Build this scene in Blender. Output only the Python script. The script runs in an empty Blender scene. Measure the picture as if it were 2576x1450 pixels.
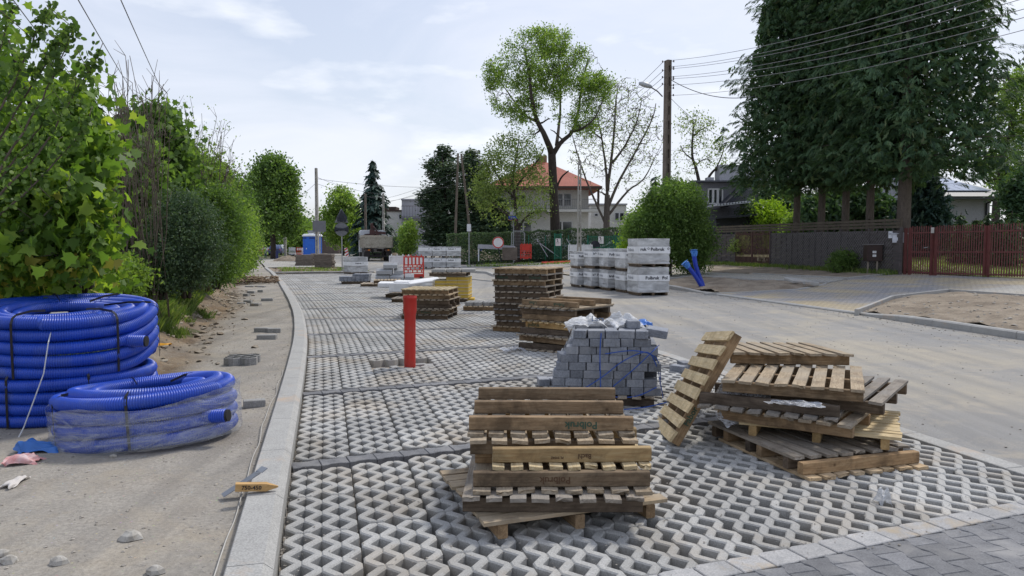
import bpy, math, random
import numpy as np
from mathutils import Vector, Matrix, noise, Euler

# ------------------------------------------------------------ scene, camera, sky, sun
sc = bpy.context.scene
R = math.radians
PITCH = R(3.4)
cam_d = bpy.data.cameras.new('camera'); cam = bpy.data.objects.new('camera', cam_d)
sc.collection.objects.link(cam); sc.camera = cam
cam.location = (0, 0, 1.6); cam.rotation_euler = (R(90) - PITCH, 0, 0)
cam_d.sensor_width = 36; cam_d.lens = 36 * 1900 / 2576; cam_d.clip_start = .05; cam_d.clip_end = 3000
sc.view_settings.view_transform = 'Standard'; sc.view_settings.look = 'None'
sc.view_settings.exposure = 0.52; sc.view_settings.gamma = 1
SUN_EL, SUN_AZ = R(52), R(38)            # azimuth measured from +Y towards +X
W = bpy.data.worlds.new("World"); sc.world = W; W.use_nodes = True
def build_world():
    nt = W.node_tree; N = nt.nodes; Lk = nt.links; N.clear()
    out = N.new('ShaderNodeOutputWorld'); bg = N.new('ShaderNodeBackground')
    sky = N.new('ShaderNodeTexSky'); sky.sky_type = 'NISHITA'; sky.sun_disc = False
    sky.sun_elevation = SUN_EL; sky.sun_rotation = SUN_AZ
    sky.air_density = 1.0; sky.dust_density = 2.0; sky.ozone_density = 1.5
    tc = N.new('ShaderNodeTexCoord')
    mp = N.new('ShaderNodeMapping'); mp.inputs['Scale'].default_value = (1, 1, 3.2); mp.inputs['Location'].default_value = (.35, .1, .2)
    Lk.new(tc.outputs['Generated'], mp.inputs['Vector'])
    n1 = N.new('ShaderNodeTexNoise'); n1.inputs['Scale'].default_value = 2.6; n1.inputs['Detail'].default_value = 8; n1.inputs['Roughness'].default_value = .55
    n1.inputs['Distortion'].default_value = .6
    Lk.new(mp.outputs[0], n1.inputs['Vector'])
    cr = N.new('ShaderNodeValToRGB'); cr.color_ramp.elements[0].position = .36; cr.color_ramp.elements[1].position = .64
    cr.color_ramp.elements[0].color = (.58, .58, .58, 1); cr.color_ramp.elements[1].color = (1, 1, 1, 1)
    Lk.new(n1.outputs['Fac'], cr.inputs[0])
    sep = N.new('ShaderNodeSeparateXYZ'); Lk.new(tc.outputs['Generated'], sep.inputs[0])
    hr = N.new('ShaderNodeMapRange'); hr.inputs['From Min'].default_value = 0; hr.inputs['From Max'].default_value = .55
    hr.inputs['To Min'].default_value = 0; hr.inputs['To Max'].default_value = 1
    Lk.new(sep.outputs['Z'], hr.inputs['Value'])
    cc = N.new('ShaderNodeMix'); cc.data_type = 'RGBA'         # cloud veil: warm white near the horizon, cooler above
    cc.inputs['A'].default_value = (7.5, 7.8, 8.45, 1); cc.inputs['B'].default_value = (5.75, 6.35, 7.95, 1)
    Lk.new(hr.outputs[0], cc.inputs['Factor'])
    mx = N.new('ShaderNodeMix'); mx.data_type = 'RGBA'
    Lk.new(cr.outputs[0], mx.inputs['Factor']); Lk.new(sky.outputs[0], mx.inputs['A']); Lk.new(cc.outputs['Result'], mx.inputs['B'])
    # small bright cumulus flecks
    n2 = N.new('ShaderNodeTexNoise'); n2.inputs['Scale'].default_value = 7; n2.inputs['Detail'].default_value = 6
    Lk.new(mp.outputs[0], n2.inputs['Vector'])
    c2 = N.new('ShaderNodeValToRGB'); c2.color_ramp.elements[0].position = .54; c2.color_ramp.elements[1].position = .74
    c2.color_ramp.elements[1].color = (.5, .5, .5, 1)
    Lk.new(n2.outputs['Fac'], c2.inputs[0])
    m2 = N.new('ShaderNodeMix'); m2.data_type = 'RGBA'; m2.inputs['B'].default_value = (9.8, 9.9, 10.0, 1)
    Lk.new(c2.outputs[0], m2.inputs['Factor']); Lk.new(mx.outputs['Result'], m2.inputs['A'])
    Lk.new(m2.outputs['Result'], bg.inputs['Color']); bg.inputs['Strength'].default_value = .088
    Lk.new(bg.outputs[0], out.inputs['Surface'])
build_world()
sun_d = bpy.data.lights.new('sun', 'SUN'); sun = bpy.data.objects.new('sun', sun_d); sc.collection.objects.link(sun)
sun_d.energy = 1.95; sun_d.angle = R(9); sun_d.color = (1, .95, .87)
_sd = Vector((math.sin(SUN_AZ) * math.cos(SUN_EL), math.cos(SUN_AZ) * math.cos(SUN_EL), math.sin(SUN_EL)))
sun.rotation_euler = _sd.to_track_quat('Z', 'Y').to_euler()

# ------------------------------------------------------------ geometry helpers
C = sc.collection
F = 1900.0
def ray(x, y):
    u = (x - 1288) / F; v = -(y - 724.5) / F
    return u, math.cos(PITCH) + v * math.sin(PITCH), -math.sin(PITCH) + v * math.cos(PITCH)
def G(x, y, z=0.0):
    a, b, c = ray(x, y); t = (z - 1.6) / c
    return Vector((a * t, b * t, z))
def A(x, y, Y):
    a, b, c = ray(x, y); t = Y / b
    return Vector((a * t, Y, 1.6 + c * t))
RA = R(15); RS, RC = math.sin(RA), math.cos(RA)
def XY(s, d): return (-s * RS + d * RC, s * RC + d * RS)
def SD(x, y): return (-x * RS + y * RC, x * RC + y * RS)
KT = [(-30, -.3), (-2, -.2), (3.7, -.19), (6, -.14), (9, -.08), (12.6, -.04), (16.7, -.13), (21.3, -.37), (30.7, -.97), (41.5, -1.8), (49, -2.5), (73, -4.4), (120, -8), (900, -60)]
_ks = np.array([k[0] for k in KT]); _kd = np.array([k[1] for k in KT])
_fs = np.linspace(-30, 900, 9301); _fd = np.convolve(np.pad(np.interp(_fs, _ks, _kd), 15, 'edge'), np.ones(31) / 31, 'valid')
def kd(s): return float(np.interp(s, _fs, _fd))
def sm(a, b, x):
    t = min(1, max(0, (x - a) / (b - a))); return t * t * (3 - 2 * t)
def nz(x, y, z=0, f=1.0): return noise.noise(Vector((x * f, y * f, z)))
def farkerb(s): return float(np.interp(s, [-10, 9.8, 14.4, 21.5, 60, 900], [11.3, 11.45, 11.95, 12.2, 12.6, 14]))
def zr(x, y):                      # terrain right of the road: rises gently towards the gardens
    s, d = SD(x, y); e = d - farkerb(s)
    return .03 + .043 * min(max(e, 0), 11)
def zl(x, y):                      # terrain left of the kerb: footpath bed, then an eroded bank
    s, d = SD(x, y); e = kd(s) - .22 - d
    eb = 3.0 - 1.5 * sm(6.5, 10, s) + .25 * nz(s, 3, 0, .8)
    h = .055 + .02 * nz(x, y, 0, .9) + .34 * sm(eb, eb + .75, e) + .5 * sm(eb + 1, eb + 8, e)
    b = sm(eb - .35, eb + .2, e) * (1 - .6 * sm(eb + 1, eb + 2, e))
    h += b * (.07 * nz(x, y, 1, 2.3) + .045 * nz(x, y, 5, 6.))
    h += .006 * nz(x, y, 2, 7)
    return h
def GR(px, py, z0=.3):
    z = z0
    for _ in range(12):
        p = G(px, py, z); z = zr(p.x, p.y)
    return G(px, py, z)
def GL(px, py):
    z = .06
    for _ in range(8):
        p = G(px, py, z); z = .5 * z + .5 * zl(p.x, p.y)
    return G(px, py, z)

def mesh_obj(name, verts, faces, m, parent=None, smooth=False, mats=None, mi=None):
    me = bpy.data.meshes.new(name); me.from_pydata([tuple(v) for v in verts], [], faces); me.update()
    for mm in (mats or [m]): me.materials.append(mm)
    if mi is not None: me.polygons.foreach_set('material_index', mi)
    if smooth: me.polygons.foreach_set('use_smooth', [True] * len(me.polygons))
    o = bpy.data.objects.new(name, me); C.objects.link(o)
    if parent: o.parent = parent
    return o
def np_obj(name, V, polys_n, mat, parent=None, smooth=False, col=None):
    """V: (faces, n, 3) separate polygons."""
    nf, n = V.shape[0], V.shape[1]
    me = bpy.data.meshes.new(name); me.vertices.add(nf * n); me.vertices.foreach_set('co', V.reshape(-1).astype(np.float32))
    me.loops.add(nf * n); me.loops.foreach_set('vertex_index', np.arange(nf * n, dtype=np.int32))
    me.polygons.add(nf); me.polygons.foreach_set('loop_start', np.arange(0, nf * n, n, dtype=np.int32))
    me.polygons.foreach_set('loop_total', np.full(nf, n, dtype=np.int32))
    if col is not None:
        at = me.attributes.new('rnd', 'FLOAT', 'FACE'); at.data.foreach_set('value', col.astype(np.float32))
    me.update(calc_edges=True); me.materials.append(mat)
    o = bpy.data.objects.new(name, me); C.objects.link(o)
    if parent: o.parent = parent
    return o

class MB:
    """collects boxes, prisms and tubes; build() links them as ONE mesh"""
    def __init__(s): s.v = []; s.f = []; s.mi = []; s.cur = 0
    def add(s, vs, fs):
        b = len(s.v); s.v += [tuple(v) for v in vs]; s.f += [[b + i for i in f] for f in fs]; s.mi += [s.cur] * len(fs); return s
    def box(s, c, size, rz=0, M=None, bev=0):
        x, y, z = [q / 2 for q in size]
        if bev:
            b = bev; P = []
            for sx in (-1, 1):
                for sy in (-1, 1):
                    for sz in (-1, 1):
                        P += [Vector((sx * (x - b), sy * (y - b), sz * z)), Vector((sx * (x - b), sy * y, sz * (z - b))), Vector((sx * x, sy * (y - b), sz * (z - b)))]
            idx = lambda a, b_, c_, k: ((a > 0) * 4 + (b_ > 0) * 2 + (c_ > 0)) * 3 + k
            fs = []
            for sz in (-1, 1):
                q = [idx(-1, -1, sz, 0), idx(1, -1, sz, 0), idx(1, 1, sz, 0), idx(-1, 1, sz, 0)]; fs.append(q if sz > 0 else q[::-1])
            for sy in (-1, 1):
                q = [idx(-1, sy, -1, 1), idx(1, sy, -1, 1), idx(1, sy, 1, 1), idx(-1, sy, 1, 1)]; fs.append(q if sy < 0 else q[::-1])
            for sx in (-1, 1):
                q = [idx(sx, -1, -1, 2), idx(sx, 1, -1, 2), idx(sx, 1, 1, 2), idx(sx, -1, 1, 2)]; fs.append(q if sx > 0 else q[::-1])
            for sy in (-1, 1):
                for sz in (-1, 1): fs.append([idx(-1, sy, sz, 0), idx(1, sy, sz, 0), idx(1, sy, sz, 1), idx(-1, sy, sz, 1)])
            for sx in (-1, 1):
                for sz in (-1, 1): fs.append([idx(sx, -1, sz, 0), idx(sx, 1, sz, 0), idx(sx, 1, sz, 2), idx(sx, -1, sz, 2)])
            for sx in (-1, 1):
                for sy in (-1, 1): fs.append([idx(sx, sy, -1, 1), idx(sx, sy, 1, 1), idx(sx, sy, 1, 2), idx(sx, sy, -1, 2)])
            for sx in (-1, 1):
                for sy in (-1, 1):
                    for sz in (-1, 1): fs.append([idx(sx, sy, sz, 0), idx(sx, sy, sz, 1), idx(sx, sy, sz, 2)])
        else:
            P = [Vector((sx * x, sy * y, sz * z)) for sx in (-1, 1) for sy in (-1, 1) for sz in (-1, 1)]
            fs = [[0, 1, 3, 2], [4, 6, 7, 5], [0, 4, 5, 1], [2, 3, 7, 6], [0, 2, 6, 4], [1, 5, 7, 3]]
        T = Matrix.Translation(Vector(c)) @ (M if M is not None else Matrix.Rotation(rz, 4, 'Z'))
        return s.add([T @ p for p in P], fs)
    def bar(s, a, b, w, h=None, up=(0, 0, 1), bev=0):
        a = Vector(a); b = Vector(b); h = h or w; d = (b - a); L = d.length
        if L < 1e-6: return s
        x = d / L; upv = Vector(up)
        if abs(x.dot(upv)) > .99: upv = Vector((1, 0, 0))
        y = upv.cross(x).normalized(); z = x.cross(y)
        M = Matrix((x, y, z)).transposed().to_4x4()
        return s.box((a + b) / 2, (L, w, h), M=M, bev=bev)
    def tube(s, pts, r, n=8, cap=True, r_end=None):
        pts = [Vector(p) for p in pts]; m = len(pts); vs = []; fs = []
        rs = r if isinstance(r, (list, tuple)) else [r + ((r_end - r) * i / (m - 1) if r_end is not None else 0) for i in range(m)]
        t0 = (pts[1] - pts[0]).normalized(); nrm = t0.orthogonal().normalized()
        for i, p in enumerate(pts):
            t = (pts[min(i + 1, m - 1)] - pts[max(i - 1, 0)]).normalized()
            nrm = (nrm - t * nrm.dot(t)).normalized(); bn = t.cross(nrm)
            for k in range(n):
                a = 2 * math.pi * k / n; vs.append(p + (nrm * math.cos(a) + bn * math.sin(a)) * rs[i])
        for i in range(m - 1):
            for k in range(n):
                k2 = (k + 1) % n; fs.append([i * n + k, i * n + k2, (i + 1) * n + k2, (i + 1) * n + k])
        if cap: fs.append(list(range(n))[::-1]); fs.append([(m - 1) * n + k for k in range(n)])
        return s.add(vs, fs)
    def cyl(s, c, r, h, n=16, r2=None):
        c = Vector(c); return s.tube([c, c + Vector((0, 0, h))], [r, r if r2 is None else r2], n)
    def prism(s, poly, z0, z1, zf=None):
        """poly: list of (x,y); ngon top & bottom"""
        n = len(poly); ar = sum(poly[i][0] * poly[(i + 1) % n][1] - poly[(i + 1) % n][0] * poly[i][1] for i in range(n))
        if ar < 0: poly = poly[::-1]
        a0 = [(x, y, (zf(x, y) if zf else 0) + z0) for x, y in poly]; a1 = [(x, y, (zf(x, y) if zf else 0) + z1) for x, y in poly]
        fs = [list(range(n))[::-1], [n + i for i in range(n)]] + [[i, (i + 1) % n, n + (i + 1) % n, n + i] for i in range(n)]
        return s.add(a0 + a1, fs)
    def loft(s, rings, cap=True, closed=True):
        n = len(rings[0]); vs = [p for r in rings for p in r]; fs = []
        for i in range(len(rings) - 1):
            for k in range(n if closed else n - 1):
                k2 = (k + 1) % n; fs.append([i * n + k, i * n + k2, (i + 1) * n + k2, (i + 1) * n + k])
        if cap: fs.append(list(range(n))[::-1]); fs.append([(len(rings) - 1) * n + k for k in range(n)])
        return s.add(vs, fs)
    def build(s, name, m, parent=None, smooth=False):
        mats = m if isinstance(m, (list, tuple)) else [m]
        return mesh_obj(name, s.v, s.f, None, parent, smooth, mats=mats, mi=s.mi)
def tag(o, label=None, cat=None, group=None, kind=None):
    if label: o['label'] = label
    if cat: o['category'] = cat
    if group: o['group'] = group
    if kind: o['kind'] = kind
    return o
def empty(name, loc=(0, 0, 0), rz=0, label=None, cat=None, group=None):
    o = bpy.data.objects.new(name, None); o.empty_display_size = .1; C.objects.link(o); o.location = loc; o.rotation_euler = (0, 0, rz)
    return tag(o, label, cat, group)
def dup(root, loc, rot=(0, 0, 0), label=None, group=None, scale=None):
    r = root.copy(); C.objects.link(r); r.location = loc; r.rotation_euler = rot
    if scale: r.scale = scale
    if label: r['label'] = label
    if group: r['group'] = group
    for ch in list(root.children):
        c = ch.copy(); C.objects.link(c); c.parent = r
        for g in list(ch.children):
            e = g.copy(); C.objects.link(e); e.parent = c
    return r
def smooth_by(o, ang=40):
    o.data.polygons.foreach_set('use_smooth', [True] * len(o.data.polygons))
    try: o.data.set_sharp_from_angle(angle=R(ang))
    except Exception: pass
def text_mesh(name, body, size, m, parent=None, loc=(0, 0, 0), rot=(0, 0, 0), depth=.001, align='LEFT', sx=1, bold=.018):
    cu = bpy.data.curves.new(name, 'FONT'); cu.body = body; cu.size = size; cu.extrude = depth; cu.align_x = align; cu.align_y = 'CENTER'
    cu.resolution_u = 2; cu.offset = bold * size
    t = bpy.data.objects.new('tmp_' + name, cu); C.objects.link(t)
    dg = bpy.context.evaluated_depsgraph_get(); dg.update()
    me = bpy.data.meshes.new_from_object(t.evaluated_get(dg)); bpy.data.objects.remove(t, do_unlink=True)
    me.materials.clear(); me.materials.append(m)
    o = bpy.data.objects.new(name, me); C.objects.link(o); o.location = loc; o.rotation_euler = rot; o.scale = (sx, 1, 1)
    if parent: o.parent = parent
    return o

# ------------------------------------------------------------ materials
def _nodes(name):
    m = bpy.data.materials.new(name); m.use_nodes = True; nt = m.node_tree
    return m, nt, nt.nodes, nt.links, nt.nodes['Principled BSDF']
def _coord(N, L, kind='Object', scale=(1, 1, 1), rnd=False):
    tc = N.new('ShaderNodeTexCoord'); mp = N.new('ShaderNodeMapping'); mp.inputs['Scale'].default_value = scale
    if kind == 'World':
        g = N.new('ShaderNodeNewGeometry'); L.new(g.outputs['Position'], mp.inputs['Vector'])
    else: L.new(tc.outputs[kind], mp.inputs['Vector'])
    if rnd:
        oi = N.new('ShaderNodeObjectInfo'); mu = N.new('ShaderNodeMath'); mu.operation = 'MULTIPLY'; mu.inputs[1].default_value = 37
        L.new(oi.outputs['Random'], mu.inputs[0]); L.new(mu.outputs[0], mp.inputs['Location'])
    return mp.outputs[0]
def _noise(N, L, vec, scale, detail=4, rough=.6, dist=0):
    n = N.new('ShaderNodeTexNoise'); n.inputs['Scale'].default_value = scale; n.inputs['Detail'].default_value = detail
    n.inputs['Roughness'].default_value = rough; n.inputs['Distortion'].default_value = dist
    L.new(vec, n.inputs['Vector']); return n.outputs['Fac']
def _ramp(N, L, fac, stops):
    r = N.new('ShaderNodeValToRGB'); e = r.color_ramp.elements
    while len(e) < len(stops): e.new(.5)
    for i, (p, c) in enumerate(stops):
        e[i].position = p; e[i].color = (*c, 1) if len(c) == 3 else c
    L.new(fac, r.inputs[0]); return r.outputs[0]
def _mix(N, L, fac, a, b, mode='MIX'):
    m = N.new('ShaderNodeMix'); m.data_type = 'RGBA'; m.blend_type = mode
    for k, v in (('Factor', fac), ('A', a), ('B', b)):
        if isinstance(v, (int, float)): m.inputs[k].default_value = v if k == 'Factor' else (v, v, v, 1)
        elif isinstance(v, tuple): m.inputs[k].default_value = (*v, 1)
        else: L.new(v, m.inputs[k])
    return m.outputs['Result']
def _bump(N, L, h, strength, dist=.01):
    b = N.new('ShaderNodeBump'); b.inputs['Strength'].default_value = strength; b.inputs['Distance'].default_value = dist
    L.new(h, b.inputs['Height']); return b.outputs[0]
def mk(name, c1, c2=None, scale=8, rough=.8, fine=None, bump=.3, bdist=.004, coord='Object', c3=None, s3=1.2, p3=(.5, .65), var=0, metal=0, spec=.3, attr=False, sc3=(1, 1, 1)):
    m, nt, N, L, P = _nodes(name)
    v = _coord(N, L, coord, sc3, rnd=(coord == 'Object'))
    c2 = c2 or tuple(q * .8 for q in c1)
    col = _ramp(N, L, _noise(N, L, v, scale, 5), [(.3, c2), (.7, c1)])
    if fine:
        f = _noise(N, L, v, fine, 3); col = _mix(N, L, .65, col, _ramp(N, L, f, [(.3, (.55, .55, .55)), (.7, (1.25, 1.25, 1.25))]), 'MULTIPLY')
    if c3: col = _mix(N, L, _ramp(N, L, _noise(N, L, v, s3, 6, .65, .3), [(p3[0], (0, 0, 0)), (p3[1], (1, 1, 1))]), col, c3)
    if attr:
        a = N.new('ShaderNodeAttribute'); a.attribute_name = 'rnd'; col = _mix(N, L, 1.0, col, _ramp(N, L, a.outputs['Fac'], [(0, (1 - attr,) * 3), (1, (1 + attr,) * 3)]), 'MULTIPLY')
    if var:
        oi = N.new('ShaderNodeObjectInfo'); col = _mix(N, L, 1.0, col, _ramp(N, L, oi.outputs['Random'], [(0, (1 - var,) * 3), (1, (1 + var,) * 3)]), 'MULTIPLY')
    L.new(col, P.inputs['Base Color']); P.inputs['Roughness'].default_value = rough; P.inputs['Metallic'].default_value = metal
    P.inputs['Specular IOR Level'].default_value = spec
    if bump: L.new(_bump(N, L, _noise(N, L, v, fine or scale * 4, 4), bump, bdist), P.inputs['Normal'])
    return m
def plain(name, c, rough=.6, metal=0, spec=.4, var=0):
    return mk(name, c, tuple(q * .82 for q in c), scale=5, rough=rough, metal=metal, spec=spec, bump=0, var=var)
def wood(name, axis, c1, c2, c3, dark=.5, grey=None):
    """axis 'X' or 'Y' = grain direction"""
    m, nt, N, L, P = _nodes(name)
    scl = (1.3, 16, 16) if axis == 'X' else (16, 1.3, 16)
    v = _coord(N, L, 'Object', scl, rnd=True)
    g = _noise(N, L, v, 3.2, 6, .6, 1.2)
    col = _ramp(N, L, g, [(.25, c2), (.5, c1), (.75, c3)])
    v2 = _coord(N, L, 'Object', (3, 3, 3), rnd=True)
    st = _noise(N, L, v2, 1.6, 7, .7, .4)
    col = _mix(N, L, _ramp(N, L, st, [(.44, (0, 0, 0)), (.64, (dark,) * 3)]), col, (.045, .032, .022))
    if grey: col = _mix(N, L, _ramp(N, L, _noise(N, L, v2, .9, 4), [(.44, (0, 0, 0)), (.62, (.6,) * 3)]), col, grey)
    vk = _coord(N, L, 'Object', (1, 1, 1), rnd=True)
    vo = N.new('ShaderNodeTexVoronoi'); vo.inputs['Scale'].default_value = 5.5; L.new(vk, vo.inputs['Vector'])
    col = _mix(N, L, _ramp(N, L, vo.outputs['Distance'], [(.02, (.8,) * 3), (.09, (0, 0, 0))]), col, (.06, .035, .02))
    oi = N.new('ShaderNodeObjectInfo'); col = _mix(N, L, 1.0, col, _ramp(N, L, oi.outputs['Random'], [(0, (.66, .68, .72)), (.5, (1, .98, .95)), (1, (1.3, 1.2, 1.05))]), 'MULTIPLY')
    L.new(col, P.inputs['Base Color']); P.inputs['Roughness'].default_value = .85; P.inputs['Specular IOR Level'].default_value = .2
    L.new(_bump(N, L, g, .5, .004), P.inputs['Normal'])
    return m
def leafmat(name, stops, trans=.35, rough=.5, attr='rnd'):
    m, nt, N, L, P = _nodes(name)
    a = N.new('ShaderNodeAttribute'); a.attribute_name = attr
    col = _ramp(N, L, a.outputs['Fac'], stops)
    v = _coord(N, L, 'Object', (1, 1, 1))
    col = _mix(N, L, .5, col, _ramp(N, L, _noise(N, L, v, .9, 3), [(.35, (.6, .6, .6)), (.65, (1.25, 1.25, 1.25))]), 'MULTIPLY')
    L.new(col, P.inputs['Base Color']); P.inputs['Roughness'].default_value = rough; P.inputs['Specular IOR Level'].default_value = .25
    out = N['Material Output']; tr = N.new('ShaderNodeBsdfTranslucent'); ms = N.new('ShaderNodeMixShader'); ms.inputs[0].default_value = trans
    c2 = _mix(N, L, 1.0, col, (1.5, 1.6, .7), 'MULTIPLY'); L.new(c2, tr.inputs['Color'])
    L.new(P.outputs[0], ms.inputs[1]); L.new(tr.outputs[0], ms.inputs[2]); L.new(ms.outputs[0], out.inputs['Surface'])
    return m
rng = random.Random(7)
# ------------------------------------------------------------ ground materials
def ground_mat(name, stops, coord='World', s1=.6, fine=60, bump=.5, attr=None, brick=None, tracks=None):
    """stops: colours from low to high of the broad noise"""
    m, nt, N, L, P = _nodes(name)
    v = _coord(N, L, coord, (1, 1, 1))
    n = len(stops); col = _ramp(N, L, _noise(N, L, v, s1, 8, .62, .5), [(.3 + .4 * i / (n - 1), c) for i, c in enumerate(stops)])
    f = _noise(N, L, v, fine, 4, .7); col = _mix(N, L, .8, col, _ramp(N, L, f, [(.3, (.62,) * 3), (.7, (1.2,) * 3)]), 'MULTIPLY')
    if attr:
        a = N.new('ShaderNodeAttribute'); a.attribute_name = 'bank'
        c2 = _ramp(N, L, _noise(N, L, v, 2.3, 8, .7, .4), [(.3, attr[0]), (.5, attr[1]), (.68, attr[2])])
        c2 = _mix(N, L, .7, c2, _ramp(N, L, f, [(.3, (.55,) * 3), (.7, (1.2,) * 3)]), 'MULTIPLY')
        ad = N.new('ShaderNodeMath'); ad.operation = 'MULTIPLY_ADD'; ad.inputs[1].default_value = .9; L.new(_noise(N, L, v, 3, 5), ad.inputs[0])
        ad.inputs[2].default_value = -.45
        a2 = N.new('ShaderNodeMath'); a2.operation = 'ADD'; a2.use_clamp = True; L.new(a.outputs['Fac'], a2.inputs[0]); L.new(ad.outputs[0], a2.inputs[1])
        col = _mix(N, L, a2.outputs[0], col, c2)
    if tracks:      # tyre tracks: long streaks along the road direction
        vt = N.new('ShaderNodeMapping'); vt.inputs['Rotation'].default_value = (0, 0, -RA); vt.inputs['Scale'].default_value = (1.6, .06, 1); L.new(v, vt.inputs['Vector'])
        col = _mix(N, L, _ramp(N, L, _noise(N, L, vt.outputs[0], 1.5, 5, .6, .6), [(.42, (0, 0, 0)), (.68, (tracks[0],) * 3)]), col, tracks[1])
        col = _mix(N, L, _ramp(N, L, _noise(N, L, v, 1.7, 7, .7, .8), [(.5, (0, 0, 0)), (.72, (tracks[0] * .8,) * 3)]), col, tracks[2])
    hgt = f
    if brick:
        bt = N.new('ShaderNodeTexBrick'); bt.inputs['Scale'].default_value = 1; bt.inputs['Brick Width'].default_value = brick[0]; bt.inputs['Row Height'].default_value = brick[1]
        bt.inputs['Mortar Size'].default_value = .006; bt.inputs['Color1'].default_value = (*brick[2], 1); bt.inputs['Color2'].default_value = (*brick[3], 1); bt.inputs['Mortar'].default_value = (.3, .3, .3, 1)
        vm = N.new('ShaderNodeMapping'); vm.inputs['Rotation'].default_value = (0, 0, -RA); L.new(v, vm.inputs['Vector']); L.new(vm.outputs[0], bt.inputs['Vector'])
        col = _mix(N, L, 1.0, col, bt.outputs['Color'], 'MULTIPLY')
    vo = N.new('ShaderNodeTexVoronoi'); vo.inputs['Scale'].default_value = fine * .5; L.new(v, vo.inputs['Vector'])
    col = _mix(N, L, _ramp(N, L, vo.outputs['Distance'], [(.06, (.35,) * 3), (.14, (0, 0, 0))]), col, _mix(N, L, .5, vo.outputs['Color'], (.35, .32, .28)))
    L.new(col, P.inputs['Base Color']); P.inputs['Roughness'].default_value = .92; P.inputs['Specular IOR Level'].default_value = .2
    L.new(_bump(N, L, hgt, bump, .012), P.inputs['Normal'])
    return m
M_path = ground_mat('sandy_dirt', [(.23, .213, .188), (.30, .278, .245), (.345, .317, .275), (.38, .33, .26)], s1=.9, fine=38, tracks=(.72, (.19, .175, .155), (.36, .31, .235)),
                    attr=[(.10, .068, .042), (.19, .135, .085), (.30, .225, .14)], bump=.8)
M_humus = ground_mat('garden_soil', [(.05, .05, .025), (.09, .085, .045), (.07, .10, .035)], fine=20)
M_lawn = ground_mat('lawn_soil', [(.20, .21, .09), (.27, .25, .13), (.22, .23, .10)], fine=30)
M_bed = ground_mat('gravel_bed', [(.26, .22, .18), (.38, .33, .27)], fine=90, bump=1)
M_asph = ground_mat('dusty_asphalt', [(.255, .252, .248), (.28, .275, .265), (.305, .293, .272), (.36, .33, .275), (.39, .35, .285)], s1=.28, fine=110, bump=.35, tracks=(.75, (.205, .20, .192), (.41, .36, .28)))
M_dirt = ground_mat('dug_dirt', [(.15, .12, .09), (.25, .205, .155), (.33, .28, .215)], s1=1.4, fine=25, bump=1)
M_pave = ground_mat('sandy_block_paving', [(.25, .255, .27), (.32, .31, .30), (.42, .36, .255), (.46, .39, .26)], s1=.42, fine=70, bump=.2, brick=(.2, .1, (.9, .9, .92), (1.08, 1.06, 1.03)))
M_walk = ground_mat('pale_paving', [(.34, .33, .31), (.40, .385, .35), (.42, .38, .31)], s1=.5, fine=60, bump=.15, brick=(.2, .1, (.95, .95, .95), (1.03, 1.03, 1.03)))
M_kerb = mk('kerb_concrete', (.40, .395, .375), (.33, .325, .31), scale=5, fine=90, rough=.85, bump=.3, bdist=.003, coord='World', c3=(.42, .33, .25), s3=2.2, p3=(.56, .72))
M_slab = mk('grid_slab_concrete', (.415, .41, .392), (.345, .342, .328), scale=6, fine=120, rough=.85, bump=.35, bdist=.002, coord='World', attr=.17, c3=(.33, .285, .225), s3=1.1, p3=(.48, .72))
M_dark = mk('dark_block_concrete', (.19, .192, .20), (.13, .132, .14), scale=9, fine=120, rough=.8, bump=.35, bdist=.002, coord='World', attr=.2, c3=(.24, .235, .23), s3=2.5, p3=(.5, .7))
M_lblk = mk('dusty_block_concrete', (.42, .41, .40), (.30, .30, .30), scale=9, fine=100, rough=.85, bump=.4, bdist=.002, coord='World', attr=.1, c3=(.38, .31, .22), s3=3, p3=(.55, .7))

# ------------------------------------------------------------ the ground sheet
def ground_sheet():
    S = [-25, -10, -4] + [i * 2. for i in range(-1, 30)] + [62, 68, 76, 86, 100, 120, 150, 200, 280, 400, 600, 900]
    Lc = [-700, -350, -160, -80, -40, -22, -14, -10, -7, -5, -3.5, -2.5, -1.6, -.8, -.25]
    Rc = [0, 1.5, 3, 5, 7, 9, 11, 14, 20, 30, 50, 90, 160, 350, 700]
    vs = []; fs = []
    for s in S:
        k = kd(s); fk = farkerb(s)
        row = []
        for c in Lc: x, y = XY(s, k + c); row.append((x, y, zl(x, y) - .1))
        row.append((*XY(s, k - .2), -.22)); row.append((*XY(s, fk + .05), -.22))
        for c in Rc: x, y = XY(s, fk + .06 + c); row.append((x, y, zr(x, y) - .08))
        vs += row
    n = len(Lc) + 2 + len(Rc)
    for i in range(len(S) - 1):
        for j in range(n - 1):
            a = i * n + j; fs.append([a, a + 1, a + n + 1, a + n])
    tag(mesh_obj('ground', vs, fs, M_humus), kind='structure')
ground_sheet()

def left_terrain():
    ss = list(np.arange(1.5, 16, .09)) + list(np.arange(16, 30, .16)) + list(np.arange(30, 75, .4))
    ee = list(np.arange(0, 6.4, .075)) + [6.6, 7, 7.6, 8.5, 10, 12, 15, 20]
    vs = []; bk = []
    for s in ss:
        k = kd(s) - .2
        eb = 3.0 - 1.5 * sm(6.5, 10, s) + .25 * nz(s, 3, 0, .8)
        for e in ee:
            x, y = XY(s, k - e); z = zl(x, y)
            vs.append((x, y, z)); bk.append(sm(eb - .5, eb + .1, e) * (1 - 0 * e))
    n = len(ee); fs = [[i * n + j, (i + 1) * n + j, (i + 1) * n + j + 1, i * n + j + 1][::-1] for i in range(len(ss) - 1) for j in range(n - 1)]
    o = mesh_obj('dirt_path', vs, fs, M_path, smooth=True)
    at = o.data.attributes.new('bank', 'FLOAT', 'POINT'); at.data.foreach_set('value', np.array(bk, dtype=np.float32))
    tag(o, kind='structure')
left_terrain()

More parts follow.
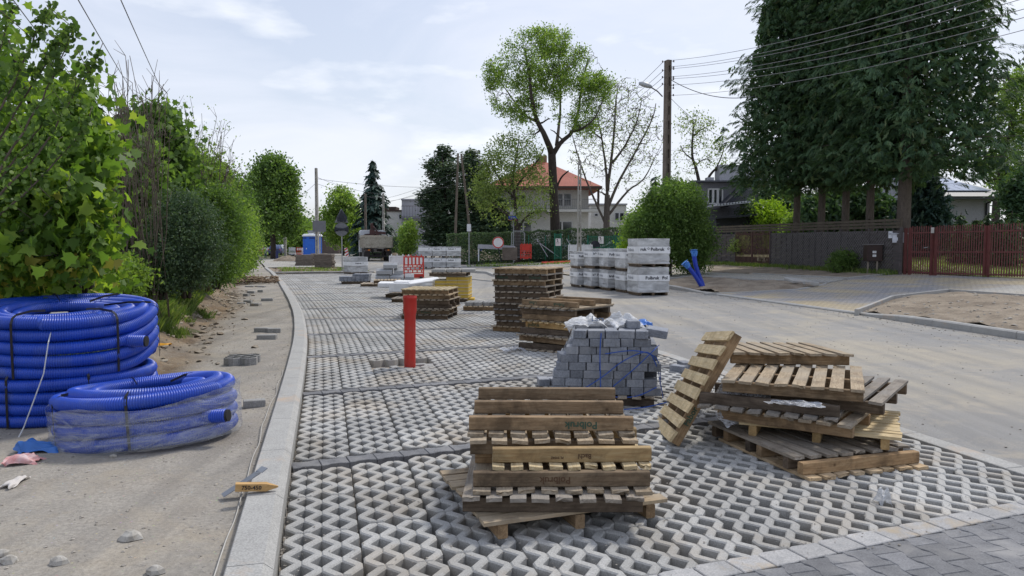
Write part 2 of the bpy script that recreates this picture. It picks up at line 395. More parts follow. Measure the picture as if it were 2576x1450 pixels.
def strip(name, m, s0, s1, fd0, fd1, fz, ns, nd, zz=0):
    vs = []; fs = []
    for i in range(ns + 1):
        s = s0 + (s1 - s0) * i / ns; a = fd0(s); b = fd1(s)
        for j in range(nd + 1):
            d = a + (b - a) * j / nd; x, y = XY(s, d); vs.append((x, y, fz(x, y) + zz))
    n = nd + 1
    for i in range(ns):
        for j in range(nd): a = i * n + j; fs.append([a, a + 1, a + n + 1, a + n])
    return tag(mesh_obj(name, vs, fs, m), kind='structure')
wobble = lambda x, y: -.012 + .008 * nz(x, y, 0, .3)
strip('lot_gravel_bed', M_bed, -2, 42, lambda s: kd(s) - .15, lambda s: kd(s) + 5.05, lambda x, y: -.095 + .01 * nz(x, y, 0, 4), 120, 8)
strip('asphalt_road', M_asph, -6, 46, lambda s: kd(s) + 5.13, lambda s: farkerb(s) + .04, wobble, 100, 14)
strip('far_road', M_asph, 46.0, 300, lambda s: kd(s) + 5.13, lambda s: farkerb(s) + .04, lambda x, y: -.006, 60, 6)
strip('grass_verge', M_dirt, 41.6, 50, lambda s: kd(s) + .02, lambda s: kd(s) + 5.3, lambda x, y: .02 + .07 * nz(x, y, 0, 1.3) + .05 * nz(x, y, 3, 4), 50, 30)
strip('far_walk', M_walk, 50.0, 78, lambda s: kd(s) - .1, lambda s: kd(s) + 5.3, lambda x, y: .07, 20, 4)
strip('paved_driveway', M_pave, 2, 44, lambda s: farkerb(s) + .13, lambda s: farkerb(s) + 12.5, zr, 60, 20)
strip('side_street', M_asph, 44.001, 95, lambda s: farkerb(s) - .3, lambda s: farkerb(s) + 16, lambda x, y: zr(x, y) + .01, 40, 16)

# ------------------------------------------------------------ grid slab pavement
def inset(poly, t):
    n = len(poly); out = []
    for i in range(n):
        p0, p1, p2 = poly[i - 1], poly[i], poly[(i + 1) % n]
        d1 = (p1[0] - p0[0], p1[1] - p0[1]); d2 = (p2[0] - p1[0], p2[1] - p1[1])
        l1 = math.hypot(*d1) or 1e-9; l2 = math.hypot(*d2) or 1e-9
        n1 = (-d1[1] / l1, d1[0] / l1); n2 = (-d2[1] / l2, d2[0] / l2)
        k = 1 + n1[0] * n2[0] + n1[1] * n2[1]; k = max(k, .5)
        out.append((p1[0] + t * (n1[0] + n2[0]) / k, p1[1] + t * (n1[1] + n2[1]) / k))
    return out
def ccw(poly):
    n = len(poly); ar = sum(poly[i][0] * poly[(i + 1) % n][1] - poly[(i + 1) % n][0] * poly[i][1] for i in range(n))
    return poly if ar > 0 else poly[::-1]
def chamfer_block(poly, h, ch=.005, cz=.004):
    """prism with its top at z=0, chamfered rim; returns verts, faces (no bottom)"""
    poly = ccw(poly); n = len(poly); top = inset(poly, ch)
    vs = [(x, y, 0) for x, y in top] + [(x, y, -cz) for x, y in poly] + [(x, y, -h) for x, y in poly]
    fs = [list(range(n))]
    for i in range(n):
        j = (i + 1) % n; fs.append([i, n + i, n + j, j]); fs.append([n + i, 2 * n + i, 2 * n + j, n + j])
    return vs, fs
HA, HB = .0575, .072
def slab_unit(h=.098):
    V = []; Fc = []
    for k in range(4):
        x0, x1 = .1 * k, .1 * (k + 1); L = []; Rr = []
        for side, (kk, xk, sg) in enumerate(((k, x0, 1), (k + 1, x1, -1))):
            pts = []; ph = .1 if kk % 2 else 0.0
            for j in range(4):
                c = ph + .2 * j
                if c > .61: continue
                if c > .001: pts.append((xk, c - HB))
                pts.append((xk + sg * HA, max(min(c, .6), 0)))
                if c < .599: pts.append((xk, c + HB))
            if ph > 0: pts = [(xk, 0)] + pts + [(xk, .6)]
            # soften the acute inner corner
            (L if side == 0 else Rr).extend(pts)
        poly = L + Rr[::-1]
        poly = [p for i, p in enumerate(poly) if math.dist(p, poly[i - 1]) > 1e-4]
        vs, fs = chamfer_block(poly, h, .0075, .007); b = len(V); V += vs; Fc += [[b + i for i in f] for f in fs]
    return np.array(V), Fc
def bone_unit(h, L=.198, d=.0):
    hw, nw = .080, .0615
    xs = [-L / 2, -.066, -.034, .034, .066, L / 2]; hh = [hw, hw, nw, nw, hw, hw]
    poly = [(x, -y) for x, y in zip(xs, hh)] + [(x, y) for x, y in zip(xs[::-1], hh[::-1])]
    vs, fs = chamfer_block(poly, h, .004, .004); return np.array(vs), fs
class Bulk:
    def __init__(s): s.V = []; s.F = []; s.n = 0; s.c = []
    def put(s, unit, s0, d0, rot, z, tilt, cval):
        V, Fc = unit; c, sn = math.cos(rot), math.sin(rot)
        dd = V[:, 0] * c - V[:, 1] * sn + d0; ss = V[:, 0] * sn + V[:, 1] * c + s0
        zz = V[:, 2] + z + tilt[0] * V[:, 0] + tilt[1] * V[:, 1]
        s.V.append(np.stack([-ss * RS + dd * RC, ss * RC + dd * RS, zz], 1)); s.F += [[s.n + i for i in f] for f in Fc]
        s.c += [cval] * len(Fc); s.n += len(V)
    def build(s, name, m):
        o = mesh_obj(name, np.concatenate(s.V).tolist(), s.F, m)
        at = o.data.attributes.new('rnd', 'FLOAT', 'FACE'); at.data.foreach_set('value', np.array(s.c, dtype=np.float32))
        return tag(o, kind='structure')
S0, PER, SLOPE = 3.02, 2.69, .14
def band_start(j, d): return S0 + PER * j + SLOPE * (d + .17)
def paving():
    U = slab_unit(); B = Bulk(); D = Bulk(); ub = bone_unit(.06, .198)
    px, py = G(1031, 918).x, G(1031, 918).y; ps, pd = SD(px, py)
    for j in range(-1, 15):
        for c in range(12):
            du = c * .4085 + .015
            for r in range(4):
                sA = band_start(j, du) + r * .611
                if j < 0: continue
                s_mid = sA + .3
                if s_mid > 41.3 - .3: continue
                d0 = kd(s_mid) + du; rot = -math.atan((kd(s_mid + .3) - kd(s_mid - .3)) / .6)
                z = rng.uniform(-.003, .003); 
                if abs(d0 + .2 - pd) < .3 and abs(s_mid - ps) < .32: continue
                B.put(U, sA, d0 - (kd(s_mid) - kd(sA)), rot * 1 + rng.uniform(-.004, .004), z, (rng.uniform(-.006, .006), rng.uniform(-.004, .004)), rng.random())
        for c in range(25):
            du = .1 + c * .2
            s_ = band_start(j, du) + 2.44 + .118
            if j < 0 or s_ > 41: continue
            D.put(ub, s_, kd(s_) + du, math.atan(SLOPE) + rng.uniform(-.01, .01), -.004 + rng.uniform(-.002, .002), (0, 0), rng.random())
    B.build('grid_slab_pavement', M_slab); D.build('bay_divider_blocks', M_dark)
    # cut slabs round the red pipe: four odd pieces
    E = Bulk(); V, Fc = U; 
    for (k, ds, dd, dz) in ((0, -.30, -.26, .0), (3, -.26, .0, .0), (1, .10, -.28, .02), (2, .06, -.02, .03)):
        nv = len(V) // 4
    # lower edge: pale header row, then dark bone-block pavement
    H = Bulk(); uh = chamfer_block([(-.097, -.08), (.097, -.08), (.097, .066), (-.06, .08), (-.097, .066)], .08)
    uh = (np.array(uh[0]), uh[1])
    for c in range(-6, 30):
        du = .1 + c * .2; s_ = band_start(0, du) - .095
        H.put(uh, s_, kd(3) + du, math.atan(SLOPE), rng.uniform(-.002, .002), (0, 0), rng.random())
    H.build('header_block_row', M_lblk)
    K = Bulk(); ul = bone_unit(.06, .196)
    ul = (np.stack([-ul[0][:, 1], ul[0][:, 0], ul[0][:, 2]], 1), ul[1])
    for c in range(-8, 42):
        for r in range(16):
            du = .07 + c * .1415
            s_ = band_start(0, du) - .28 - r * .2 - (.1 if c % 2 else 0)
            K.put(ul, s_, -.17 + du, rng.uniform(-.006, .006), rng.uniform(-.0015, .0015) - .003, (0, 0), rng.random())
    hb = [(-.049, -.0615), (-.016, -.0615), (.016, -.080), (.049, -.080), (.049, .080), (.016, .080), (-.016, .0615), (-.049, .0615)]
    hv = chamfer_block([(y, -x) for x, y in hb], .06, .004, .004); hv = (np.array(hv[0]), hv[1])
    for c in range(-7, 42, 1):
        if c % 2:
            du = .07 + c * .1415; K.put(hv, band_start(0, du) - .23, -.17 + du, 0, -.003, (0, 0), rng.random())
    K.build('dark_bone_block_pavement', M_dark)
    H2 = Bulk()   # flush edging along the asphalt
    ue = chamfer_block([(0, 0), (.17, 0), (.17, .99), (0, .99)], .2, .006, .004); ue = (np.array(ue[0]), ue[1])
    for i in range(-3, 41):
        s_ = 1.2 + i; H2.put(ue, s_, kd(s_ + .5) + 4.925, -math.atan((kd(s_ + 1) - kd(s_))), .004, (0, 0), rng.random())
    H2.build('flush_edging_kerb', M_kerb)
    strip('joint_sand', M_bed, -4, 42, lambda s: kd(s) - .1, lambda s: kd(s) + 5.13, lambda x, y: -.045, 60, 2).hide_render = False
paving()
bpy.data.objects.remove(bpy.data.objects['joint_sand'], do_unlink=True)

def kerb(name, pts, w, zf, h, rise=0, seg=1.0, ch=.03):
    """kerb stones along a polyline of (x,y); left side of travel is the exposed face; one mesh"""
    mb = MB(); P = [Vector((p[0], p[1])) for p in pts]
    for a, b in zip(P, P[1:]):
        L = (b - a).length; n = max(1, round(L / seg)); t = (b - a) / L; nn = Vector((-t.y, t.x))
        for i in range(n):
            g = .003; p0 = a + t * (L * i / n + g); p1 = a + t * (L * (i + 1) / n - g)
            ring = []
            for p in (p0, p1):
                z = zf(p.x, p.y) + rise + .0
                prof = [(-w / 2, z - h), (-w / 2, z - .006), (-w / 2 + .006, z), (w / 2 - ch, z), (w / 2, z - ch * .8), (w / 2, z - h)]
                ring.append([(p.x + nn.x * q, p.y + nn.y * q, zz) for q, zz in prof])
            mb.loft(ring)
    return tag(mb.build(name, M_kerb), kind='structure')
# the long kerb between path and lot (travel towards the viewer so that its face looks at the lot)
_kp = [XY(s, kd(s) - .105) for s in [49, 47, 45, 43, 41.6] + list(np.arange(40.6, -1, -1.0))]
kerb('long_kerb', _kp, .21, lambda x, y: .12, .3, ch=.045)
kerb('lot_end_kerb', [XY(41.75 + SLOPE * q * 0, kd(41.7) + q) for q in (0, 2.5, 5.2)][::-1], .12, lambda x, y: .09, .3)
def fk_rise(s): return .11 - .085 * sm(12.4, 14.6, s) * (1 - sm(22.2, 23.6, s))
kerb('road_kerb', [XY(s, farkerb(s) + .06) for s in np.arange(3, 30, 1.0)], .15, lambda x, y: .012 + fk_rise(SD(x, y)[0]), .3, ch=.03)

def island(name, px, mat, rise=.05, rough=.05, n=46):
    """bumpy dirt patch inside a polygon of photo points lying on the right terrain"""
    P = [GR(*p) for p in px]; P2 = [(p.x, p.y) for p in P]
    x0, x1 = min(p[0] for p in P2), max(p[0] for p in P2); y0, y1 = min(p[1] for p in P2), max(p[1] for p in P2)
    def inside(x, y):
        r = False; j = len(P2) - 1
        for i in range(len(P2)):
            a, b = P2[i], P2[j]
            if (a[1] > y) != (b[1] > y) and x < (b[0] - a[0]) * (y - a[1]) / (b[1] - a[1]) + a[0]: r = not r
            j = i
        return r
    def edge(x, y):
        if not inside(x, y): return 0
        m = 9
        for i in range(len(P2)):
            a, b = P2[i - 1], P2[i]; dx, dy = b[0] - a[0], b[1] - a[1]; t = max(0, min(1, ((x - a[0]) * dx + (y - a[1]) * dy) / (dx * dx + dy * dy)))
            m = min(m, math.hypot(x - a[0] - t * dx, y - a[1] - t * dy))
        return m
    vs = []; fs = []; idx = {}
    st = max((x1 - x0), (y1 - y0)) / n
    nx = int((x1 - x0) / st) + 1; ny = int((y1 - y0) / st) + 1
    for i in range(nx + 1):
        for j in range(ny + 1):
            x, y = x0 + i * st, y0 + j * st
            ed = sm(0, .45, edge(x, y)); idx[i, j] = len(vs); vs.append((x, y, zr(x, y) + .012 + rise * ed + rough * ed * (nz(x, y, 1, 1.1) + .5 * nz(x, y, 4, 4) + .35 * abs(nz(x, y, 4, 9)))))
    for i in range(nx):
        for j in range(ny):
            cx_, cy_ = x0 + (i + .5) * st, y0 + (j + .5) * st; s_, d_ = SD(cx_, cy_)
            if inside(cx_, cy_) and d_ > farkerb(s_) + .17: fs.append([idx[i, j], idx[i + 1, j], idx[i + 1, j + 1], idx[i, j + 1]])
    return tag(mesh_obj(name, vs, fs, mat, smooth=True), kind='structure'), P2
I2 = [(2160, 789), (2245, 753), (2387, 736), (2620, 753), (2700, 775), (2680, 866), (2458, 839), (2337, 818), (2232, 795)]
I1 = [(1650, 712), (1704, 701), (1764, 697), (1894, 706), (2078, 714), (2009, 728), (1772, 739), (1735, 735), (1695, 728), (1650, 722)]
I3 = [(1780, 684), (1887, 689), (2134, 701), (2245, 690), (2275, 688), (2270, 680), (1840, 660), (1790, 664)]
island('dirt_island_near', I2, M_dirt, .07, .06, 80); island('dirt_island_middle', I1, M_dirt, .06, .09, 80); island('dirt_strip_by_fence', I3, M_dirt, .02, .06, 80)
def gk(name, px, rise, w=.08):
    kerb(name, [(GR(*p).x, GR(*p).y) for p in px], w, zr, .3, rise=rise, ch=.01)
gk('island_edging_near', [(2154, 789), (2245, 753), (2387, 736), (2630, 754)], .10)
gk('island_edging_middle', [(1650, 705), (1764, 697), (1894, 706), (2078, 714)], .08)
gk('driveway_edging_middle', [(2078, 714), (2009, 728), (1772, 739)], .02)
gk('strip_edging', [(1887, 689), (2134, 701), (2245, 690)], .05)
# pale sidewalk band between the islands and the fence strip
def patch(name, px, m, dz=.004):
    P = [GR(*p) for p in px]; return tag(mesh_obj(name, [(p.x, p.y, p.z + dz) for p in P], [list(range(len(P)))], m), kind='structure')
patch('pale_sidewalk', [(1894, 704), (2078, 713), (2134, 702), (1887, 690), (1700, 683), (1660, 694)], M_walk, .012)
patch('pale_sidewalk_near', [(2387, 735), (2640, 752), (2640, 722), (2570, 718)], M_walk, .012)
# kerbs of the side street
def gk0(name, px, z=.1, w=.12):
    kerb(name, [(G(*p, z).x, G(*p, z).y) for p in px], w, lambda x, y: z, .3, rise=0, ch=.01)
gk0('side_street_kerb', [(1090, 680), (1150, 678), (1228, 683), (1245, 690)], .10, .2)
gk0('side_street_edging', [(1185, 701), (1240, 706)], .03, .08)

# stones: one scatter object per surface, too small and many to count
def stones(name, n, place, r0, r1, m, seed=1, flat=.6):
    rg = random.Random(seed); V = []; Fs = []
    base = [Vector(q).normalized() for q in ((1, 1, 1), (-1, -1, 1), (-1, 1, -1), (1, -1, -1), (1, -.2, .3), (-.8, .3, .2), (0, 1.1, .1), (.1, -1, .2), (0, .1, 1.1))]
    fc = [(0, 8, 4), (0, 4, 6), (0, 6, 8), (8, 6, 5), (8, 5, 1), (8, 1, 7), (8, 7, 4), (4, 7, 3), (7, 1, 3), (4, 3, 6), (3, 2, 6), (6, 2, 5), (5, 2, 1), (1, 2, 3)]
    for i in range(n):
        q = place(rg)
        if q is None: continue
        r = r0 + (r1 - r0) * rg.random() ** 3; a = rg.uniform(0, 6.28); b = len(V)
        for p in base:
            j = r * rg.uniform(.7, 1.25); x, y = p.x * j * 1.2, p.y * j
            V.append((q[0] + x * math.cos(a) - y * math.sin(a), q[1] + x * math.sin(a) + y * math.cos(a), q[2] + p.z * j * flat))
        Fs += [[b + k for k in f] for f in fc]
    return tag(mesh_obj(name, V, Fs, m), kind='stuff')
M_stone = mk('pale_stone', (.46, .44, .40), (.25, .23, .20), scale=30, rough=.9, bump=.3, coord='World')
M_stone2 = mk('mixed_gravel', (.38, .35, .31), (.20, .18, .155), scale=14, rough=.9, bump=.3, coord='World')
def p_path(rg):
    s = 2 + 28 * rg.random() ** 1.7; e = rg.uniform(.02, 3.4) * (.6 + .4 * rg.random()); x, y = XY(s, kd(s) - .22 - e); return x, y, zl(x, y)
stones('path_gravel', 7000, p_path, .0025, .013, M_stone2, 3)
def p_edge(rg):
    s = 2 + 20 * rg.random(); e = .02 + abs(rg.gauss(0, .12)); x, y = XY(s, kd(s) - .22 - e); return x, y, zl(x, y) - .002
stones('kerb_side_gravel', 2600, p_edge, .003, .014, M_stone2, 4)
def p_bank(rg):
    s = rg.uniform(8.5, 26); e = rg.gauss(1.55, .3); x, y = XY(s, kd(s) - .22 - e); return x, y, zl(x, y) + .01
stones('bank_rubble', 420, p_bank, .015, .075, mk('rubble', (.38, .34, .28), (.16, .12, .08), scale=6, rough=.9, coord='World'), 5)
def p_road(rg):
    s = 3 + 25 * rg.random() ** 1.3; d = kd(s) + 5.15 + 6.5 * rg.random(); x, y = XY(s, d); return x, y, -.008
stones('road_grit', 1500, p_road, .003, .014, M_stone2, 6)
def p_kerbside(rg):
    s = rg.uniform(8, 30); d = farkerb(s) - abs(rg.gauss(0, .35)); x, y = XY(s, d); return x, y, -.008
stones('road_edge_grit', 900, p_kerbside, .005, .022, M_stone2, 9)
def p_isl(rg):
    q = GR(rg.uniform(1660, 2560), rg.uniform(700, 840)); s, d = SD(q.x, q.y)
    h = sc.ray_cast(bpy.context.evaluated_depsgraph_get(), Vector((q.x, q.y, 3)), Vector((0, 0, -1))); return (q.x, q.y, h[1].z) if h[0] and h[4].name.startswith('dirt_island') else None
M_soilL = M_dirt
stones('island_rubble', 1500, p_isl, .008, .05, M_stone2, 15)
def p_lot(rg):
    s = rg.uniform(3, 20); e = abs(rg.gauss(0, .05)) + .005; x, y = XY(s, kd(s) + e); return x, y, -.02
stones('joint_grit', 1800, p_lot, .003, .009, M_stone2, 11)
def p_top(rg):
    s = 3.2 + 9 * rg.random() ** 1.3; x, y = XY(s, kd(s) + .05 + 4.7 * rg.random()); return x, y, .003
stones('slab_grit', 2600, p_top, .0018, .0075, M_stone2, 17)
def p_verge(rg):
    s = rg.uniform(41.8, 49.5); x, y = XY(s, kd(s) + rg.uniform(.2, 4.8)); return x, y, .03
stones('verge_rubble', 260, p_verge, .03, .16, mk('earth_clod', (.22, .16, .11), (.12, .08, .05), scale=5, rough=.95, coord='World'), 12)
def p_heap(rg):
    s = rg.gauss(31, .8); x, y = XY(s, kd(s) - .22 - abs(rg.gauss(.9, .6))); return x, y, zl(x, y) + .03 + rg.random() * .18
stones('earth_heap', 420, p_heap, .03, .13, bpy.data.materials['earth_clod'], 13)
# ------------------------------------------------------------ pallets
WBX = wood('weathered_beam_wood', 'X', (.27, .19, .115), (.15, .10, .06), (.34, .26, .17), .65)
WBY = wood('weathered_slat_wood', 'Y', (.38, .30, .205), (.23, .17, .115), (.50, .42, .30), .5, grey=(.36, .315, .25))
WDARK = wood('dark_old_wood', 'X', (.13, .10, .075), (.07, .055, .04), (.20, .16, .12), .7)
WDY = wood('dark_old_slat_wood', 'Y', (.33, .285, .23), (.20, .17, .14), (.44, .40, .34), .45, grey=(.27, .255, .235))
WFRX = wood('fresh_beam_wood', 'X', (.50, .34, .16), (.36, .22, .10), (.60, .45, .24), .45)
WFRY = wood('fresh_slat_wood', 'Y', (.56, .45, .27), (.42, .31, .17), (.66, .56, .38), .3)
PL, PW, PB, PT = 1.0, 1.12, .082, .021
BY = .455     # centre line of the outer beams
def slat_deck(seed, n=8, gap=.034, broken=.25):
    rg = random.Random(seed); mb = MB(); w = (PL - gap * (n - 1)) / n
    for i in range(n):
        x0 = -PL / 2 + i * (w + gap) + rg.uniform(-.006, .006); ww = w * rg.uniform(.9, 1.03); o1 = rg.uniform(-.008, .012); o2 = rg.uniform(-.008, .012)
        br = rg.random() < broken; br2 = rg.random() < broken
        k = 5; rings = []
        ys = [-PW / 2 - o1, -PW / 2 + .03, -PW / 4, 0, PW / 4, PW / 2 - .03, PW / 2 + o2]
        tw = rg.uniform(-.004, .004); sk = rg.uniform(-.008, .008)
        for q, y in enumerate(ys):
            pts = []
            for m in range(5):
                f = m / 4; yy = y
                if q == 0: yy += (rg.uniform(0, .035) if br else rg.uniform(-.003, .003))
                if q == 6: yy -= (rg.uniform(0, .035) if br2 else rg.uniform(-.003, .003))
                pts.append((x0 + ww * f + sk * y, yy, tw * (f - .5) * (abs(y) * 4) + .0))
            zb = PB + .0005; ring = [(a, b, zb + c) for a, b, c in pts] + [(a, b + rg.uniform(-.002, .002), zb + PT + c) for a, b, c in pts[::-1]]
            rings.append(ring)
        mb.loft(rings)
        for yb in (-BY, 0, BY):   # nail heads
            mb.cyl((x0 + ww * .35, yb + rg.uniform(-.01, .01), PB + PT + .0015), .004, .0012, 6)
    return mb
def beam_mb(y, seed, w=.058):
    rg = random.Random(seed); mb = MB(); rings = []
    L = PL * rg.uniform(.985, 1.01)
    for q in range(7):
        x = -L / 2 + L * q / 6; dy = rg.uniform(-.002, .002); dz = rg.uniform(-.0015, .0); b = .003
        if q in (0, 6): b = .006
        yy = y + dy
        rings.append([(x, yy - w / 2 + b, .0), (x, yy + w / 2 - b, 0), (x, yy + w / 2, b), (x, yy + w / 2, PB - b + dz), (x, yy + w / 2 - b, PB + dz), (x, yy - w / 2 + b, PB + dz), (x, yy - w / 2, PB - b + dz), (x, yy - w / 2, b)])
    return mb.loft(rings)
def make_pallet(seed, mx, my, n=8, broken=.25):
    t = empty('pallet')
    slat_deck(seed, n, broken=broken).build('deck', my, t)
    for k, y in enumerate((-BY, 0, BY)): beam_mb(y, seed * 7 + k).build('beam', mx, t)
    return t
PROT = [make_pallet(1, WBX, WBY), make_pallet(2, WBX, WBY, 8, .5), make_pallet(3, WDARK, WDY, 8, .3), make_pallet(4, WFRX, WFRY, 9, .05), make_pallet(5, WBX, WFRY, 8, .15), make_pallet(6, WDARK, WDY, 8, .6)]
_used = set()
def pallet(v, loc, rz=0, flip=False, label='', group=None, tilt=(0, 0)):
    loc = Vector(loc)
    if flip: loc.z += PB + PT + .0005
    rot = (math.pi + tilt[0] if flip else tilt[0], tilt[1], R(rz))
    if v not in _used:
        _used.add(v); r = PROT[v]; r.location = loc; r.rotation_euler = rot; r['label'] = label
        if group: r['group'] = group
    else: r = dup(PROT[v], loc, rot, label, group)
    r['category'] = 'pallet'
    return r
ORD = ['topmost', 'second', 'third', 'fourth', 'fifth', 'sixth', 'seventh', 'eighth', 'ninth', 'tenth', 'eleventh', 'twelfth']
PH = PB + PT + .002
def ordl(i, n): return 'topmost pallet' if i == 0 else ('bottom pallet' if i == n - 1 else ORD[i] + ' pallet from the top')

# stack A (front): explicit heights, two pallets nest into each other
SA = [  # v, x, frontY, z, rz, flip, words
    (0, .245, 4.50, .443, -1, True, 'upside down with its three beams up'),
    (1, .235, 4.44, .338, 1, False, 'rotten slat ends'),
    (3, .335, 4.27, .316, 1.5, True, 'fresh yellow beam with a faded stamp'),
    (1, .275, 4.15, .212, .5, True, 'upside down, chipped brown beam'),
    (5, .23, 4.10, .107, -.5, False, 'cracked grey slats'),
    (1, .21, 4.12, .002, -70, False, 'turned crosswise so its slat ends fan out')]
for i, (v, x, fy, z, rz, fl, w) in enumerate(SA):
    if i == 2: x += .0
    p = pallet(v, (x, fy + .5, z), rz, fl, '%s of front stack, %s' % (ordl(i, 6), w), 'pallets in the front stack')
    if i == 1: p.location.z = .338; 
    if i == 2: p.scale = (.92, 1, 1); p.location.y += .0
# keep nested beams apart: shift the flipped one sideways in depth
M_ink = plain('faded_green_ink', (.05, .10, .07), .9); M_ink2 = plain('faded_brown_ink', (.10, .055, .03), .9); M_black = plain('black_ink', (.02, .02, .022), .8)
def stamp(parent, txt, size, x, y, z, m, upside=False, side=-1):
    """stamp on the outer side face of a beam in pallet space (faces -Y); upside down if the pallet is flipped"""
    return text_mesh('stamp', txt, size, m, parent, (x, y, z), (R(90), 0, R(0) if side < 0 else R(180)), .0006)

def nm(prefix):   # pallets whose label starts like this
    return [o for o in C.objects if o.get('label', '').startswith(prefix)]
# flipped pallets: local +Y face points at the viewer
pA0 = nm('topmost pallet of front')[0]; pA2 = nm('third pallet from the top of front')[0]; pA3 = nm('fourth pallet from the top of front')[0]
stamp(pA0, 'Polbruk', .062, .28, BY + .031, .045, M_ink, side=1)
stamp(pA2, 'Bachl', .04, .12, BY + .031, .045, M_ink2, side=1)
_t = text_mesh('stamp', 'PL 3V04Z', .02, M_ink2, pA2, (-.055, BY + .031, .052), (R(90), 0, R(180)), .0006)
stamp(pA3, 'Polbruk', .055, .05, BY + .031, .042, M_ink2, side=1)

# stack B (right)
SB = [(1, 2.40, 6.88, .545, -3, False, 'tilting backwards'), (1, 2.27, 6.01, .457, -24, False, 'broad pale grey deck'),
      (2, 2.58, 6.10, .355, -36, False, 'dark deck poking out to the right'), (2, 2.14, 6.0, .333, -30, True, 'upside down with torn plastic'),
      (1, 2.29, 5.92, .230, -37, False, 'split slat at its right end'), (3, 2.45, 5.92, .127, 64, False, 'fresh yellow slats'),
      (5, 2.26, 5.80, .0235, 17.2, False, 'long brown front beam'), (1, 2.31, 5.66, .001, 17.2, True, 'upside down on the ground')]
for i, (v, x, y, z, rz, fl, w) in enumerate(SB):
    pallet(v, (x, y, z), rz, fl, '%s of twisted right-hand stack, %s' % (ordl(i, len(SB)), w), 'pallets in the right-hand stack', tilt=((R(-2.5), R(.5)) if i == 0 else (0, 0)))
# leaning pallet
def lean():
    u = Vector((.50, .07, .86)).normalized(); w = Vector((.14, .99, 0)).normalized(); w = (w - u * w.dot(u)).normalized(); n = u.cross(w)
    r = dup(PROT[4], (0, 0, 0), label='pale pallet leaning on edge against the twisted right-hand stack')
    c = Vector((1.27, 5.80, .03)) + u * .5 + w * .56 - n * .05
    M = Matrix((u, w, n)).transposed().to_4x4(); M.translation = c
    r.matrix_world = M; r['category'] = 'pallet'; r.rotation_euler = M.to_euler(); r.location = c
    stamp(r, 'Fabor', .07, -.33, -BY - .031, .04, M_ink, side=-1)
    return r
PROT[4]['category'] = 'pallet'
_lean = lean()
# stack C (tall, 11 high)
rgc = random.Random(5)
for i in range(11):
    z = (10 - i) * PH + .002; v = [0, 2, 1, 2, 5, 2, 2, 5, 2, 2, 1][i]
    dx = [0, 0, -.02, 0, -.01, 0, -.02, 0, 0, .03, -.02][i]; dr = [0, 1, -1, 0, 4, 1, -1, 0, 1, 0, -4][i]
    p = pallet(v, (.32 + dx, 13.95 + rgc.uniform(-.015, .015), z), -21 + dr, False, '%s of the tall neat pile of eleven' % ordl(i, 11), 'pallets in the tall pile')
    if i == 1: stamp(p, 'Polbruk', .07, -.46, -BY - .031, .04, M_ink); stamp(p, 'Polbruk', .07, .16, -BY - .031, .04, M_ink)
# stack D (seven, crooked, in front of the tall one)
SD_ = [(0, 0, 0, True), (5, -.02, -1, False), (1, .0, 2, True), (3, .03, -3, False), (2, -.03, 4, True), (1, -.04, -3, False), (2, -.06, 8, True)]
_z = [.645, .54, .435, .33, .222, .12, .002]
for i, (v, dx, dr, fl) in enumerate(SD_):
    p = pallet(v, (.84 + dx, 11.5 + (i % 2) * .02, _z[i]), -38 + dr, fl, '%s of the crooked pile in front of the tall pile' % ordl(i, 7), 'pallets in the crooked middle pile')
    if i == 0: stamp(p, 'Libet', .07, -.22, BY + .031, .042, M_ink, side=1)
    if i == 3: stamp(p, 'polbruk', .075, -.44, -BY - .031, .04, M_ink)
# stack E (six, behind the red pipe)
for i in range(6):
    z = (5 - i) * (PH + .001) + .002; v = [4, 1, 5, 2, 1, 2][i]
    p = pallet(v, (-1.76 + [0, .02, .03, .05, .0, -.02][i], 16.3 + [0, -.02, 0, .02, -.02, 0][i], z), -8 + [0, 2, -2, 1, 2, 0][i], i == 3, '%s of the six-high pile beyond the red pipe' % ordl(i, 6), 'pallets in the pile beyond the red pipe')
    if i == 4: stamp(p, 'Polbruk', .07, -.1, -BY - .031, .04, M_ink)
# single pallets
pallet(1, (-.62, 18.35, .002), -6, False, 'lone flat pallet carrying grid slabs beside the tall pile')
pallet(2, (-1.72, 20.95, .70), -4, False, 'dark pallet lying on top of the yellow block stack')
pallet(2, (-1.68, 20.95, .002), -4, False, 'pallet beneath the yellow block stack')
pallet(1, (-3.18, 22.6, .002), -6, False, 'low pallet beneath the white foam boards')
pallet(2, (-2.75, 20.9, .002), -3, False, 'low dark pallet half hidden behind the six-high pile')
pallet(2, (-5.12, 28.3, .002), 4, False, 'lower pallet beneath the grey kerb stones')
pallet(1, (-4.75, 28.75, .108), 8, False, 'upper pallet beneath the grey kerb stones')
pallet(2, (-6.2, 30.0, .002), 3, False, 'pallet beneath the low heap of dark blocks')

# ------------------------------------------------------------ dark block pile on its pallet
M_blk = mk('dark_paver', (.235, .25, .28), (.165, .178, .205), scale=7, fine=60, rough=.8, bump=.5, var=.24, c3=(.30, .305, .32), s3=2.5, p3=(.5, .7))
def paver(name, lx, ly, lz, seed, m=M_blk):
    rg = random.Random(seed); mb = MB(); mb.box((0, 0, lz / 2), (lx, ly, lz), bev=.004)
    mb.box((lx * .22, -ly / 2 - .002, lz * .5), (.004, .004, lz * .96)); return mb.build(name, m)
PV = [paver('paving_block', .163, .198, .078, 1), paver('paving_block', .122, .198, .078, 2)]
PV[0].hide_render = False
def put_block(proto, loc, rz, label, group=None, rot=None, first=[0, 0]):
    k = PV.index(proto) if proto in PV else None
    if k is not None and not first[k]: first[k] = 1; o = proto
    else: o = proto.copy(); C.objects.link(o)
    o.location = loc; o.rotation_euler = rot or (0, 0, rz); tag(o, label, 'paving block', group); return o
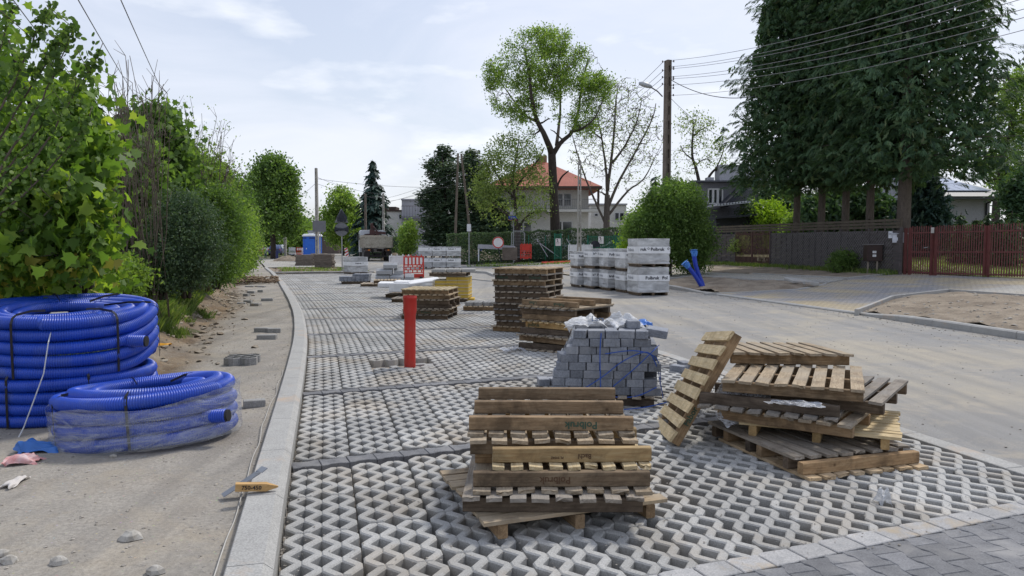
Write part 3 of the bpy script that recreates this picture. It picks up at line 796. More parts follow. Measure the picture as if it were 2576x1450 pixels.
def block_pile():
    cx, cy, rz = .955, 7.86, R(-7); M = Matrix.Translation((cx, cy, 0)) @ Matrix.Rotation(rz, 4, 'Z')
    pallet(5, (cx, cy, .002), -7, False, 'pallet under the grey-blue paving block pile, wrapped in blue strap')
    rg = random.Random(3); z0 = .108; gl = 'dark paving blocks in the unwrapped pile'
    front_names = ['in the front face of the blue-strapped pile']
    rows = 9; n = 0
    for L in range(rows):
        # front row outline gets narrower to the left as it rises
        left = [-.50, -.50, -.49, -.46, -.41, -.36, -.30, -.28, -.24][L]; right = [.54, .54, .54, .54, .54, .53, .53, .55, .44][L]
        z = z0 + L * .0795
        for dep in range(5):
            y = -.40 + dep * .2
            if L >= 7 and dep in (3, 4) and L == 8: continue
            if 0 < dep < 4 and L < 5:   # hidden core: only the outermost columns are laid
                xs = [(right - .085, 0)]
            else:
                xs = []; x = left
                while x < right - .08:
                    k = 0 if (len(xs) + L) % 2 == 0 else 1; w = .163 if k == 0 else .122
                    if x + w > right + .03: break
                    xs.append((x + w / 2, k)); x += w + .0075
            for (x, k) in xs:
                if L >= 6 and rg.random() < (.05 if L == 6 else .14 if L == 7 else .55): continue
                if L == 8 and dep > 2: continue
                j = rg.uniform(-.004, .004) + (rg.uniform(-.03, .03) if L >= 6 else 0)
                p = M @ Vector((x + rg.uniform(-.002, .002), y + j, z)); r_ = rz + rg.uniform(-.012, .012) + (rg.uniform(-.2, .2) if L >= 7 else 0)
                lev = ['bottom', 'second', 'third', 'fourth', 'fifth', 'sixth', 'seventh', 'eighth', 'top'][L]
                nth = ORD[max(0, min(11, int((x + .5) / .14)))].replace('topmost', 'first'); dpn = ['front face', 'second row back', 'third row back', 'fourth row back', 'rear face'][dep]
                put_block(PV[k], p, r_, 'dark paving block, %s course, %s from left, %s of strapped pile' % (lev, nth, dpn), gl); n += 1
    # loose tilted ones
    for (px, py, Y, rot, lab) in (((1652), 845, 7.5, (R(4), R(8), R(-14)), 'dark paving block tipped over the right top corner of the pile'), (1430, 905, 7.55, (0, 0, .1), 'dark paving block on the left step of the blue-strapped pile')):
        put_block(PV[0], A(px, py, Y), 0, lab, rot=rot).scale = (1.25, 1, 1)
    for (px, py, rzz, lab) in ((1367, 968, .1, 'single grey block standing left of the block pile'), (1395, 968, .5, 'grey block touching the left side of the block pile'), (1707, 935, .7, 'dark block fallen behind the leaning pallet'), (1722, 925, .2, 'small dark block farthest behind the leaning pallet')):
        p = G(px, py, 0); put_block(PV[1], (p.x, p.y, .002), rzz, lab)
    # blue strap
    M_strap = plain('blue_plastic_strap', (.02, .09, .42), .35)
    SL = iter(['straight blue strap down the middle of the block pile', 'blue strap rising diagonally and looping over the right corner', 'blue strap looping loosely round the right flank of the pile', 'short blue strap end crossing the right half of the pile', 'blue strap running low along the bottom course of the pile', 'blue strap end lying on the ground in front of the pile'])
    def ribbon(P, w=.009):
        P = [M @ Vector(p) for p in P]; rings = []
        for i, p in enumerate(P):
            t_ = (P[min(i + 1, len(P) - 1)] - P[max(i - 1, 0)]).normalized(); o_ = Vector((0, -.002, 0)); u_ = t_.cross(Vector((0, 1, 0))).normalized() * w / 2
            rings.append([p - u_ - o_, p + u_ - o_, p + u_ + o_, p - u_ + o_])
        mb = MB(); mb.loft(rings); tag(mb.build('strap', M_strap), next(SL), 'strap', 'blue straps round the block pile')
    def curve(P, n=10):
        out = []
        for i in range(len(P) - 1):
            p0 = Vector(P[max(i - 1, 0)]); p1 = Vector(P[i]); p2 = Vector(P[i + 1]); p3 = Vector(P[min(i + 2, len(P) - 1)])
            for k in range(n):
                t = k / n; out.append(.5 * ((2 * p1) + (-p0 + p2) * t + (2 * p0 - 5 * p1 + 4 * p2 - p3) * t * t + (-p0 + 3 * p1 - 3 * p2 + p3) * t ** 3))
        return out + [Vector(P[-1])]
    for P in ([(-.02, -.52, .72), (-.03, -.53, .5), (-.02, -.525, .13)], [(-.2, -.53, .16), (.0, -.55, .3), (.2, -.56, .46), (.42, -.58, .55), (.52, -.5, .4), (.56, -.35, .25), (.6, -.3, .05)],
              [(.02, -.53, .52), (.3, -.56, .56), (.5, -.55, .5), (.57, -.3, .3), (.58, -.1, .15)], [(.1, -.53, .2), (.3, -.55, .38), (.47, -.6, .56), (.55, -.4, .6)], [(-.3, -.53, .125), (0, -.54, .105), (.3, -.56, .11), (.52, -.52, .2)],
              [(.2, -.7, .012), (.4, -.66, .03), (.62, -.5, .05)]):
        ribbon(curve(P))
    return M
BPM = block_pile()
# crumpled sheets
def filmmat(name, c, alpha=.5, rough=.25, sc_=(4, 4, 14), bmp=.8, soft=False):
    m, nt, N, L, P = _nodes(name); P.inputs['Base Color'].default_value = (*c, 1); P.inputs['Roughness'].default_value = rough; P.inputs['Specular IOR Level'].default_value = .6
    v = _coord(N, L, 'Object', sc_); nn = _noise(N, L, v, 3, 6, .7, 1.5)
    if soft: L.new(_ramp(N, L, _noise(N, L, _coord(N, L, 'Object', (1, 1, 2.2), rnd=True), 1.9, 4, .5, .8), [(.35, tuple(q * .62 for q in c)), (.65, tuple(min(.8, q * 1.3) for q in c))]), P.inputs['Base Color'])
    L.new(_bump(N, L, nn, bmp, .02), P.inputs['Normal'])
    al = _ramp(N, L, nn, [(.3, (alpha * .8,) * 3), (.7, (alpha * 1.2,) * 3)] if soft else [(.36, (alpha * .3,) * 3), (.70, (min(1, alpha * 2.4),) * 3)]); L.new(al, P.inputs['Alpha'])
    return m
M_white_sheet = filmmat('white_foil', (.72, .73, .74), 1.4, .4)
M_film = filmmat('clear_film', (.62, .64, .68), .42, .2)
M_film2 = filmmat('stretch_film', (.50, .53, .58), .26, .14, (1.0, 1.0, 6))
M_bluefoil = plain('blue_foil', (.04, .16, .50), .4)
def crumple(name, loc, size, amp, seed, m, rz=0, n=22, fold=2.2, parent=None, drape=None):
    rg = random.Random(seed); vs = []; fs = []; off = seed * 13.7
    for i in range(n + 1):
        for j in range(n + 1):
            u = i / n - .5; v = j / n - .5
            a = .8 * abs(nz(u * fold + off, v * fold, 0)) + .25 * abs(nz(u * fold * 2.3 + off, v * fold * 2.3, 5)) + .06 * nz(u * 9, v * 9, off)
            rag = 1 + .25 * nz(u * 5 + off, v * 5, 0, 1)
            x = u * size[0] * rag + .25 * size[0] * nz(u * 2, v * 2, off, 1); y = v * size[1] * rag + .25 * size[1] * nz(u * 2, v * 2, off + 9, 1)
            z = amp * (a * 1.0 + .45 * (1 - 4 * (u * u + v * v))) + (drape(u, v) if drape else 0)
            vs.append((x, y, z))
    for i in range(n):
        for j in range(n): a = i * (n + 1) + j; fs.append([a, a + 1, a + n + 2, a + n + 1])
    o = mesh_obj(name, vs, fs, m, parent, True); o.location = loc; o.rotation_euler = (0, 0, rz); return o
tag(crumple('foil', BPM @ Vector((-.16, -.1, .74)), (.46, .42), .15, 3, M_white_sheet), 'crumpled white foil heaped on top of the dark block pile', 'foil')
tag(crumple('foil', BPM @ Vector((.20, -.10, .76)), (.32, .3), .14, 8, M_white_sheet, .5), 'peaked scrap of white foil at the top right of the block pile', 'foil')
tag(crumple('foil', BPM @ Vector((.40, .0, .75)), (.22, .2), .07, 5, M_bluefoil, .2), 'blue foil scrap on the right top of the block pile', 'foil')
def drape_sheet(name, P0, P1, drop, seed, m, back=(0, 0, 0)):
    n = 16; vs = []; fs = []
    for i in range(n + 1):
        a = P0.lerp(P1, i / n)
        for j in range(n + 1):
            t = j / n; p = a + Vector((nz(i * .5, t * 4, seed) * .05 - t * .0, nz(i * .7, t * 3, seed + 3) * .05, -drop * t)) + Vector(back) * t; vs.append(p)
    for i in range(n):
        for j in range(n): a = i * (n + 1) + j; fs.append([a, a + 1, a + n + 2, a + n + 1])
    return mesh_obj(name, vs, fs, m, None, True)
tag(drape_sheet('foil', BPM @ Vector((-.22, .05, .78)), BPM @ Vector((-.30, .4, .74)), .62, 4, M_white_sheet, (-.26, .0, 0)), 'white foil hanging down the left side of the block pile', 'foil')
tag(text_mesh('foil_print', 'Lars', .075, plain('foil_print_ink', (.12, .16, .24), .6), None, BPM @ Vector((-.12, -.28, .835)), (R(62), 0, R(-6)), .001), 'dark lettering printed on the white foil of the block pile', 'lettering')
tag(crumple('plastic_sheet', (1.82, 6.02, .27), (.42, .42), .30, 11, M_film, .3), 'clear plastic hanging from the left side of the twisted stack', 'plastic')
tag(crumple('plastic_sheet', (2.05, 5.42, .435), (.40, .16), .03, 12, M_film, -.4), 'clear plastic strip lying between pallets of the twisted stack', 'plastic')
tag(crumple('plastic_scrap', (G(2218, 1265).x, G(2218, 1265).y, .005), (.09, .07), .11, 14, M_white_sheet, .3, n=10), 'tiny white plastic scrap caught in a grid slab hole', 'plastic')
tag(crumple('plastic_scrap', (G(1290, 880).x, G(1290, 880).y, .01), (.35, .25), .05, 15, M_film, .3, n=12), 'clear plastic scrap under the crooked pile', 'plastic')

# ------------------------------------------------------------ red sewer pipe
def red_pipe():
    p = G(1031, 921); t = empty('drain_pipe', (p.x, p.y, -.08), 0, 'upright bright red plastic pipe standing in the grid slabs', 'pipe')
    m = mk('red_plastic', (.50, .022, .011), (.40, .017, .010), scale=2.5, rough=.42, bump=.08, spec=.5, c3=(.36, .055, .04), s3=4, p3=(.5, .75))
    mb = MB(); r = .074; rs = .087; H = 1.0
    prof = [(r, 0), (r, .735), (r + .002, .75), (rs - .002, .80), (rs, .82), (rs, .955), (rs + .003, .96), (rs + .003, .985), (rs, .99), (rs, H), (rs - .006, H), (rs - .006, .80), (r - .006, .74), (r - .006, .3)]
    n = 40; rings = [[(q * math.cos(2 * math.pi * k / n), q * math.sin(2 * math.pi * k / n), z) for k in range(n)] for q, z in prof]
    mb.loft(rings, cap=False); o = mb.build('pipe_wall', m, t); smooth_by(o, 50)
    d = MB(); d.cyl((0, 0, .35), r - .004, .01, 24); d.build('bore_shade', plain('dark_inside', (.02, .006, .005), .9), t)  # near-black disc painted as the shade down inside the pipe
    t.rotation_euler = (0, R(.5), 0)
    # cut slab pieces round it
    mb = MB(); rg = random.Random(2)
    for (dx, dy, w, l, rz, z) in ((-.19, .05, .10, .26, .2, -.02), (.24, .10, .12, .3, -.1, -.005), (.25, -.18, .13, .16, .3, -.01), (-.02, -.19, .2, .1, .1, 0), (-.24, -.2, .12, .14, .5, -.03), (.06, .24, .26, .1, .15, -.01)):
        mb.box((p.x + dx, p.y + dy, z - .05), (w, l, .098), rz + RA, bev=.005)
    tag(mb.build('cut_slab_pieces', M_slab), kind='structure')
red_pipe()

# ------------------------------------------------------------ blue corrugated coils
M_blue = mk('blue_corrugated_plastic', (.012, .070, .50), (.010, .055, .40), scale=4, rough=.42, bump=.0, spec=.5, c3=(.075, .12, .36), s3=2.6, p3=(.5, .78))
M_pipeshade = plain('black_pipe_inside', (.012, .012, .014), .5)
M_band = plain('dark_strap', (.015, .015, .02), .4)
def np_tube(path, rad, k=10):
    P = np.array(path, float); n = len(P); T = np.gradient(P, axis=0); T /= np.linalg.norm(T, axis=1)[:, None] + 1e-9
    up = np.array([0, 0, 1.]); S_ = np.cross(T, up); S_ /= np.linalg.norm(S_, axis=1)[:, None] + 1e-9; U = np.cross(S_, T)
    a = np.arange(k) * 2 * math.pi / k
    V = P[:, None, :] + rad[:, None, None] * (np.cos(a)[None, :, None] * S_[:, None, :] + np.sin(a)[None, :, None] * U[:, None, :])
    i = np.arange(n - 1)[:, None] * k; j = np.arange(k)[None, :]; j2 = (j + 1) % k
    Fq = np.stack([i + j, i + k + j, i + k + j2, i + j2], -1).reshape(-1, 4)
    return V.reshape(-1, 3), Fq
def ribbed(name, pts, r, parent, pitch=.0175, k=12):
    P = np.array(pts, float); seg = np.linalg.norm(np.diff(P, axis=0), axis=1); L = np.concatenate([[0], np.cumsum(seg)])
    n = int(L[-1] / pitch) * 4; base = np.arange(n + 1) // 4 * pitch; off = np.array([.08, .2, .55, .68])[np.arange(n + 1) % 4] * pitch
    s = base + off; Q = np.stack([np.interp(s, L, P[:, c]) for c in range(3)], 1)
    rad = np.where((np.arange(n + 1) % 4 == 0) | (np.arange(n + 1) % 4 == 3), r - .0055, r)
    V, Fq = np_tube(Q, rad, k); me = bpy.data.meshes.new(name); me.from_pydata(V.tolist(), [], Fq.tolist()); me.materials.append(M_blue)
    me.polygons.foreach_set('use_smooth', [True] * len(me.polygons)); 
    o = bpy.data.objects.new(name, me); C.objects.link(o); o.parent = parent
    return o
def coil(loc, rx, ry, rows, r, rz, tilt, label, inner=((.80, 0, 0.0),), seed=1, start=0.0, sag=.006, topdrop=.02, endang=None):
    t = empty('pipe_coil', loc, 0, label, 'pipe coil', 'blue corrugated pipe coils'); t.rotation_euler = (tilt[0], tilt[1], rz)
    pts = []; N_ = 220; rg = random.Random(seed)
    for i in range(int(rows * N_) + 1):
        a = start + 2 * math.pi * i / N_; row = i / N_
        w = 1 + .012 * math.sin(a * 1.3 + seed) + .01 * math.sin(row * 5.1 + seed)
        sl = sm(0, 1, (row % 1)) if True else 0
        zz = r + (int(row) + sm(.82, 1.0, row % 1)) * (2 * r - .004) if row < rows - 1 + .82 else r + (int(row)) * (2 * r - .004)
        pts.append((rx * w * math.cos(a), ry * w * math.sin(a), zz + sag * math.sin(3 * a + row)))
    ztop = pts[-1][2]
    f0 = 1.0; z0_ = ztop; a = start + 2 * math.pi * rows
    for (f, dz, ph) in inner:
        NN = int(N_ * 1.12)
        for i in range(1, NN + 1):
            a += 2 * math.pi / N_; q = sm(0, .5, i / NN); g = f0 + (f - f0) * q; zz = z0_ + (ztop + dz - z0_) * q + .012 * math.sin(2 * a + ph)
            pts.append((rx * g * math.cos(a) + .02 * (1 - g) * 6 * math.sin(seed), ry * g * math.sin(a), zz))
        f0 = f; z0_ = ztop + dz
    ribbed('winding', pts, r, t)
    if endang is not None:      # pipe end poking out, its hollow drawn as a black disc
        a, zr_ = endang; c = Vector((rx * math.cos(a), ry * math.sin(a), zr_)); tg = Vector((-rx * math.sin(a), ry * math.cos(a), 0)).normalized(); rad_ = Vector((math.cos(a), math.sin(a), 0))
        q = [c - tg * .04, c + rad_ * .17 + tg * .03]
        qq = [q[0].lerp(q[-1], k / 10) for k in range(11)]; ribbed('pipe_end', [tuple(v) for v in qq], r, t)
        mb = MB(); d_ = (qq[-1] - qq[-2]).normalized(); mb.tube([qq[-1] - d_ * .03, qq[-1] + d_ * .006], r - .007, 16, cap=True); mb.build('opening_shade', M_pipeshade, t)  # solid black disc stands in for the shade inside the pipe end
    return t, ztop
def straps(t, rx, ry, r, z0, z1, angs, depth=.26):
    for a in angs:
        mb = MB(); c, s = math.cos(a), math.sin(a); o = r + .006
        def P(f, z, dr=0): return (rx * f * c + dr * c, ry * f * s + dr * s, z)
        pts = [P(1, z0, o), P(1, (z0 + z1) / 2, o + .003), P(1, z1, o), P(1, z1 + r * .8, o - r * .45), P(1, z1 + r + .006, -r * .1), P(1, z1 + r + .008, -depth * .5), P(1, z1 + r * .7, -depth)]
        for p, q in zip(pts, pts[1:]):
            mb.bar(p, q, .02, .003, up=(c, s, .3))
        mb.build('strap', M_band, t)
pa = GL(150, 1075)
A0 = Vector((-4.12, 6.95, .05))
tA, zA = coil((A0.x, A0.y, .045), .70, .70, 4.0, .0545, R(10), (0, 0), 'lower blue corrugated pipe coil under the large upper one at the left', inner=(), seed=2, start=1.2)
straps(tA, .70, .70, .056, .02, .42, (R(-58), R(-105)))
tA2, zA2 = coil((A0.x + .0, A0.y + .0, .505), .715, .70, 4.7, .0555, R(10), (R(4.0), R(1.5)), 'large upper blue corrugated pipe coil at the left edge, unwrapped', inner=((.81, -.01, 1.0), (.63, -.02, 2.6), (.46, -.05, 3.5)), seed=5, start=.4, endang=(R(-28), .27))
straps(tA2, .715, .70, .056, .02, zA2, (R(-100), R(-40), R(70), R(118), R(10)), .40)
B0 = Vector((-2.90, 5.98, .05))
SRX = .625
tB, zB = coil((B0.x, B0.y, .05), SRX, .50, 3.6, .054, R(14), (R(-2), R(-3.5)), 'front blue pipe coil partly wrapped in clear film', inner=((.84, .03, .3), (.62, -.0, 2.0)), seed=9, start=2.0, endang=(R(-38), .17))
straps(tB, SRX, .50, .054, .02, zB, (R(-92), R(-150), R(60), R(110)), .32)
def film_wrap():
    n = 150; H = [(-.0, .0), (.03, .012), (.07, .01), (.11, .016), (.15, .008), (.20, .014), (.24, .01), (.28, .012), (.315, .012), (.335, .016), (.345, .02)]
    rings = []
    for hz, o in H:
        rg_ = []
        for k in range(n):
            a = 2 * math.pi * k / n; w = .066 + o + .012 * nz(math.cos(a) * 3, math.sin(a) * 3, hz * 14, 1) + .006 * nz(a * 7, hz * 50, 3)
            zz = hz * (1 + .18 * nz(math.cos(a) * 1.6, math.sin(a) * 1.6, 4) + (.10 if math.cos(a) > .6 else 0) * sm(.6, 1, math.cos(a))) + .01 * nz(a * 6, hz * 8, 2)
            rg_.append(((SRX + w) * math.cos(a), (.50 + w) * math.sin(a), zz))
        rings.append(rg_)
    mb = MB(); mb.loft(rings, cap=False); o = mb.build('film_wrap', M_film2, tB, True); return o
film_wrap()
mb = MB(); pts = [A(137, 800, 6.4), A(122, 860, 6.17), A(110, 940, 6.14), A(88, 1000, 6.12), A(60, 1075, 6.05), A(42, 1110, 5.95)]
mb.tube(pts, .005, 5); tag(mb.build('cord', plain('white_cord', (.62, .64, .66), .5)), 'pale cord hanging down the front of the big upper coil', 'cord')
for q, (px, py, Y) in enumerate(((150, 794, 6.8), (196, 796, 6.9))):
    mb = MB(); p = A(px, py, Y); mb.box((p.x, p.y, p.z - .02), (.16, .12, .10), .6 - q, bev=.015)
    tag(mb.build('concrete_lump', M_lblk), ['left', 'right'][q] + ' pale concrete lump lying inside the top of the big coil', 'concrete lump')
# litter
M_redtape = mk('red_white_tape', (.60, .50, .50), (.50, .14, .13), scale=14, rough=.6, bump=0)
p = GL(60, 1165); tag(crumple('barrier_tape', (p.x, p.y, p.z + .01), (.20, .13), .06, 21, M_redtape, .3), 'crumpled pink and white barrier tape on the ground left of the wrapped coil', 'tape')
p = GL(20, 1215); tag(crumple('barrier_tape', (p.x + .05, p.y, p.z + .01), (.08, .22), .03, 23, plain('white_tape', (.6, .56, .52), .6), .1), 'dangling pale tape end at the left picture edge', 'tape')
p = GL(88, 1140); tag(crumple('blue_bag', (p.x, p.y + .05, p.z + .01), (.28, .22), .10, 22, M_bluefoil, .2), 'crumpled blue bag beside the wrapped coil', 'bag')
p = GL(395, 872); tag(crumple('yellow_scrap', (p.x, p.y, p.z + .02), (.28, .12), .05, 25, plain('orange_yellow', (.62, .30, .02), .5), .2, n=10), 'orange yellow plastic scrap by the coil pipe end', 'plastic')
p = G(690, 1428, 0); tag(crumple('black_scrap', (p.x - .02, p.y, -.03), (.05, .13), .09, 27, M_band, RA, n=10), 'black plastic scrap stuck between kerb and grid slabs', 'plastic')

# loose pavers on the path
def loose(px, py, size, rz, label, m=M_lblk, z=None, bev=.006):
    p = GL(px, py); mb = MB(); mb.box((0, 0, size[2] / 2), size, bev=bev); o = mb.build('paving_block', m); o.location = (p.x, p.y, (z if z is not None else p.z - .006)); o.rotation_euler = (0, 0, rz)
    return tag(o, label, 'paving block')
M_bg = mk('grey_paver', (.33, .325, .31), (.25, .245, .235), scale=8, fine=60, rough=.85, bump=.3)
loose(672, 853, (.30, .16, .08), .1, 'pale block at the front of the three on the footpath', M_bg)
loose(662, 835, (.28, .14, .08), -.1, 'pale block at the back left of the three on the footpath', M_bg)
loose(690, 836, (.22, .14, .08), .2, 'pale block at the back right of the three on the footpath', M_bg)
loose(640, 1022, (.20, .10, .07), .35, 'single grey block beside the kerb, right of the wrapped coil', M_bg)
for i, (px, py, sx, lab) in enumerate(((643, 770, .24, 'dark-ended block on the path beyond the three pale ones'), (624, 762, .2, 'short block left of the dark-ended one'), (672, 757, .3, 'thin curved block near the kerb'), (620, 745, .16, 'small light block in the middle of the path'),
                              (632, 738, .22, 'tan block lying across the path'), (655, 735, .16, 'darker block touching the tan block'), (655, 722, .36, 'flat dark block close to the kerb bend'), (628, 722, .3, 'flat dark block on the left of the path bend'), (607, 765, .2, 'block half sunk at the path edge'), (600, 700, .5, 'pale block near the earth heap'))):
    loose(px, py, (sx, .14, .08 if i < 6 else .05), .2 * (i % 3 - 1), lab, M_bg if i % 2 else M_lblk)
loose(608, 675, (1.3, .35, .10), .15, 'long concrete plank lying by the far bushes', M_kerb)
def hexpiece():
    p = GL(590, 914); V, Fc = slab_unit(.1); t = empty('grid_slab_piece', (p.x, p.y, p.z + .095), 1.7, 'broken grid slab piece lying on the footpath', 'paving slab')
    V2 = V.copy(); V2[:, 0] -= .2; V2[:, 1] -= .3
    keep = [f for f in Fc if all(V2[i][1] < .12 for i in f)]
    o = mesh_obj('slab_body', V2.tolist(), keep, M_bg, t)
hexpiece()
for i, (px, py, s_, lab) in enumerate(((328, 1357, .045, 'angular white stone on the bare path'), (150, 1418, .035, 'brownish stone near the bottom left'), (24, 1416, .035, 'rounded white stone at the left edge'), (390, 1442, .035, 'white stone at the bottom edge'), (6, 1398, .03, 'white stone on the far left edge'), (285, 1150, .02, 'small pale stone just in front of the wrapped coil'))):
    p = GL(px, py); bm_ = MB(); rg = random.Random(i + 40)
    rings = []
    for k, (rr, zz) in enumerate(((.55, -.2), (1, .1), (.85, .65), (.35, 1.05))):
        rings.append([(s_ * rr * rg.uniform(.75, 1.2) * math.cos(a * math.pi / 4) * 1.3, s_ * rr * rg.uniform(.75, 1.2) * math.sin(a * math.pi / 4), s_ * zz) for a in range(8)])
    bm_.loft(rings); o = bm_.build('stone', M_stone); o.location = p; tag(o, lab, 'stone')
# stake and steel bracket on the kerb
def stake():
    a = A(592, 1226, G(592, 1226, .14).y); z = .165
    P0 = G(592, 1225, z); P1 = G(700, 1228, .135)
    t = empty('marking_stake', P0, 0, 'wooden marking stake lying across the kerb, written 750-450', 'stake')
    mb = MB(); d = (P1 - P0); d.z = -.02; L = d.length; x = d.normalized()
    w = .022; rings = []
    yv = Vector((0, 0, 1)).cross(x).normalized(); zv = x.cross(yv)
    for f, g in ((0, 1), (.72, 1), (1, .18)):
        c = x * L * f; rings.append([c + yv * a * w * g + zv * b * w * g for a, b in ((-1, -1), (1, -1), (1, 1), (-1, 1))])
    mb.loft(rings); mb.build('stake_body', wood('stake_wood', 'X', (.58, .36, .15), (.44, .26, .10), (.66, .45, .22), .2), t)
    M = Matrix((x, zv, -yv)).transposed().to_4x4()
    tx = text_mesh('handwriting', '750-450', .034, M_black, t, x * .035 - yv * (w + .001), M.to_euler(), .0006)
    # dark band
    q0 = G(560, 1255, .06); q1 = G(652, 1187, .19)
    b = empty('steel_bracket', q0, 0, 'bent grey sheet steel bracket propped on the kerb', 'bracket'); mb = MB(); mb.bar((0, 0, .02), q1 - q0, .07, .004, bev=0)
    e = q1 - q0; mb.bar(e - Vector((.0, 0, 0)), e + Vector((.025, .03, .02)), .065, .004); mb.bar(e + Vector((-.01, -.035, 0)), e + Vector((.03, -.05, .012)), .012, .004)
    o = mb.build('plate', plain('galvanised_steel', (.34, .36, .40), .42, .6), b)
stake()
mb = MB(); rr = random.Random(1); pts = []
for s in np.arange(2.0, 9.5, .08):
    x, y = XY(s, kd(s) - .25 - .05 * (nz(s, 1, 0, 1.2) + .3)); pts.append((x, y, zl(x, y) + .014 + .02 * abs(nz(s, 7, 0, .7))))
mb.tube(pts, .0035, 5); tag(mb.build('string_line', plain('grey_string', (.5, .48, .44), .9)), 'thin pale string line running beside the kerb', 'string')
# ------------------------------------------------------------ film-wrapped packs of pavers
M_pblk = mk('light_grey_pavers', (.34, .34, .335), (.29, .29, .29), scale=12, fine=60, rough=.85, bump=.3, coord='Object')
M_wrap = filmmat('milky_stretch_film', (.60, .61, .62), .66, .35, (1.0, 1.0, 2.5), .12, soft=True)
M_label = plain('white_label_film', (.78, .79, .80), .45)
M_pink = mk('printed_ink', (.045, .05, .065), rough=.6, bump=0)
def emblem(parent, m, c, r, z):
    """ring of two arrow arcs beside the word"""
    mb = MB()
    for a0, a1 in ((R(100), R(250)), (R(-75), R(75))):
        n = 9; o_ = []; i_ = []
        for k in range(n + 1):
            a = a0 + (a1 - a0) * k / n; o_.append((r * math.cos(a), r * math.sin(a))); i_.append((r * .62 * math.cos(a), r * .62 * math.sin(a)))
        for k in range(n): mb.add([(*o_[k], z), (*o_[k + 1], z), (*i_[k + 1], z), (*i_[k], z)], [[0, 1, 2, 3]])
        a = a1; mb.add([(r * 1.25 * math.cos(a), r * 1.25 * math.sin(a), z), (r * .4 * math.cos(a), r * .4 * math.sin(a), z), (r * .85 * math.cos(a + .55), r * .85 * math.sin(a + .55), z)], [[0, 1, 2]])
    o = mb.build('emblem', m, parent); return o
def wrapped_pack(loc, rz, w, d, h, label, group=None, words=(), side=(), size=.085, band=(.42, .68), seed=1, base='pallet', m_w=None):
    """pallet, courses of pavers, crumpled film, label band and lettering.  words: (text, x, zoff)"""
    t = empty('paver_pack', loc, rz, label, 'paver pack', group); rg = random.Random(seed)
    pz = .11
    mb = MB()
    for k in (-1, 0, 1): mb.box((k * (w / 2 - .05), 0, .04), (.07, d * 1.0, .08), bev=.003)
    mb.build('pallet_beams', WDARK, t)
    mb = MB(); n = 7
    for k in range(n): mb.box((rg.uniform(-.006, .006), -d / 2 + (k + .5) * d / n, .0905), (w + .07, d / n - .03, .019))
    mb.build('pallet_deck', WDY, t)
    mb = MB(); nl = max(3, round((h - pz) / .082)); hl = (h - pz) / nl
    for k in range(nl):
        z = pz + hl * (k + .5); nx = 6
        for i in range(nx):
            mb.box((-w / 2 + (i + .5) * w / nx, 0, z), (w / nx - .006, d - .02, hl - .004), bev=.004)
    mb.build('pavers', M_pblk, t)
    # film shell
    NX, NZ = 18, 12; ring = []
    for i in range(NX): ring.append((-w / 2 + w * i / NX, -d / 2))
    for i in range(NX): ring.append((w / 2, -d / 2 + d * i / NX))
    for i in range(NX): ring.append((w / 2 - w * i / NX, d / 2))
    for i in range(NX): ring.append((-w / 2, d / 2 - d * i / NX))
    rings = []
    for k in range(NZ + 1):
        f = k / NZ; z = pz - .015 + (h - pz + .02) * f; rr = []
        for (x, y) in ring:
            o = .010 + .016 * abs(nz(x * 3 + seed, y * 3, z * 5)) + .008 * nz(x * 2, y * 2, z * 22 + seed)
            if f < .3: o += .010 * math.sin(z * 60 + x * 4)
            if k == 0: o += .006
            ln = max(abs(x) / (w / 2), abs(y) / (d / 2)); sx = 1 if abs(x) >= w / 2 - 1e-6 else 0; sy = 1 if abs(y) >= d / 2 - 1e-6 else 0
            rr.append((x + math.copysign(o, x) * sx, y + math.copysign(o, y) * sy, z + .01 * nz(x * 4, y * 4, seed) * (f < .9)))
        rings.append(rr)
    mb = MB(); mb.loft(rings, cap=False); top = rings[-1]; c = (0, 0, h + .012)
    mb.add(top + [c], [[i, (i + 1) % len(top), len(top)] for i in range(len(top))])
    o = mb.build('film', m_w or M_wrap, t); smooth_by(o, 35)
    if band:
        z0, z1 = pz + (h - pz) * band[0], pz + (h - pz) * band[1]; e = .030; mb = MB(); pr = []
        for z in (z0, (z0 + z1) / 2, z1):
            rr = []
            for (x, y) in ring:
                o = e + .003 * nz(x * 5, y * 5, z * 9 + seed); sx = 1 if abs(x) >= w / 2 - 1e-6 else 0; sy = 1 if abs(y) >= d / 2 - 1e-6 else 0
                rr.append((x + math.copysign(o, x) * sx, y + math.copysign(o, y) * sy, z + .006 * nz(x * 3, y * 3, seed + 4)))
            pr.append(rr)
        mb.loft(pr, cap=False); mb.build('label_band', M_label, t, True); zc = (z0 + z1) / 2
        for (txt, x, dz) in words:
            tm = text_mesh('lettering', txt, size, M_pink, t, (x, -d / 2 - e - .006, zc + dz), (R(90), 0, 0), .0008, sx=1.05, bold=.028)
            if txt.endswith('k'):
                em = emblem(t, M_pink, None, size * .26, 0); em.location = (x + size * .6 * 1.05 * len(txt) * .93 + size * .22, -d / 2 - e - .007, zc + dz + size * .16); em.rotation_euler = (R(90), 0, 0)
        for (txt, y, dz) in side:
            tm = text_mesh('lettering', txt, size, plain('faint_ink', (.38, .39, .41), .6) if 'faint_ink' not in bpy.data.materials else bpy.data.materials['faint_ink'], t, (-w / 2 - e - .006, y, zc + dz), (R(90), 0, R(-90)), .0008)
    return t
g0 = 'wrapped paver packs on the road'
def at(px, py, z=0): p = G(px, py, z); return p
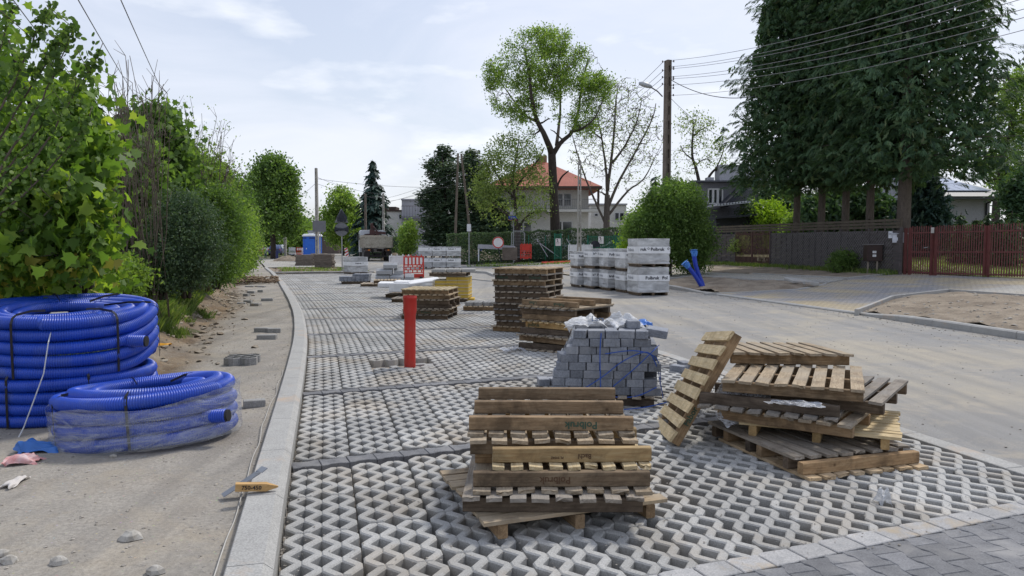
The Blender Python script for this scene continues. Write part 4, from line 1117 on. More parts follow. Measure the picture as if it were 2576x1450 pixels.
PK = [ # px,py of the near left corner on the ground, lower / upper
 ((1606, 743.5), .98, .85, .86, .86, 'front', ('ruk', 'Polbruk', 'P')),
 ((1572, 736.5), .86, .85, .68, .71, 'second', ('bruk',)),
 ((1530, 731.0), .86, .85, .70, .69, 'third', ('Polb',)),
 ((1489, 726.5), .92, .85, .70, .68, 'fourth', ('Polbruk',)),
 ((1453, 722.5), .86, .85, .66, .61, 'fifth', ('Polbruk',))]
PRZ = R(13)
W1 = [(('Polbruk', -.28, 0), ('Pol', .27, .0)), (('uk', -.42, 0),), (('bruk', -.42, 0),), (('k', -.45, 0), ('Pol', -.28, 0)), (('Polb', -.40, 0),)]
W2 = [(('ruk', -.47, .02), ('Polbruk', -.13, .02)), (('olbr', -.42, .02),), (('Polb', -.42, 0),), (('k', -.45, .02), ('Pol', -.28, .02)), (('Polbruk', -.42, 0),)]
nmx = ['nearest and largest', 'second nearest', 'middle', 'second farthest', 'farthest']
for i, (pp, w, d, h1, h2, nm_, _) in enumerate(PK):
    q = at(*pp); c, s = math.cos(PRZ), math.sin(PRZ); cx = q.x + (w / 2) * c - (d / 2) * s; cy = q.y + (w / 2) * s + (d / 2) * c
    wrapped_pack((cx, cy, -.005), PRZ, w, d, h1, 'film-wrapped paver pack, lower one of the %s stack by the road kerb' % nmx[i], g0, W1[i], (('Polbruk', .34, 0),), .135 if i == 0 else .11, (.44, .70) if i == 0 else (.5, .8), i * 3 + 1)
    wrapped_pack((cx + rng.uniform(-.02, .02), cy, h1 + .014), PRZ + R(1), w, d, h2, 'film-wrapped paver pack, upper one of the %s stack by the road kerb' % nmx[i], g0, W2[i], (('Polbruk', .34, 0),), .135 if i == 0 else .11, (.40, .68) if i == 0 else (.5, .85), i * 3 + 20)
# second group, farther left: three along, two high
q = at(1046, 676)
for i in range(3):
    for k in range(2):
        cx = q.x + .55 + i * .9; cy = q.y + .5 + (2 - i) * .12
        wrapped_pack((cx, cy, -.005 + k * .70), R(3), .84, .9, .68, 'film-wrapped paver pack, %s one at the %s of the far triple row' % (['lower', 'upper'][k], ['left', 'middle', 'right'][i]), 'far triple row of wrapped packs',
                     (('Polbruk', -.36, .02),) if i > 0 else (('P', .2, .02),), (), .11, (.52, .9), 50 + i * 2 + k)
q = at(1050, 660)
wrapped_pack((at(880, 689).x + .25, 39.6, -.005), R(38), .92, .92, .88, 'lone grey film-wrapped pack with printed band beside the bagged road sign', None, (('Polbruk', -.25, .02),), (), .10, (.42, .68), 77)
text_mesh('lettering', 'uk', .1, M_pink, None, (0, 0, 0)); bpy.data.objects.remove(bpy.data.objects['lettering.%03d' % (len([o for o in bpy.data.objects if o.name.startswith('lettering')]) - 1)], do_unlink=True) if False else None
for o in [o for o in C.objects if o.name.startswith('lettering') and o.parent is None]: bpy.data.objects.remove(o, do_unlink=True)

# ------------------------------------------------------------ yellow-wrapped block stack, foam, kerb stones, dark heap
M_yel = mk('yellow_block', (.60, .42, .08), (.50, .33, .055), scale=6, rough=.7, bump=.1)
M_cream = plain('cream_spacer_foam', (.62, .57, .42), .6)
def yellow_stack():
    c = Vector((-1.62, 20.95, .108)); M = Matrix.Translation(c) @ Matrix.Rotation(R(-4), 4, 'Z'); lev = ['bottom', 'second', 'third', 'fourth', 'fifth', 'top']
    for L in range(6):
        for k in range(3):
            if L == 5 and k == 0: continue
            mb = MB(); mb.box((0, 0, .0415), (.305, .78, .083), bev=.006); o = mb.build('yellow_block', M_yel)
            o.location = M @ Vector((-.31 + .31 * k, 0, L * .097)); o.rotation_euler = (0, 0, R(-4)); tag(o, 'yellow block in the %s layer, %s, of the yellow stack' % (lev[L], ['left', 'middle', 'right'][k]), 'yellow block', 'yellow blocks in the stack')
        mb = MB(); mb.box((0, 0, 0), (.96, .8, .012)); o = mb.build('foam_sheet', M_cream); o.location = M @ Vector((rng.uniform(-.03, .01), -.01, L * .097 + .0905)); o.rotation_euler = (0, 0, R(-4))
        tag(o, 'cream foam sheet above the %s layer of the yellow stack' % lev[L], 'foam sheet', 'foam sheets between yellow blocks')
    mb = MB(); mb.box((.0, 0, .04), (.3, .5, .08), bev=.006); o = mb.build('yellow_block', M_yel); p = G(1180, 756); o.location = (p.x, p.y, .0); tag(o, 'single yellow block on the ground right of the yellow stack', 'yellow block')
    for k in range(3):
        mb = MB(); mb.box((0, 0, .045), (.38, .6, .09), bev=.012); o = mb.build('kerb_stone', M_kerb); o.location = (-1.72 - .38 + .39 * k + .12, 20.8 + .05 * k, .806); o.rotation_euler = (0, 0, R(-4 + 3 * k))
        tag(o, '%s grey kerb stone on the pallet above the yellow stack' % ['left', 'middle', 'right'][k], 'kerb stone', 'kerb stones on the yellow stack')
yellow_stack()
M_foam = plain('white_foam', (.80, .80, .80), .7)
for i, (px, py, Y, sz, rz, lab) in enumerate(((1000, 716, 22.4, (1.1, .9, .14), .1, 'thin white foam block at the left of the foam heap'), (1040, 722, 21.8, (1.25, .9, .26), -.05, 'thick white foam block at the bottom of the foam heap'),
                                       (1046, 712, 21.9, (1.2, .8, .12), .05, 'white foam board on top of the thick foam block'), (1066, 709, 21.6, (.9, .5, .10), .25, 'tilted white foam board peaking at the right of the heap'))):
    p = A(px, py, Y); mb = MB(); mb.box((0, 0, 0), sz, bev=.02); o = mb.build('foam_block', M_foam); o.location = p; o.rotation_euler = (R(8) if i == 3 else 0, R(-7) if i == 3 else R(1), rz); tag(o, lab, 'foam block', 'white foam heap')
def chamf_kerb(l, w, h):
    mb = MB(); mb.loft([[(x, -w / 2, 0), (x, w / 2, 0), (x, w / 2, h), (x, -w * .18, h), (x, -w / 2, h * .6)] for x in (-l / 2, l / 2)]); return mb
q = G(940, 714)
for i, (x, y, z, l, rz, lab) in enumerate(((.35, .3, .0, .55, 4, 'bottom left'), (.92, .3, .0, .5, -3, 'bottom middle'), (1.38, .45, .0, .35, 6, 'bottom right'), (.42, .3, .27, .62, 3, 'middle left'), (.95, .42, .27, .35, 8, 'middle right'), (.66, .32, .50, .55, 2, 'topmost'))):
    o = chamf_kerb(l, .35, .26 if z == 0 else .22).build('kerb_stone', mk('new_kerb_grey', (.40, .41, .42), (.33, .34, .35), scale=6, fine=60, rough=.8) if i == 0 else bpy.data.materials['new_kerb_grey'])
    o.location = (q.x + x, q.y + y - .2, z + (.107 if z == 0 else .107)); o.rotation_euler = (0, 0, R(rz)); tag(o, '%s grey kerb stone in the heap on two low pallets' % lab, 'kerb stone', 'kerb stones in the heap')
q = Vector((-6.2, 30.0, .108))
for L in range(3):
    for k in range(7):
        if L == 2 and k < 3: continue
        mb = MB(); mb.box((0, 0, .045), (.155, .8, .09), bev=.005); o = mb.build('paving_block', M_blk); o.location = q + Vector((-.52 + .165 * k, (-.02 if L < 2 else .1), L * .092)); o.rotation_euler = (0, 0, R(3))
        tag(o, 'dark block row, %s layer, %s from left, of the low dark heap' % (['bottom', 'middle', 'top'][L], ORD[k].replace('topmost', 'first')), 'paving block', 'blocks in the low dark heap')
# grid slabs lying on the lone pallet
for k in range(2):
    V, Fc = slab_unit(.09); o = mesh_obj('grid_slab', [(v[0] - .2, v[1] - .3, v[2] + .09) for v in V.tolist()], Fc, M_bg); o.location = (-.90 + .42 * k, 18.2, .108); o.rotation_euler = (0, 0, R(-6 + 90 * 0))
    tag(o, '%s grid slab lying on the lone flat pallet' % ['left', 'right'][k], 'paving slab', 'grid slabs on the lone pallet')
# brown stacks of old slabs in the verge
M_old = mk('old_brown_slab', (.20, .17, .14), (.12, .10, .085), scale=4, fine=40, rough=.9, bump=.5, var=.15)
for (px, base, n_, nm_, w, zb) in ((764, 670, 8, 'left', 1.25, 0), (812, 676, 8, 'right', 1.15, .1), (800, 664, 8, 'middle rear', 1.1, 0)):
    q = G(px, base, .03)
    if zb: pallet(2, (q.x, q.y + .5, .03), 2, False, 'pallet beneath the %s stack of old brown slabs' % nm_)
    for L in range(n_):
        mb = MB(); rg = random.Random(L + px); pts = []
        mb.box((0, 0, .048), (w * rg.uniform(.94, 1.04), .8, .094), bev=.015); o = mb.build('old_slab', M_old); o.location = (q.x + rg.uniform(-.05, .05), q.y + .5, .03 + zb * 1.06 + L * .099); o.rotation_euler = (0, 0, rg.uniform(-.05, .05))
        tag(o, 'old brown slab, %s layer from the bottom, in the %s verge stack' % (ORD[L].replace('topmost', 'first'), nm_), 'old slab', 'old slabs stacked on the verge')

# ------------------------------------------------------------ plastic barriers
M_red = plain('barrier_red_plastic', (.55, .035, .02), .45); M_wh = plain('barrier_white_plastic', (.72, .73, .74), .45); M_refl = plain('white_reflector', (.78, .76, .74), .4)
def barrier(loc, rz, w, m, label, stripes=True, m2=None):
    t = empty('safety_barrier', loc, rz, label, 'safety barrier'); mb = MB(); H = 1.0; th = .05
    mb.box((-w / 2 + .03, 0, H / 2), (.06, th, H)); mb.box((w / 2 - .03, 0, H / 2), (.06, th, H)); mb.box((0, 0, H - .03), (w - .12, th, .06)); mb.box((0, 0, .09), (w - .12, th * .7, .18))
    n = 5
    for k in range(3):   # lattice rails
        mb.box((0, 0, .24 + .13 * k), (w - .12, th * .8, .035))
        for j in range(4):
            mb.box((-w / 2 + .06 + (w - .12) * (j + (.3 if k % 2 else .75)) / 4.0, 0, .305 + .13 * k - .0), (.05, th * .7, .095))
    mb.box((0, 0, .60), (w - .12, th * .9, .05))
    for j in range(n + 1): mb.box((-w / 2 + .06 + (w - .12) * j / n, 0, .78), (.07 if 0 < j < n else .03, th * .8, .31))
    for j in range(4): mb.box((-w / 2 + .12 + (w - .24) * j / 3, 0, H + .035), (.05, th * .8, .07))
    mb.build('frame', m, t)
    pm = MB()
    for j in range(n): pm.box((-w / 2 + .06 + (w - .12) * (j + .5) / n, 0, .78), ((w - .12) / n - .07, .02, .31))
    pm.build('reflector_panels', m2 or M_refl, t)
    mb = MB(); mb.box((-w / 2 + .15, 0, -.0 + .03), (.12, .5, .06)); mb.box((w / 2 - .15, 0, .03), (.12, .5, .06)); 
    mb.build('feet', plain('black_rubber', (.03, .03, .03), .8) if 'black_rubber' not in bpy.data.materials else bpy.data.materials['black_rubber'], t)
    return t
q = G(1041, 699); barrier((q.x, q.y, 0), R(12), .95, M_red, 'bright red barrier with white reflector panels behind the foam heap')
q = G(1002, 697); barrier((q.x, q.y + .6, 0), R(2), 1.05, M_wh, 'white plastic barrier left of the bright red one', m2=M_wh)
q = Vector((A(1323, 600, 51.5).x, 51.5, .52)); barrier((q.x, q.y, q.z), R(-4), .78, M_red, 'small solid red barrier by the wire mesh fence', m2=M_red)
q = Vector((A(1460, 600, 49.5).x, 49.5, .50)); barrier((q.x, q.y, q.z), R(0), 1.6, M_wh, 'white barrier standing behind the pale concrete pole', m2=M_wh)
mb = MB(); q = GR(1395, 662); 
for k in range(6): mb.box((k * .55, 0, .04), (.5, 1.0, .06), bev=.01)
mb.box((1.35, 0, .03), (3.3, .5, .04)); o = mb.build('barrier_flat', M_red); o.location = (q.x - .6, q.y, q.z); o.rotation_euler = (R(3), R(-2), .1); tag(o, 'red barrier lying flat on the ground behind the tall pile', 'safety barrier')

# ------------------------------------------------------------ blue conduits in the island
def conduits():
    b = GR(1771, 726); Y = b.y
    M_b2 = plain('blue_conduit', (.012, .045, .40), .4); M_bag = plain('light_blue_bag', (.06, .22, .62), .45)
    for k, (P, lab) in enumerate((([(1772, 732), (1766, 712), (1757, 690), (1750, 668), (1747, 650), (1746, 636)], 'tall blue conduit rising from the dirt island with a bagged end'), ([(1769, 728), (1758, 708), (1745, 688), (1733, 673), (1727, 666)], 'short blue conduit leaning left beside the taller one, bagged end'))):
        t = empty('conduit', (0, 0, 0), 0, lab, 'conduit', 'blue conduits in the dirt island')
        pts = [A(x, y, Y - .1 * k) for x, y in P]; t.location = pts[0]; o_ = Vector(pts[0]); pp = []
        for i in range(len(pts) - 1):
            for j in range(5): pp.append(pts[i].lerp(pts[i + 1], j / 5) - o_)
        pp.append(pts[-1] - o_); mb = MB(); mb.tube(pp, .075, 12); smooth_by(mb.build('tube', M_b2, t), 50)
        e = pp[-1]; d = (pp[-1] - pp[-3]).normalized(); mb = MB(); rings = []
        for f, r in ((-.12, .085), (-.02, .10), (.05, .12), (.09, .08), (.11, .14)):
            c_ = e + d * f; s_ = d.orthogonal().normalized(); b_ = d.cross(s_)
            rings.append([c_ + (s_ * math.cos(a * .524) + b_ * math.sin(a * .524)) * r * (1 + .2 * math.sin(a * 2.7 + f * 40)) for a in range(12)])
        mb.loft(rings); mb.build('bag', M_bag, t)
conduits()
for (px, py, sz, rz, rx, lab) in ((2052, 713, (.9, .45, .10), .5, .25, 'tilted broken concrete slab on the middle dirt island'), (2160, 719, (.45, .25, .12), .1, 0, 'small concrete block on the middle dirt island')):
    q = GR(px - 0, py + 3) if px < 2100 else GR(2166, 722)
    if px > 2100: q = GR(2040, 722)
    mb = MB(); mb.box((0, 0, 0), sz, bev=.02); o = mb.build('concrete_chunk', M_kerb); o.location = (q.x - (0 if px > 2100 else .6), q.y, q.z + .12); o.rotation_euler = (rx, .1, rz); tag(o, lab, 'concrete piece')

# ------------------------------------------------------------ fences and gates on the right
M_bf = mk('dark_stained_fence_wood', (.115, .10, .098), (.072, .063, .063), scale=3, fine=30, rough=.8, bump=.3, coord='World', sc3=(.5, .5, 6))
M_bf2 = mk('brown_lattice_wood', (.115, .095, .07), (.07, .058, .045), scale=3, fine=30, rough=.8, bump=.3, coord='World')
M_rf = mk('red_brown_paint', (.15, .045, .042), (.10, .033, .03), scale=4, rough=.5, bump=.1, coord='World')
M_gt = mk('brown_gate_paint', (.12, .065, .052), (.06, .03, .025), scale=4, rough=.6, bump=.1, coord='World')
M_gal = plain('galvanised', (.30, .31, .32), .5, .5)
FA = GR(1780, 664); FB = GR(2262, 691)         # fence line ends
def fpt(t): return FA.lerp(FB, t)
def fence_t(px):    # parameter of the fence line seen at a photo column
    lo, hi = -.5, 1.5
    for _ in range(40):
        m = (lo + hi) / 2; p = fpt(m); x = 1288 + 1900 * p.x / (p.y * math.cos(PITCH) + (1.6 - p.z) * math.sin(PITCH))
        if x < px: lo = m
        else: hi = m
    return m
def brown_fence():
    t = empty('panel_fence', FB, 0, 'dark brown interwoven panel fence with lattice topping and wire mesh', 'fence')
    L = (FB - FA).length; d = (FB - FA) / L; d.z = 0; d.normalize(); nrm = Vector((d.y, -d.x, 0)); o_ = Vector(FB)
    def seg(px0, px1):
        a, b = fpt(fence_t(px0)), fpt(fence_t(px1)); n = max(1, round((b - a).length / 1.85))
        return a, b, n
    posts = MB(); mats = MB(); topb = MB(); mesh = MB()
    for (p0, p1) in ((1760, 1850), (1938, 2264)):
        a, b, n = seg(p0, p1)
        for i in range(n):
            q0 = a.lerp(b, i / n) - o_; q1 = a.lerp(b, (i + 1) / n) - o_; z0 = q0.z
            nb = 13
            for k in range(nb):       # horizontal woven boards, bulging in and out
                z = .06 + k * .128; off = .014 if k % 2 else -.014; segs = 4
                pts = []
                for m in range(segs):
                    u0 = m / segs + .001; u1 = (m + 1) / segs - .001; s_ = off * (1 if m % 2 else -1)
                    r0 = q0.lerp(q1, u0) + Vector((0, 0, z)); r1 = q0.lerp(q1, u1) + Vector((0, 0, z)); mats.bar(r0 + nrm * s_, r1 + nrm * s_, .012, .125)
            posts = MB(); posts.bar(q0, q0 + Vector((0, 0, 1.78)), .09, .09); posts.build('post', M_bf, t)
            for m in range(1, 4): mats.bar(q0.lerp(q1, m / 4), q0.lerp(q1, m / 4) + Vector((0, 0, 1.74)), .03, .045)
        posts = MB(); posts.bar(q1, q1 + Vector((0, 0, 1.78)), .09, .09); posts.build('post', M_bf, t); mats.build('woven_boards', M_bf, t); mats = MB()
    a, b, n = seg(1800, 2264)
    for i in range(n):
        q0 = a.lerp(b, i / n) - o_; q1 = a.lerp(b, (i + 1) / n) - o_
        for k in range(3):
            z = 1.80 + k * .125; topb.bar(q0 + Vector((0, 0, z)) + nrm * .03, q1 + Vector((0, 0, z)) + nrm * .03, .02, .095)
        for m in (0, .5, 1): topb.bar(q0.lerp(q1, m) + Vector((0, 0, 1.72)), q0.lerp(q1, m) + Vector((0, 0, 2.14)), .05, .05)
    # chain link in front
    a, b, n = seg(1942, 2250); w = (b - a).length; e = (b - a).normalized()
    for k in range(int(w / .14)):
        u = k * .14
        for sg in (-1, 1):
            z0 = 0; z1 = 1.65; du = sg * z1
            ua, ub, za, zb = u, u + du, z0, z1
            if ub > w: zb = z0 + (w - ua); ub = w
            if ub < 0: zb = ua; ub = 0
            mesh.bar(a + e * ua - o_ + Vector((0, 0, za)) - nrm * -.09, a + e * ub - o_ + Vector((0, 0, zb)) + nrm * .09, .0045, .0045)
    topb.build('lattice_top', M_bf2, t); mesh.build('wire_mesh', M_gal, t)
    g = empty('double_gate', fpt(fence_t(1895)), 0, 'brown slatted double gate set in the dark fence', 'gate'); o2 = Vector(g.location)
    a, b = fpt(fence_t(1850)) - o2, fpt(fence_t(1936)) - o2
    for k in range(2):
        q0 = a.lerp(b, k / 2 + .01); q1 = a.lerp(b, (k + 1) / 2 - .01); mb = MB()
        for z in (.12, .85, 1.62): mb.bar(q0 + Vector((0, 0, z)), q1 + Vector((0, 0, z)), .04, .06)
        n = 13
        for i in range(n + 1): mb.bar(q0.lerp(q1, i / n) + Vector((0, 0, .08)) + nrm * .03, q0.lerp(q1, i / n) + Vector((0, 0, 1.74 + .04 * math.sin(i))) + nrm * .03, .055, .02, up=tuple(nrm))
        mb.build('gate_leaf', M_gt, g)
    mb = MB(); 
    for q in (a, a.lerp(b, .5), b): mb = MB(); mb.bar(q - Vector((0, 0, .1)), q + Vector((0, 0, 1.8)), .08, .08); mb.build('gate_post', M_gt, g)
brown_fence()
RA_ = GR(2272, 691); RB_ = GR(2760, 706)
def red_fence():
    t = empty('picket_fence', RA_, 0, 'red-brown metal picket fence with gates in front of the lawn', 'fence'); o_ = Vector(RA_)
    tot = (RB_ - RA_).length; e = (RB_ - RA_).normalized(); n2 = Vector((e.y, -e.x, 0))
    def col(px):
        lo, hi = 0, 1
        for _ in range(40):
            m = (lo + hi) / 2; p = RA_.lerp(RB_, m); x = 1288 + 1900 * p.x / (p.y * math.cos(PITCH) + (1.6 - p.z) * math.sin(PITCH))
            if x < px: lo = m
            else: hi = m
        return RA_.lerp(RB_, m) - o_
    pp = [2274, 2286, 2340, 2352, 2470, 2482, 2600]
    H = 1.72
    mb = MB()
    for px in (2276, 2287, 2342, 2352, 2477, 2484, 2610, 2756): mb = MB(); q = col(px); mb.bar(q - Vector((0, 0, .15)), q + Vector((0, 0, H + .02)), .09, .09); mb.build('post', M_rf, t)
    for (p0, p1, n) in ((2287, 2338, 9), (2354, 2472, 20), (2486, 2608, 18), (2612, 2752, 18)):
        a, b = col(p0), col(p1); mb = MB()
        for z in (.10, .85, 1.55): mb.bar(a + Vector((0, 0, z)), b + Vector((0, 0, z)), .03, .045)
        for i in range(n + 1): q = a.lerp(b, i / n); mb.bar(q + Vector((0, 0, .04)), q + Vector((0, 0, 1.78 + .02 * (i % 2))), .036, .016, up=tuple(n2))
        f = mb.build('picket_panel', M_rf, t)
    q = col(2335); mb = MB(); mb.bar(q + n2 * .06 + Vector((0, 0, 1.03)), q + n2 * .06 - e * .16 + Vector((0, 0, 1.0)), .02); mb.build('handle', M_gal, t)
    mb = MB(); q = col(2346); mb.box(q + n2 * .08 + Vector((0, 0, 1.63)), (.09, .05, .20)); mb.build('intercom', plain('pale_box', (.55, .53, .5), .5), t)
red_fence()
def mailbox():
    q = fpt(fence_t(2247)); t = empty('mailbox', (q.x + .15, q.y - .12, q.z + 1.2), R(-25), 'white mailbox hung at the right end of the dark fence', 'mailbox'); mb = MB()
    m = plain('white_painted_metal', (.62, .64, .70), .45); mb.box((0, 0, .16), (.5, .18, .32), bev=.012); mb.build('body', m, t)
    mb = MB(); mb.loft([[(x, -.12, .32), (x, .1, .34), (x, .1, .38), (x, -.13, .35)] for x in (-.27, .27)]); mb.build('lid', m, t)
    mb = MB(); mb.box((-.32, .02, .30), (.14, .02, .26), bev=.003); mb.build('number_plate', plain('plate_white', (.66, .68, .72), .5), t); text_mesh('number', '2a', .09, plain('grey_ink', (.2, .2, .24), .6), t, (-.375, .005, .34), (R(90), 0, 0), .001)
    mb = MB(); mb.cyl((0, 0, 0), .015, .008, 10); o = mb.build('lock', M_black, t); o.location = (-.06, -.092, .27); o.rotation_euler = (R(90), 0, 0)
mailbox()
def meterbox():
    q = fpt(fence_t(2178)); t = empty('utility_box', (q.x - .1, q.y - .75, q.z - .02), R(-8), 'dark brown metal utility box on three short posts before the fence', 'utility box'); m = mk('dark_brown_metal', (.045, .025, .022), (.03, .018, .016), rough=.5, bump=.05)
    mb = MB(); mb.box((0, 0, .82), (.56, .5, .62), bev=.01); mb.build('cabinet', m, t); mb = MB(); mb.box((0, 0, 1.15), (.62, .55, .03)); mb.build('lid', plain('worn_grey_lid', (.18, .17, .17), .5), t)
    for (x, y) in ((-.2, -.1), (.1, -.2), (.24, .15)): mb = MB(); mb.box((x, y, .25), (.05, .05, .52)); mb.build('leg', plain('bare_wood_post', (.26, .22, .18), .8) if 'bare_wood_post' not in bpy.data.materials else bpy.data.materials['bare_wood_post'], t)
    for z in (.86, .72): mb = MB(); mb.box((-.02, -.254, z), (.13, .006, .085)); mb.build('sticker', M_label, t); text_mesh('sticker_text', 'GAZ' if z > .8 else '112', .045, M_black, t, (-.065, -.2585, z), (R(90), 0, 0), .0006)
meterbox()
# ------------------------------------------------------------ foliage
def _basis(n, rg, up_bias=.6, tilt=None):
    """random leaf frames: returns u (length dir), w (width dir), nrm"""
    d = rg.normal(size=(n, 3)); d[:, 2] = d[:, 2] * (1 - up_bias) + up_bias * 1.2; d /= np.linalg.norm(d, axis=1)[:, None]
    a = rg.normal(size=(n, 3)); u = np.cross(d, a); u /= np.linalg.norm(u, axis=1)[:, None] + 1e-9; w = np.cross(d, u)
    return u, w, d
SHAPES = {
 'leaf': [(-.5, 0, 0), (-.1, .26, .04), (.5, 0, 0), (-.1, -.26, .04)],
 'round': [(-.5, 0, 0), (-.15, .38, .05), (.35, .3, .02), (.5, 0, 0), (.3, -.32, .03), (-.2, -.36, .04)],
 'maple': [(-.45, 0, 0), (-.30, .30, .0), (-.42, .52, -.05), (-.02, .36, .03), (.12, .50, -.02), (.20, .20, .03), (.62, 0, -.06), (.20, -.20, .03), (.12, -.50, -.02), (-.02, -.36, .03), (-.42, -.52, -.05), (-.30, -.30, 0)],
 'frond': [(-.5, 0, 0), (-.2, .16, -.02), (-.05, .10, 0), (.12, .27, -.06), (.2, .1, -.04), (.5, .12, -.16), (.62, -.02, -.2), (.35, -.08, -.08), (.25, -.26, -.07), (.05, -.1, -.01), (-.15, -.2, -.03)],
 'needle': [(-.5, .0, 0), (.1, .10, 0), (.5, .0, 0), (.1, -.10, 0)],
}
def leaves(name, P, size, mat, parent=None, shape='leaf', seed=1, up=.5, frames=None, col=None, jit=.35):
    rg = np.random.default_rng(seed); P = np.asarray(P); n = len(P); sh = np.array(SHAPES[shape])
    u, w, d = frames if frames is not None else _basis(n, rg, up)
    s = size * (1 + rg.uniform(-jit, jit, n)); S = s[:, None, None]
    V = P[:, None, :] + S * (sh[None, :, 0, None] * u[:, None, :] + sh[None, :, 1, None] * w[:, None, :] + sh[None, :, 2, None] * d[:, None, :])
    return np_obj(name, V, None, mat, parent, col=rg.random(n) if col is None else col)
SHAPES['spray'] = [(a * 1.1, b * .6, c) for a, b, c in SHAPES['frond']]
def blob(rg, n, c, r, shell=.55, squash=None):
    d = rg.normal(size=(n, 3)); d /= np.linalg.norm(d, axis=1)[:, None]; k = (shell ** 3 + (1 - shell ** 3) * rg.random(n)) ** (1 / 3)
    return np.array(c) + d * k[:, None] * np.array(r)
def clumps(rg, nc, per, ells, cr, shell=.6):
    """ells: list of (centre, radii, weight)"""
    W_ = np.array([e[2] for e in ells], float); W_ /= W_.sum(); out = []; val = []
    for i in range(nc):
        e = ells[rg.choice(len(ells), p=W_)]; c = blob(rg, 1, e[0], e[1], shell)[0]; k = rg.uniform(.6, 1.4)
        m = max(3, int(per * k)); p = c + rg.normal(size=(m, 3)) * cr * k * np.array([1, 1, .75]); out.append(p); val.append(np.clip(rg.random() * .6 + rg.random(m) * .4, 0, 1))
    return np.concatenate(out), np.concatenate(val)
LF = {
 'maple': leafmat('maple_leaf', [(0, (.065, .125, .035)), (.5, (.14, .24, .042)), (.82, (.28, .385, .06)), (1, (.42, .38, .09))], .5),
 'green': leafmat('fresh_leaf', [(0, (.055, .105, .032)), (.5, (.11, .185, .052)), (1, (.21, .31, .085))], .45),
 'bright': leafmat('bright_leaf', [(0, (.085, .15, .038)), (.5, (.175, .27, .06)), (1, (.31, .41, .10))], .48),
 'dusky': leafmat('dusky_leaf', [(0, (.035, .065, .038)), (.5, (.068, .115, .062)), (1, (.16, .22, .12))], .3),
 'pine2': leafmat('light_pine', [(0, (.035, .06, .04)), (.6, (.07, .115, .065)), (1, (.14, .18, .10))], .2),
 'thuja': leafmat('thuja_spray', [(0, (.032, .066, .040)), (.5, (.066, .125, .062)), (.85, (.115, .185, .085)), (1, (.16, .185, .10))], .28, .6),
 'spruce': leafmat('spruce_needles', [(0, (.016, .038, .032)), (.6, (.034, .07, .056)), (1, (.075, .115, .09))], .1, .6),
 'pine': leafmat('pine_needles', [(0, (.02, .042, .026)), (.6, (.045, .08, .042)), (1, (.10, .135, .07))], .1, .6),
 'pale': leafmat('young_pale_leaf', [(0, (.10, .15, .05)), (.5, (.19, .26, .08)), (1, (.32, .38, .14))], .45),
 'grass': leafmat('grass_blade', [(0, (.08, .14, .035)), (.5, (.15, .23, .06)), (1, (.28, .31, .12))], .45),
 'yellow': leafmat('yellow_green_leaf', [(0, (.13, .22, .02)), (.5, (.22, .34, .03)), (1, (.36, .46, .06))], .5),
}
BARK = mk('dark_bark', (.075, .06, .05), (.035, .028, .024), scale=6, fine=30, rough=.95, bump=.8, coord='World', sc3=(3, 3, .7))
BARK2 = mk('grey_brown_bark', (.15, .125, .105), (.08, .065, .055), scale=6, fine=30, rough=.95, bump=.8, coord='World', sc3=(3, 3, .6))
TWIG = mk('bare_twig', (.155, .125, .10), (.09, .07, .058), scale=6, rough=.9, bump=0, coord='World')

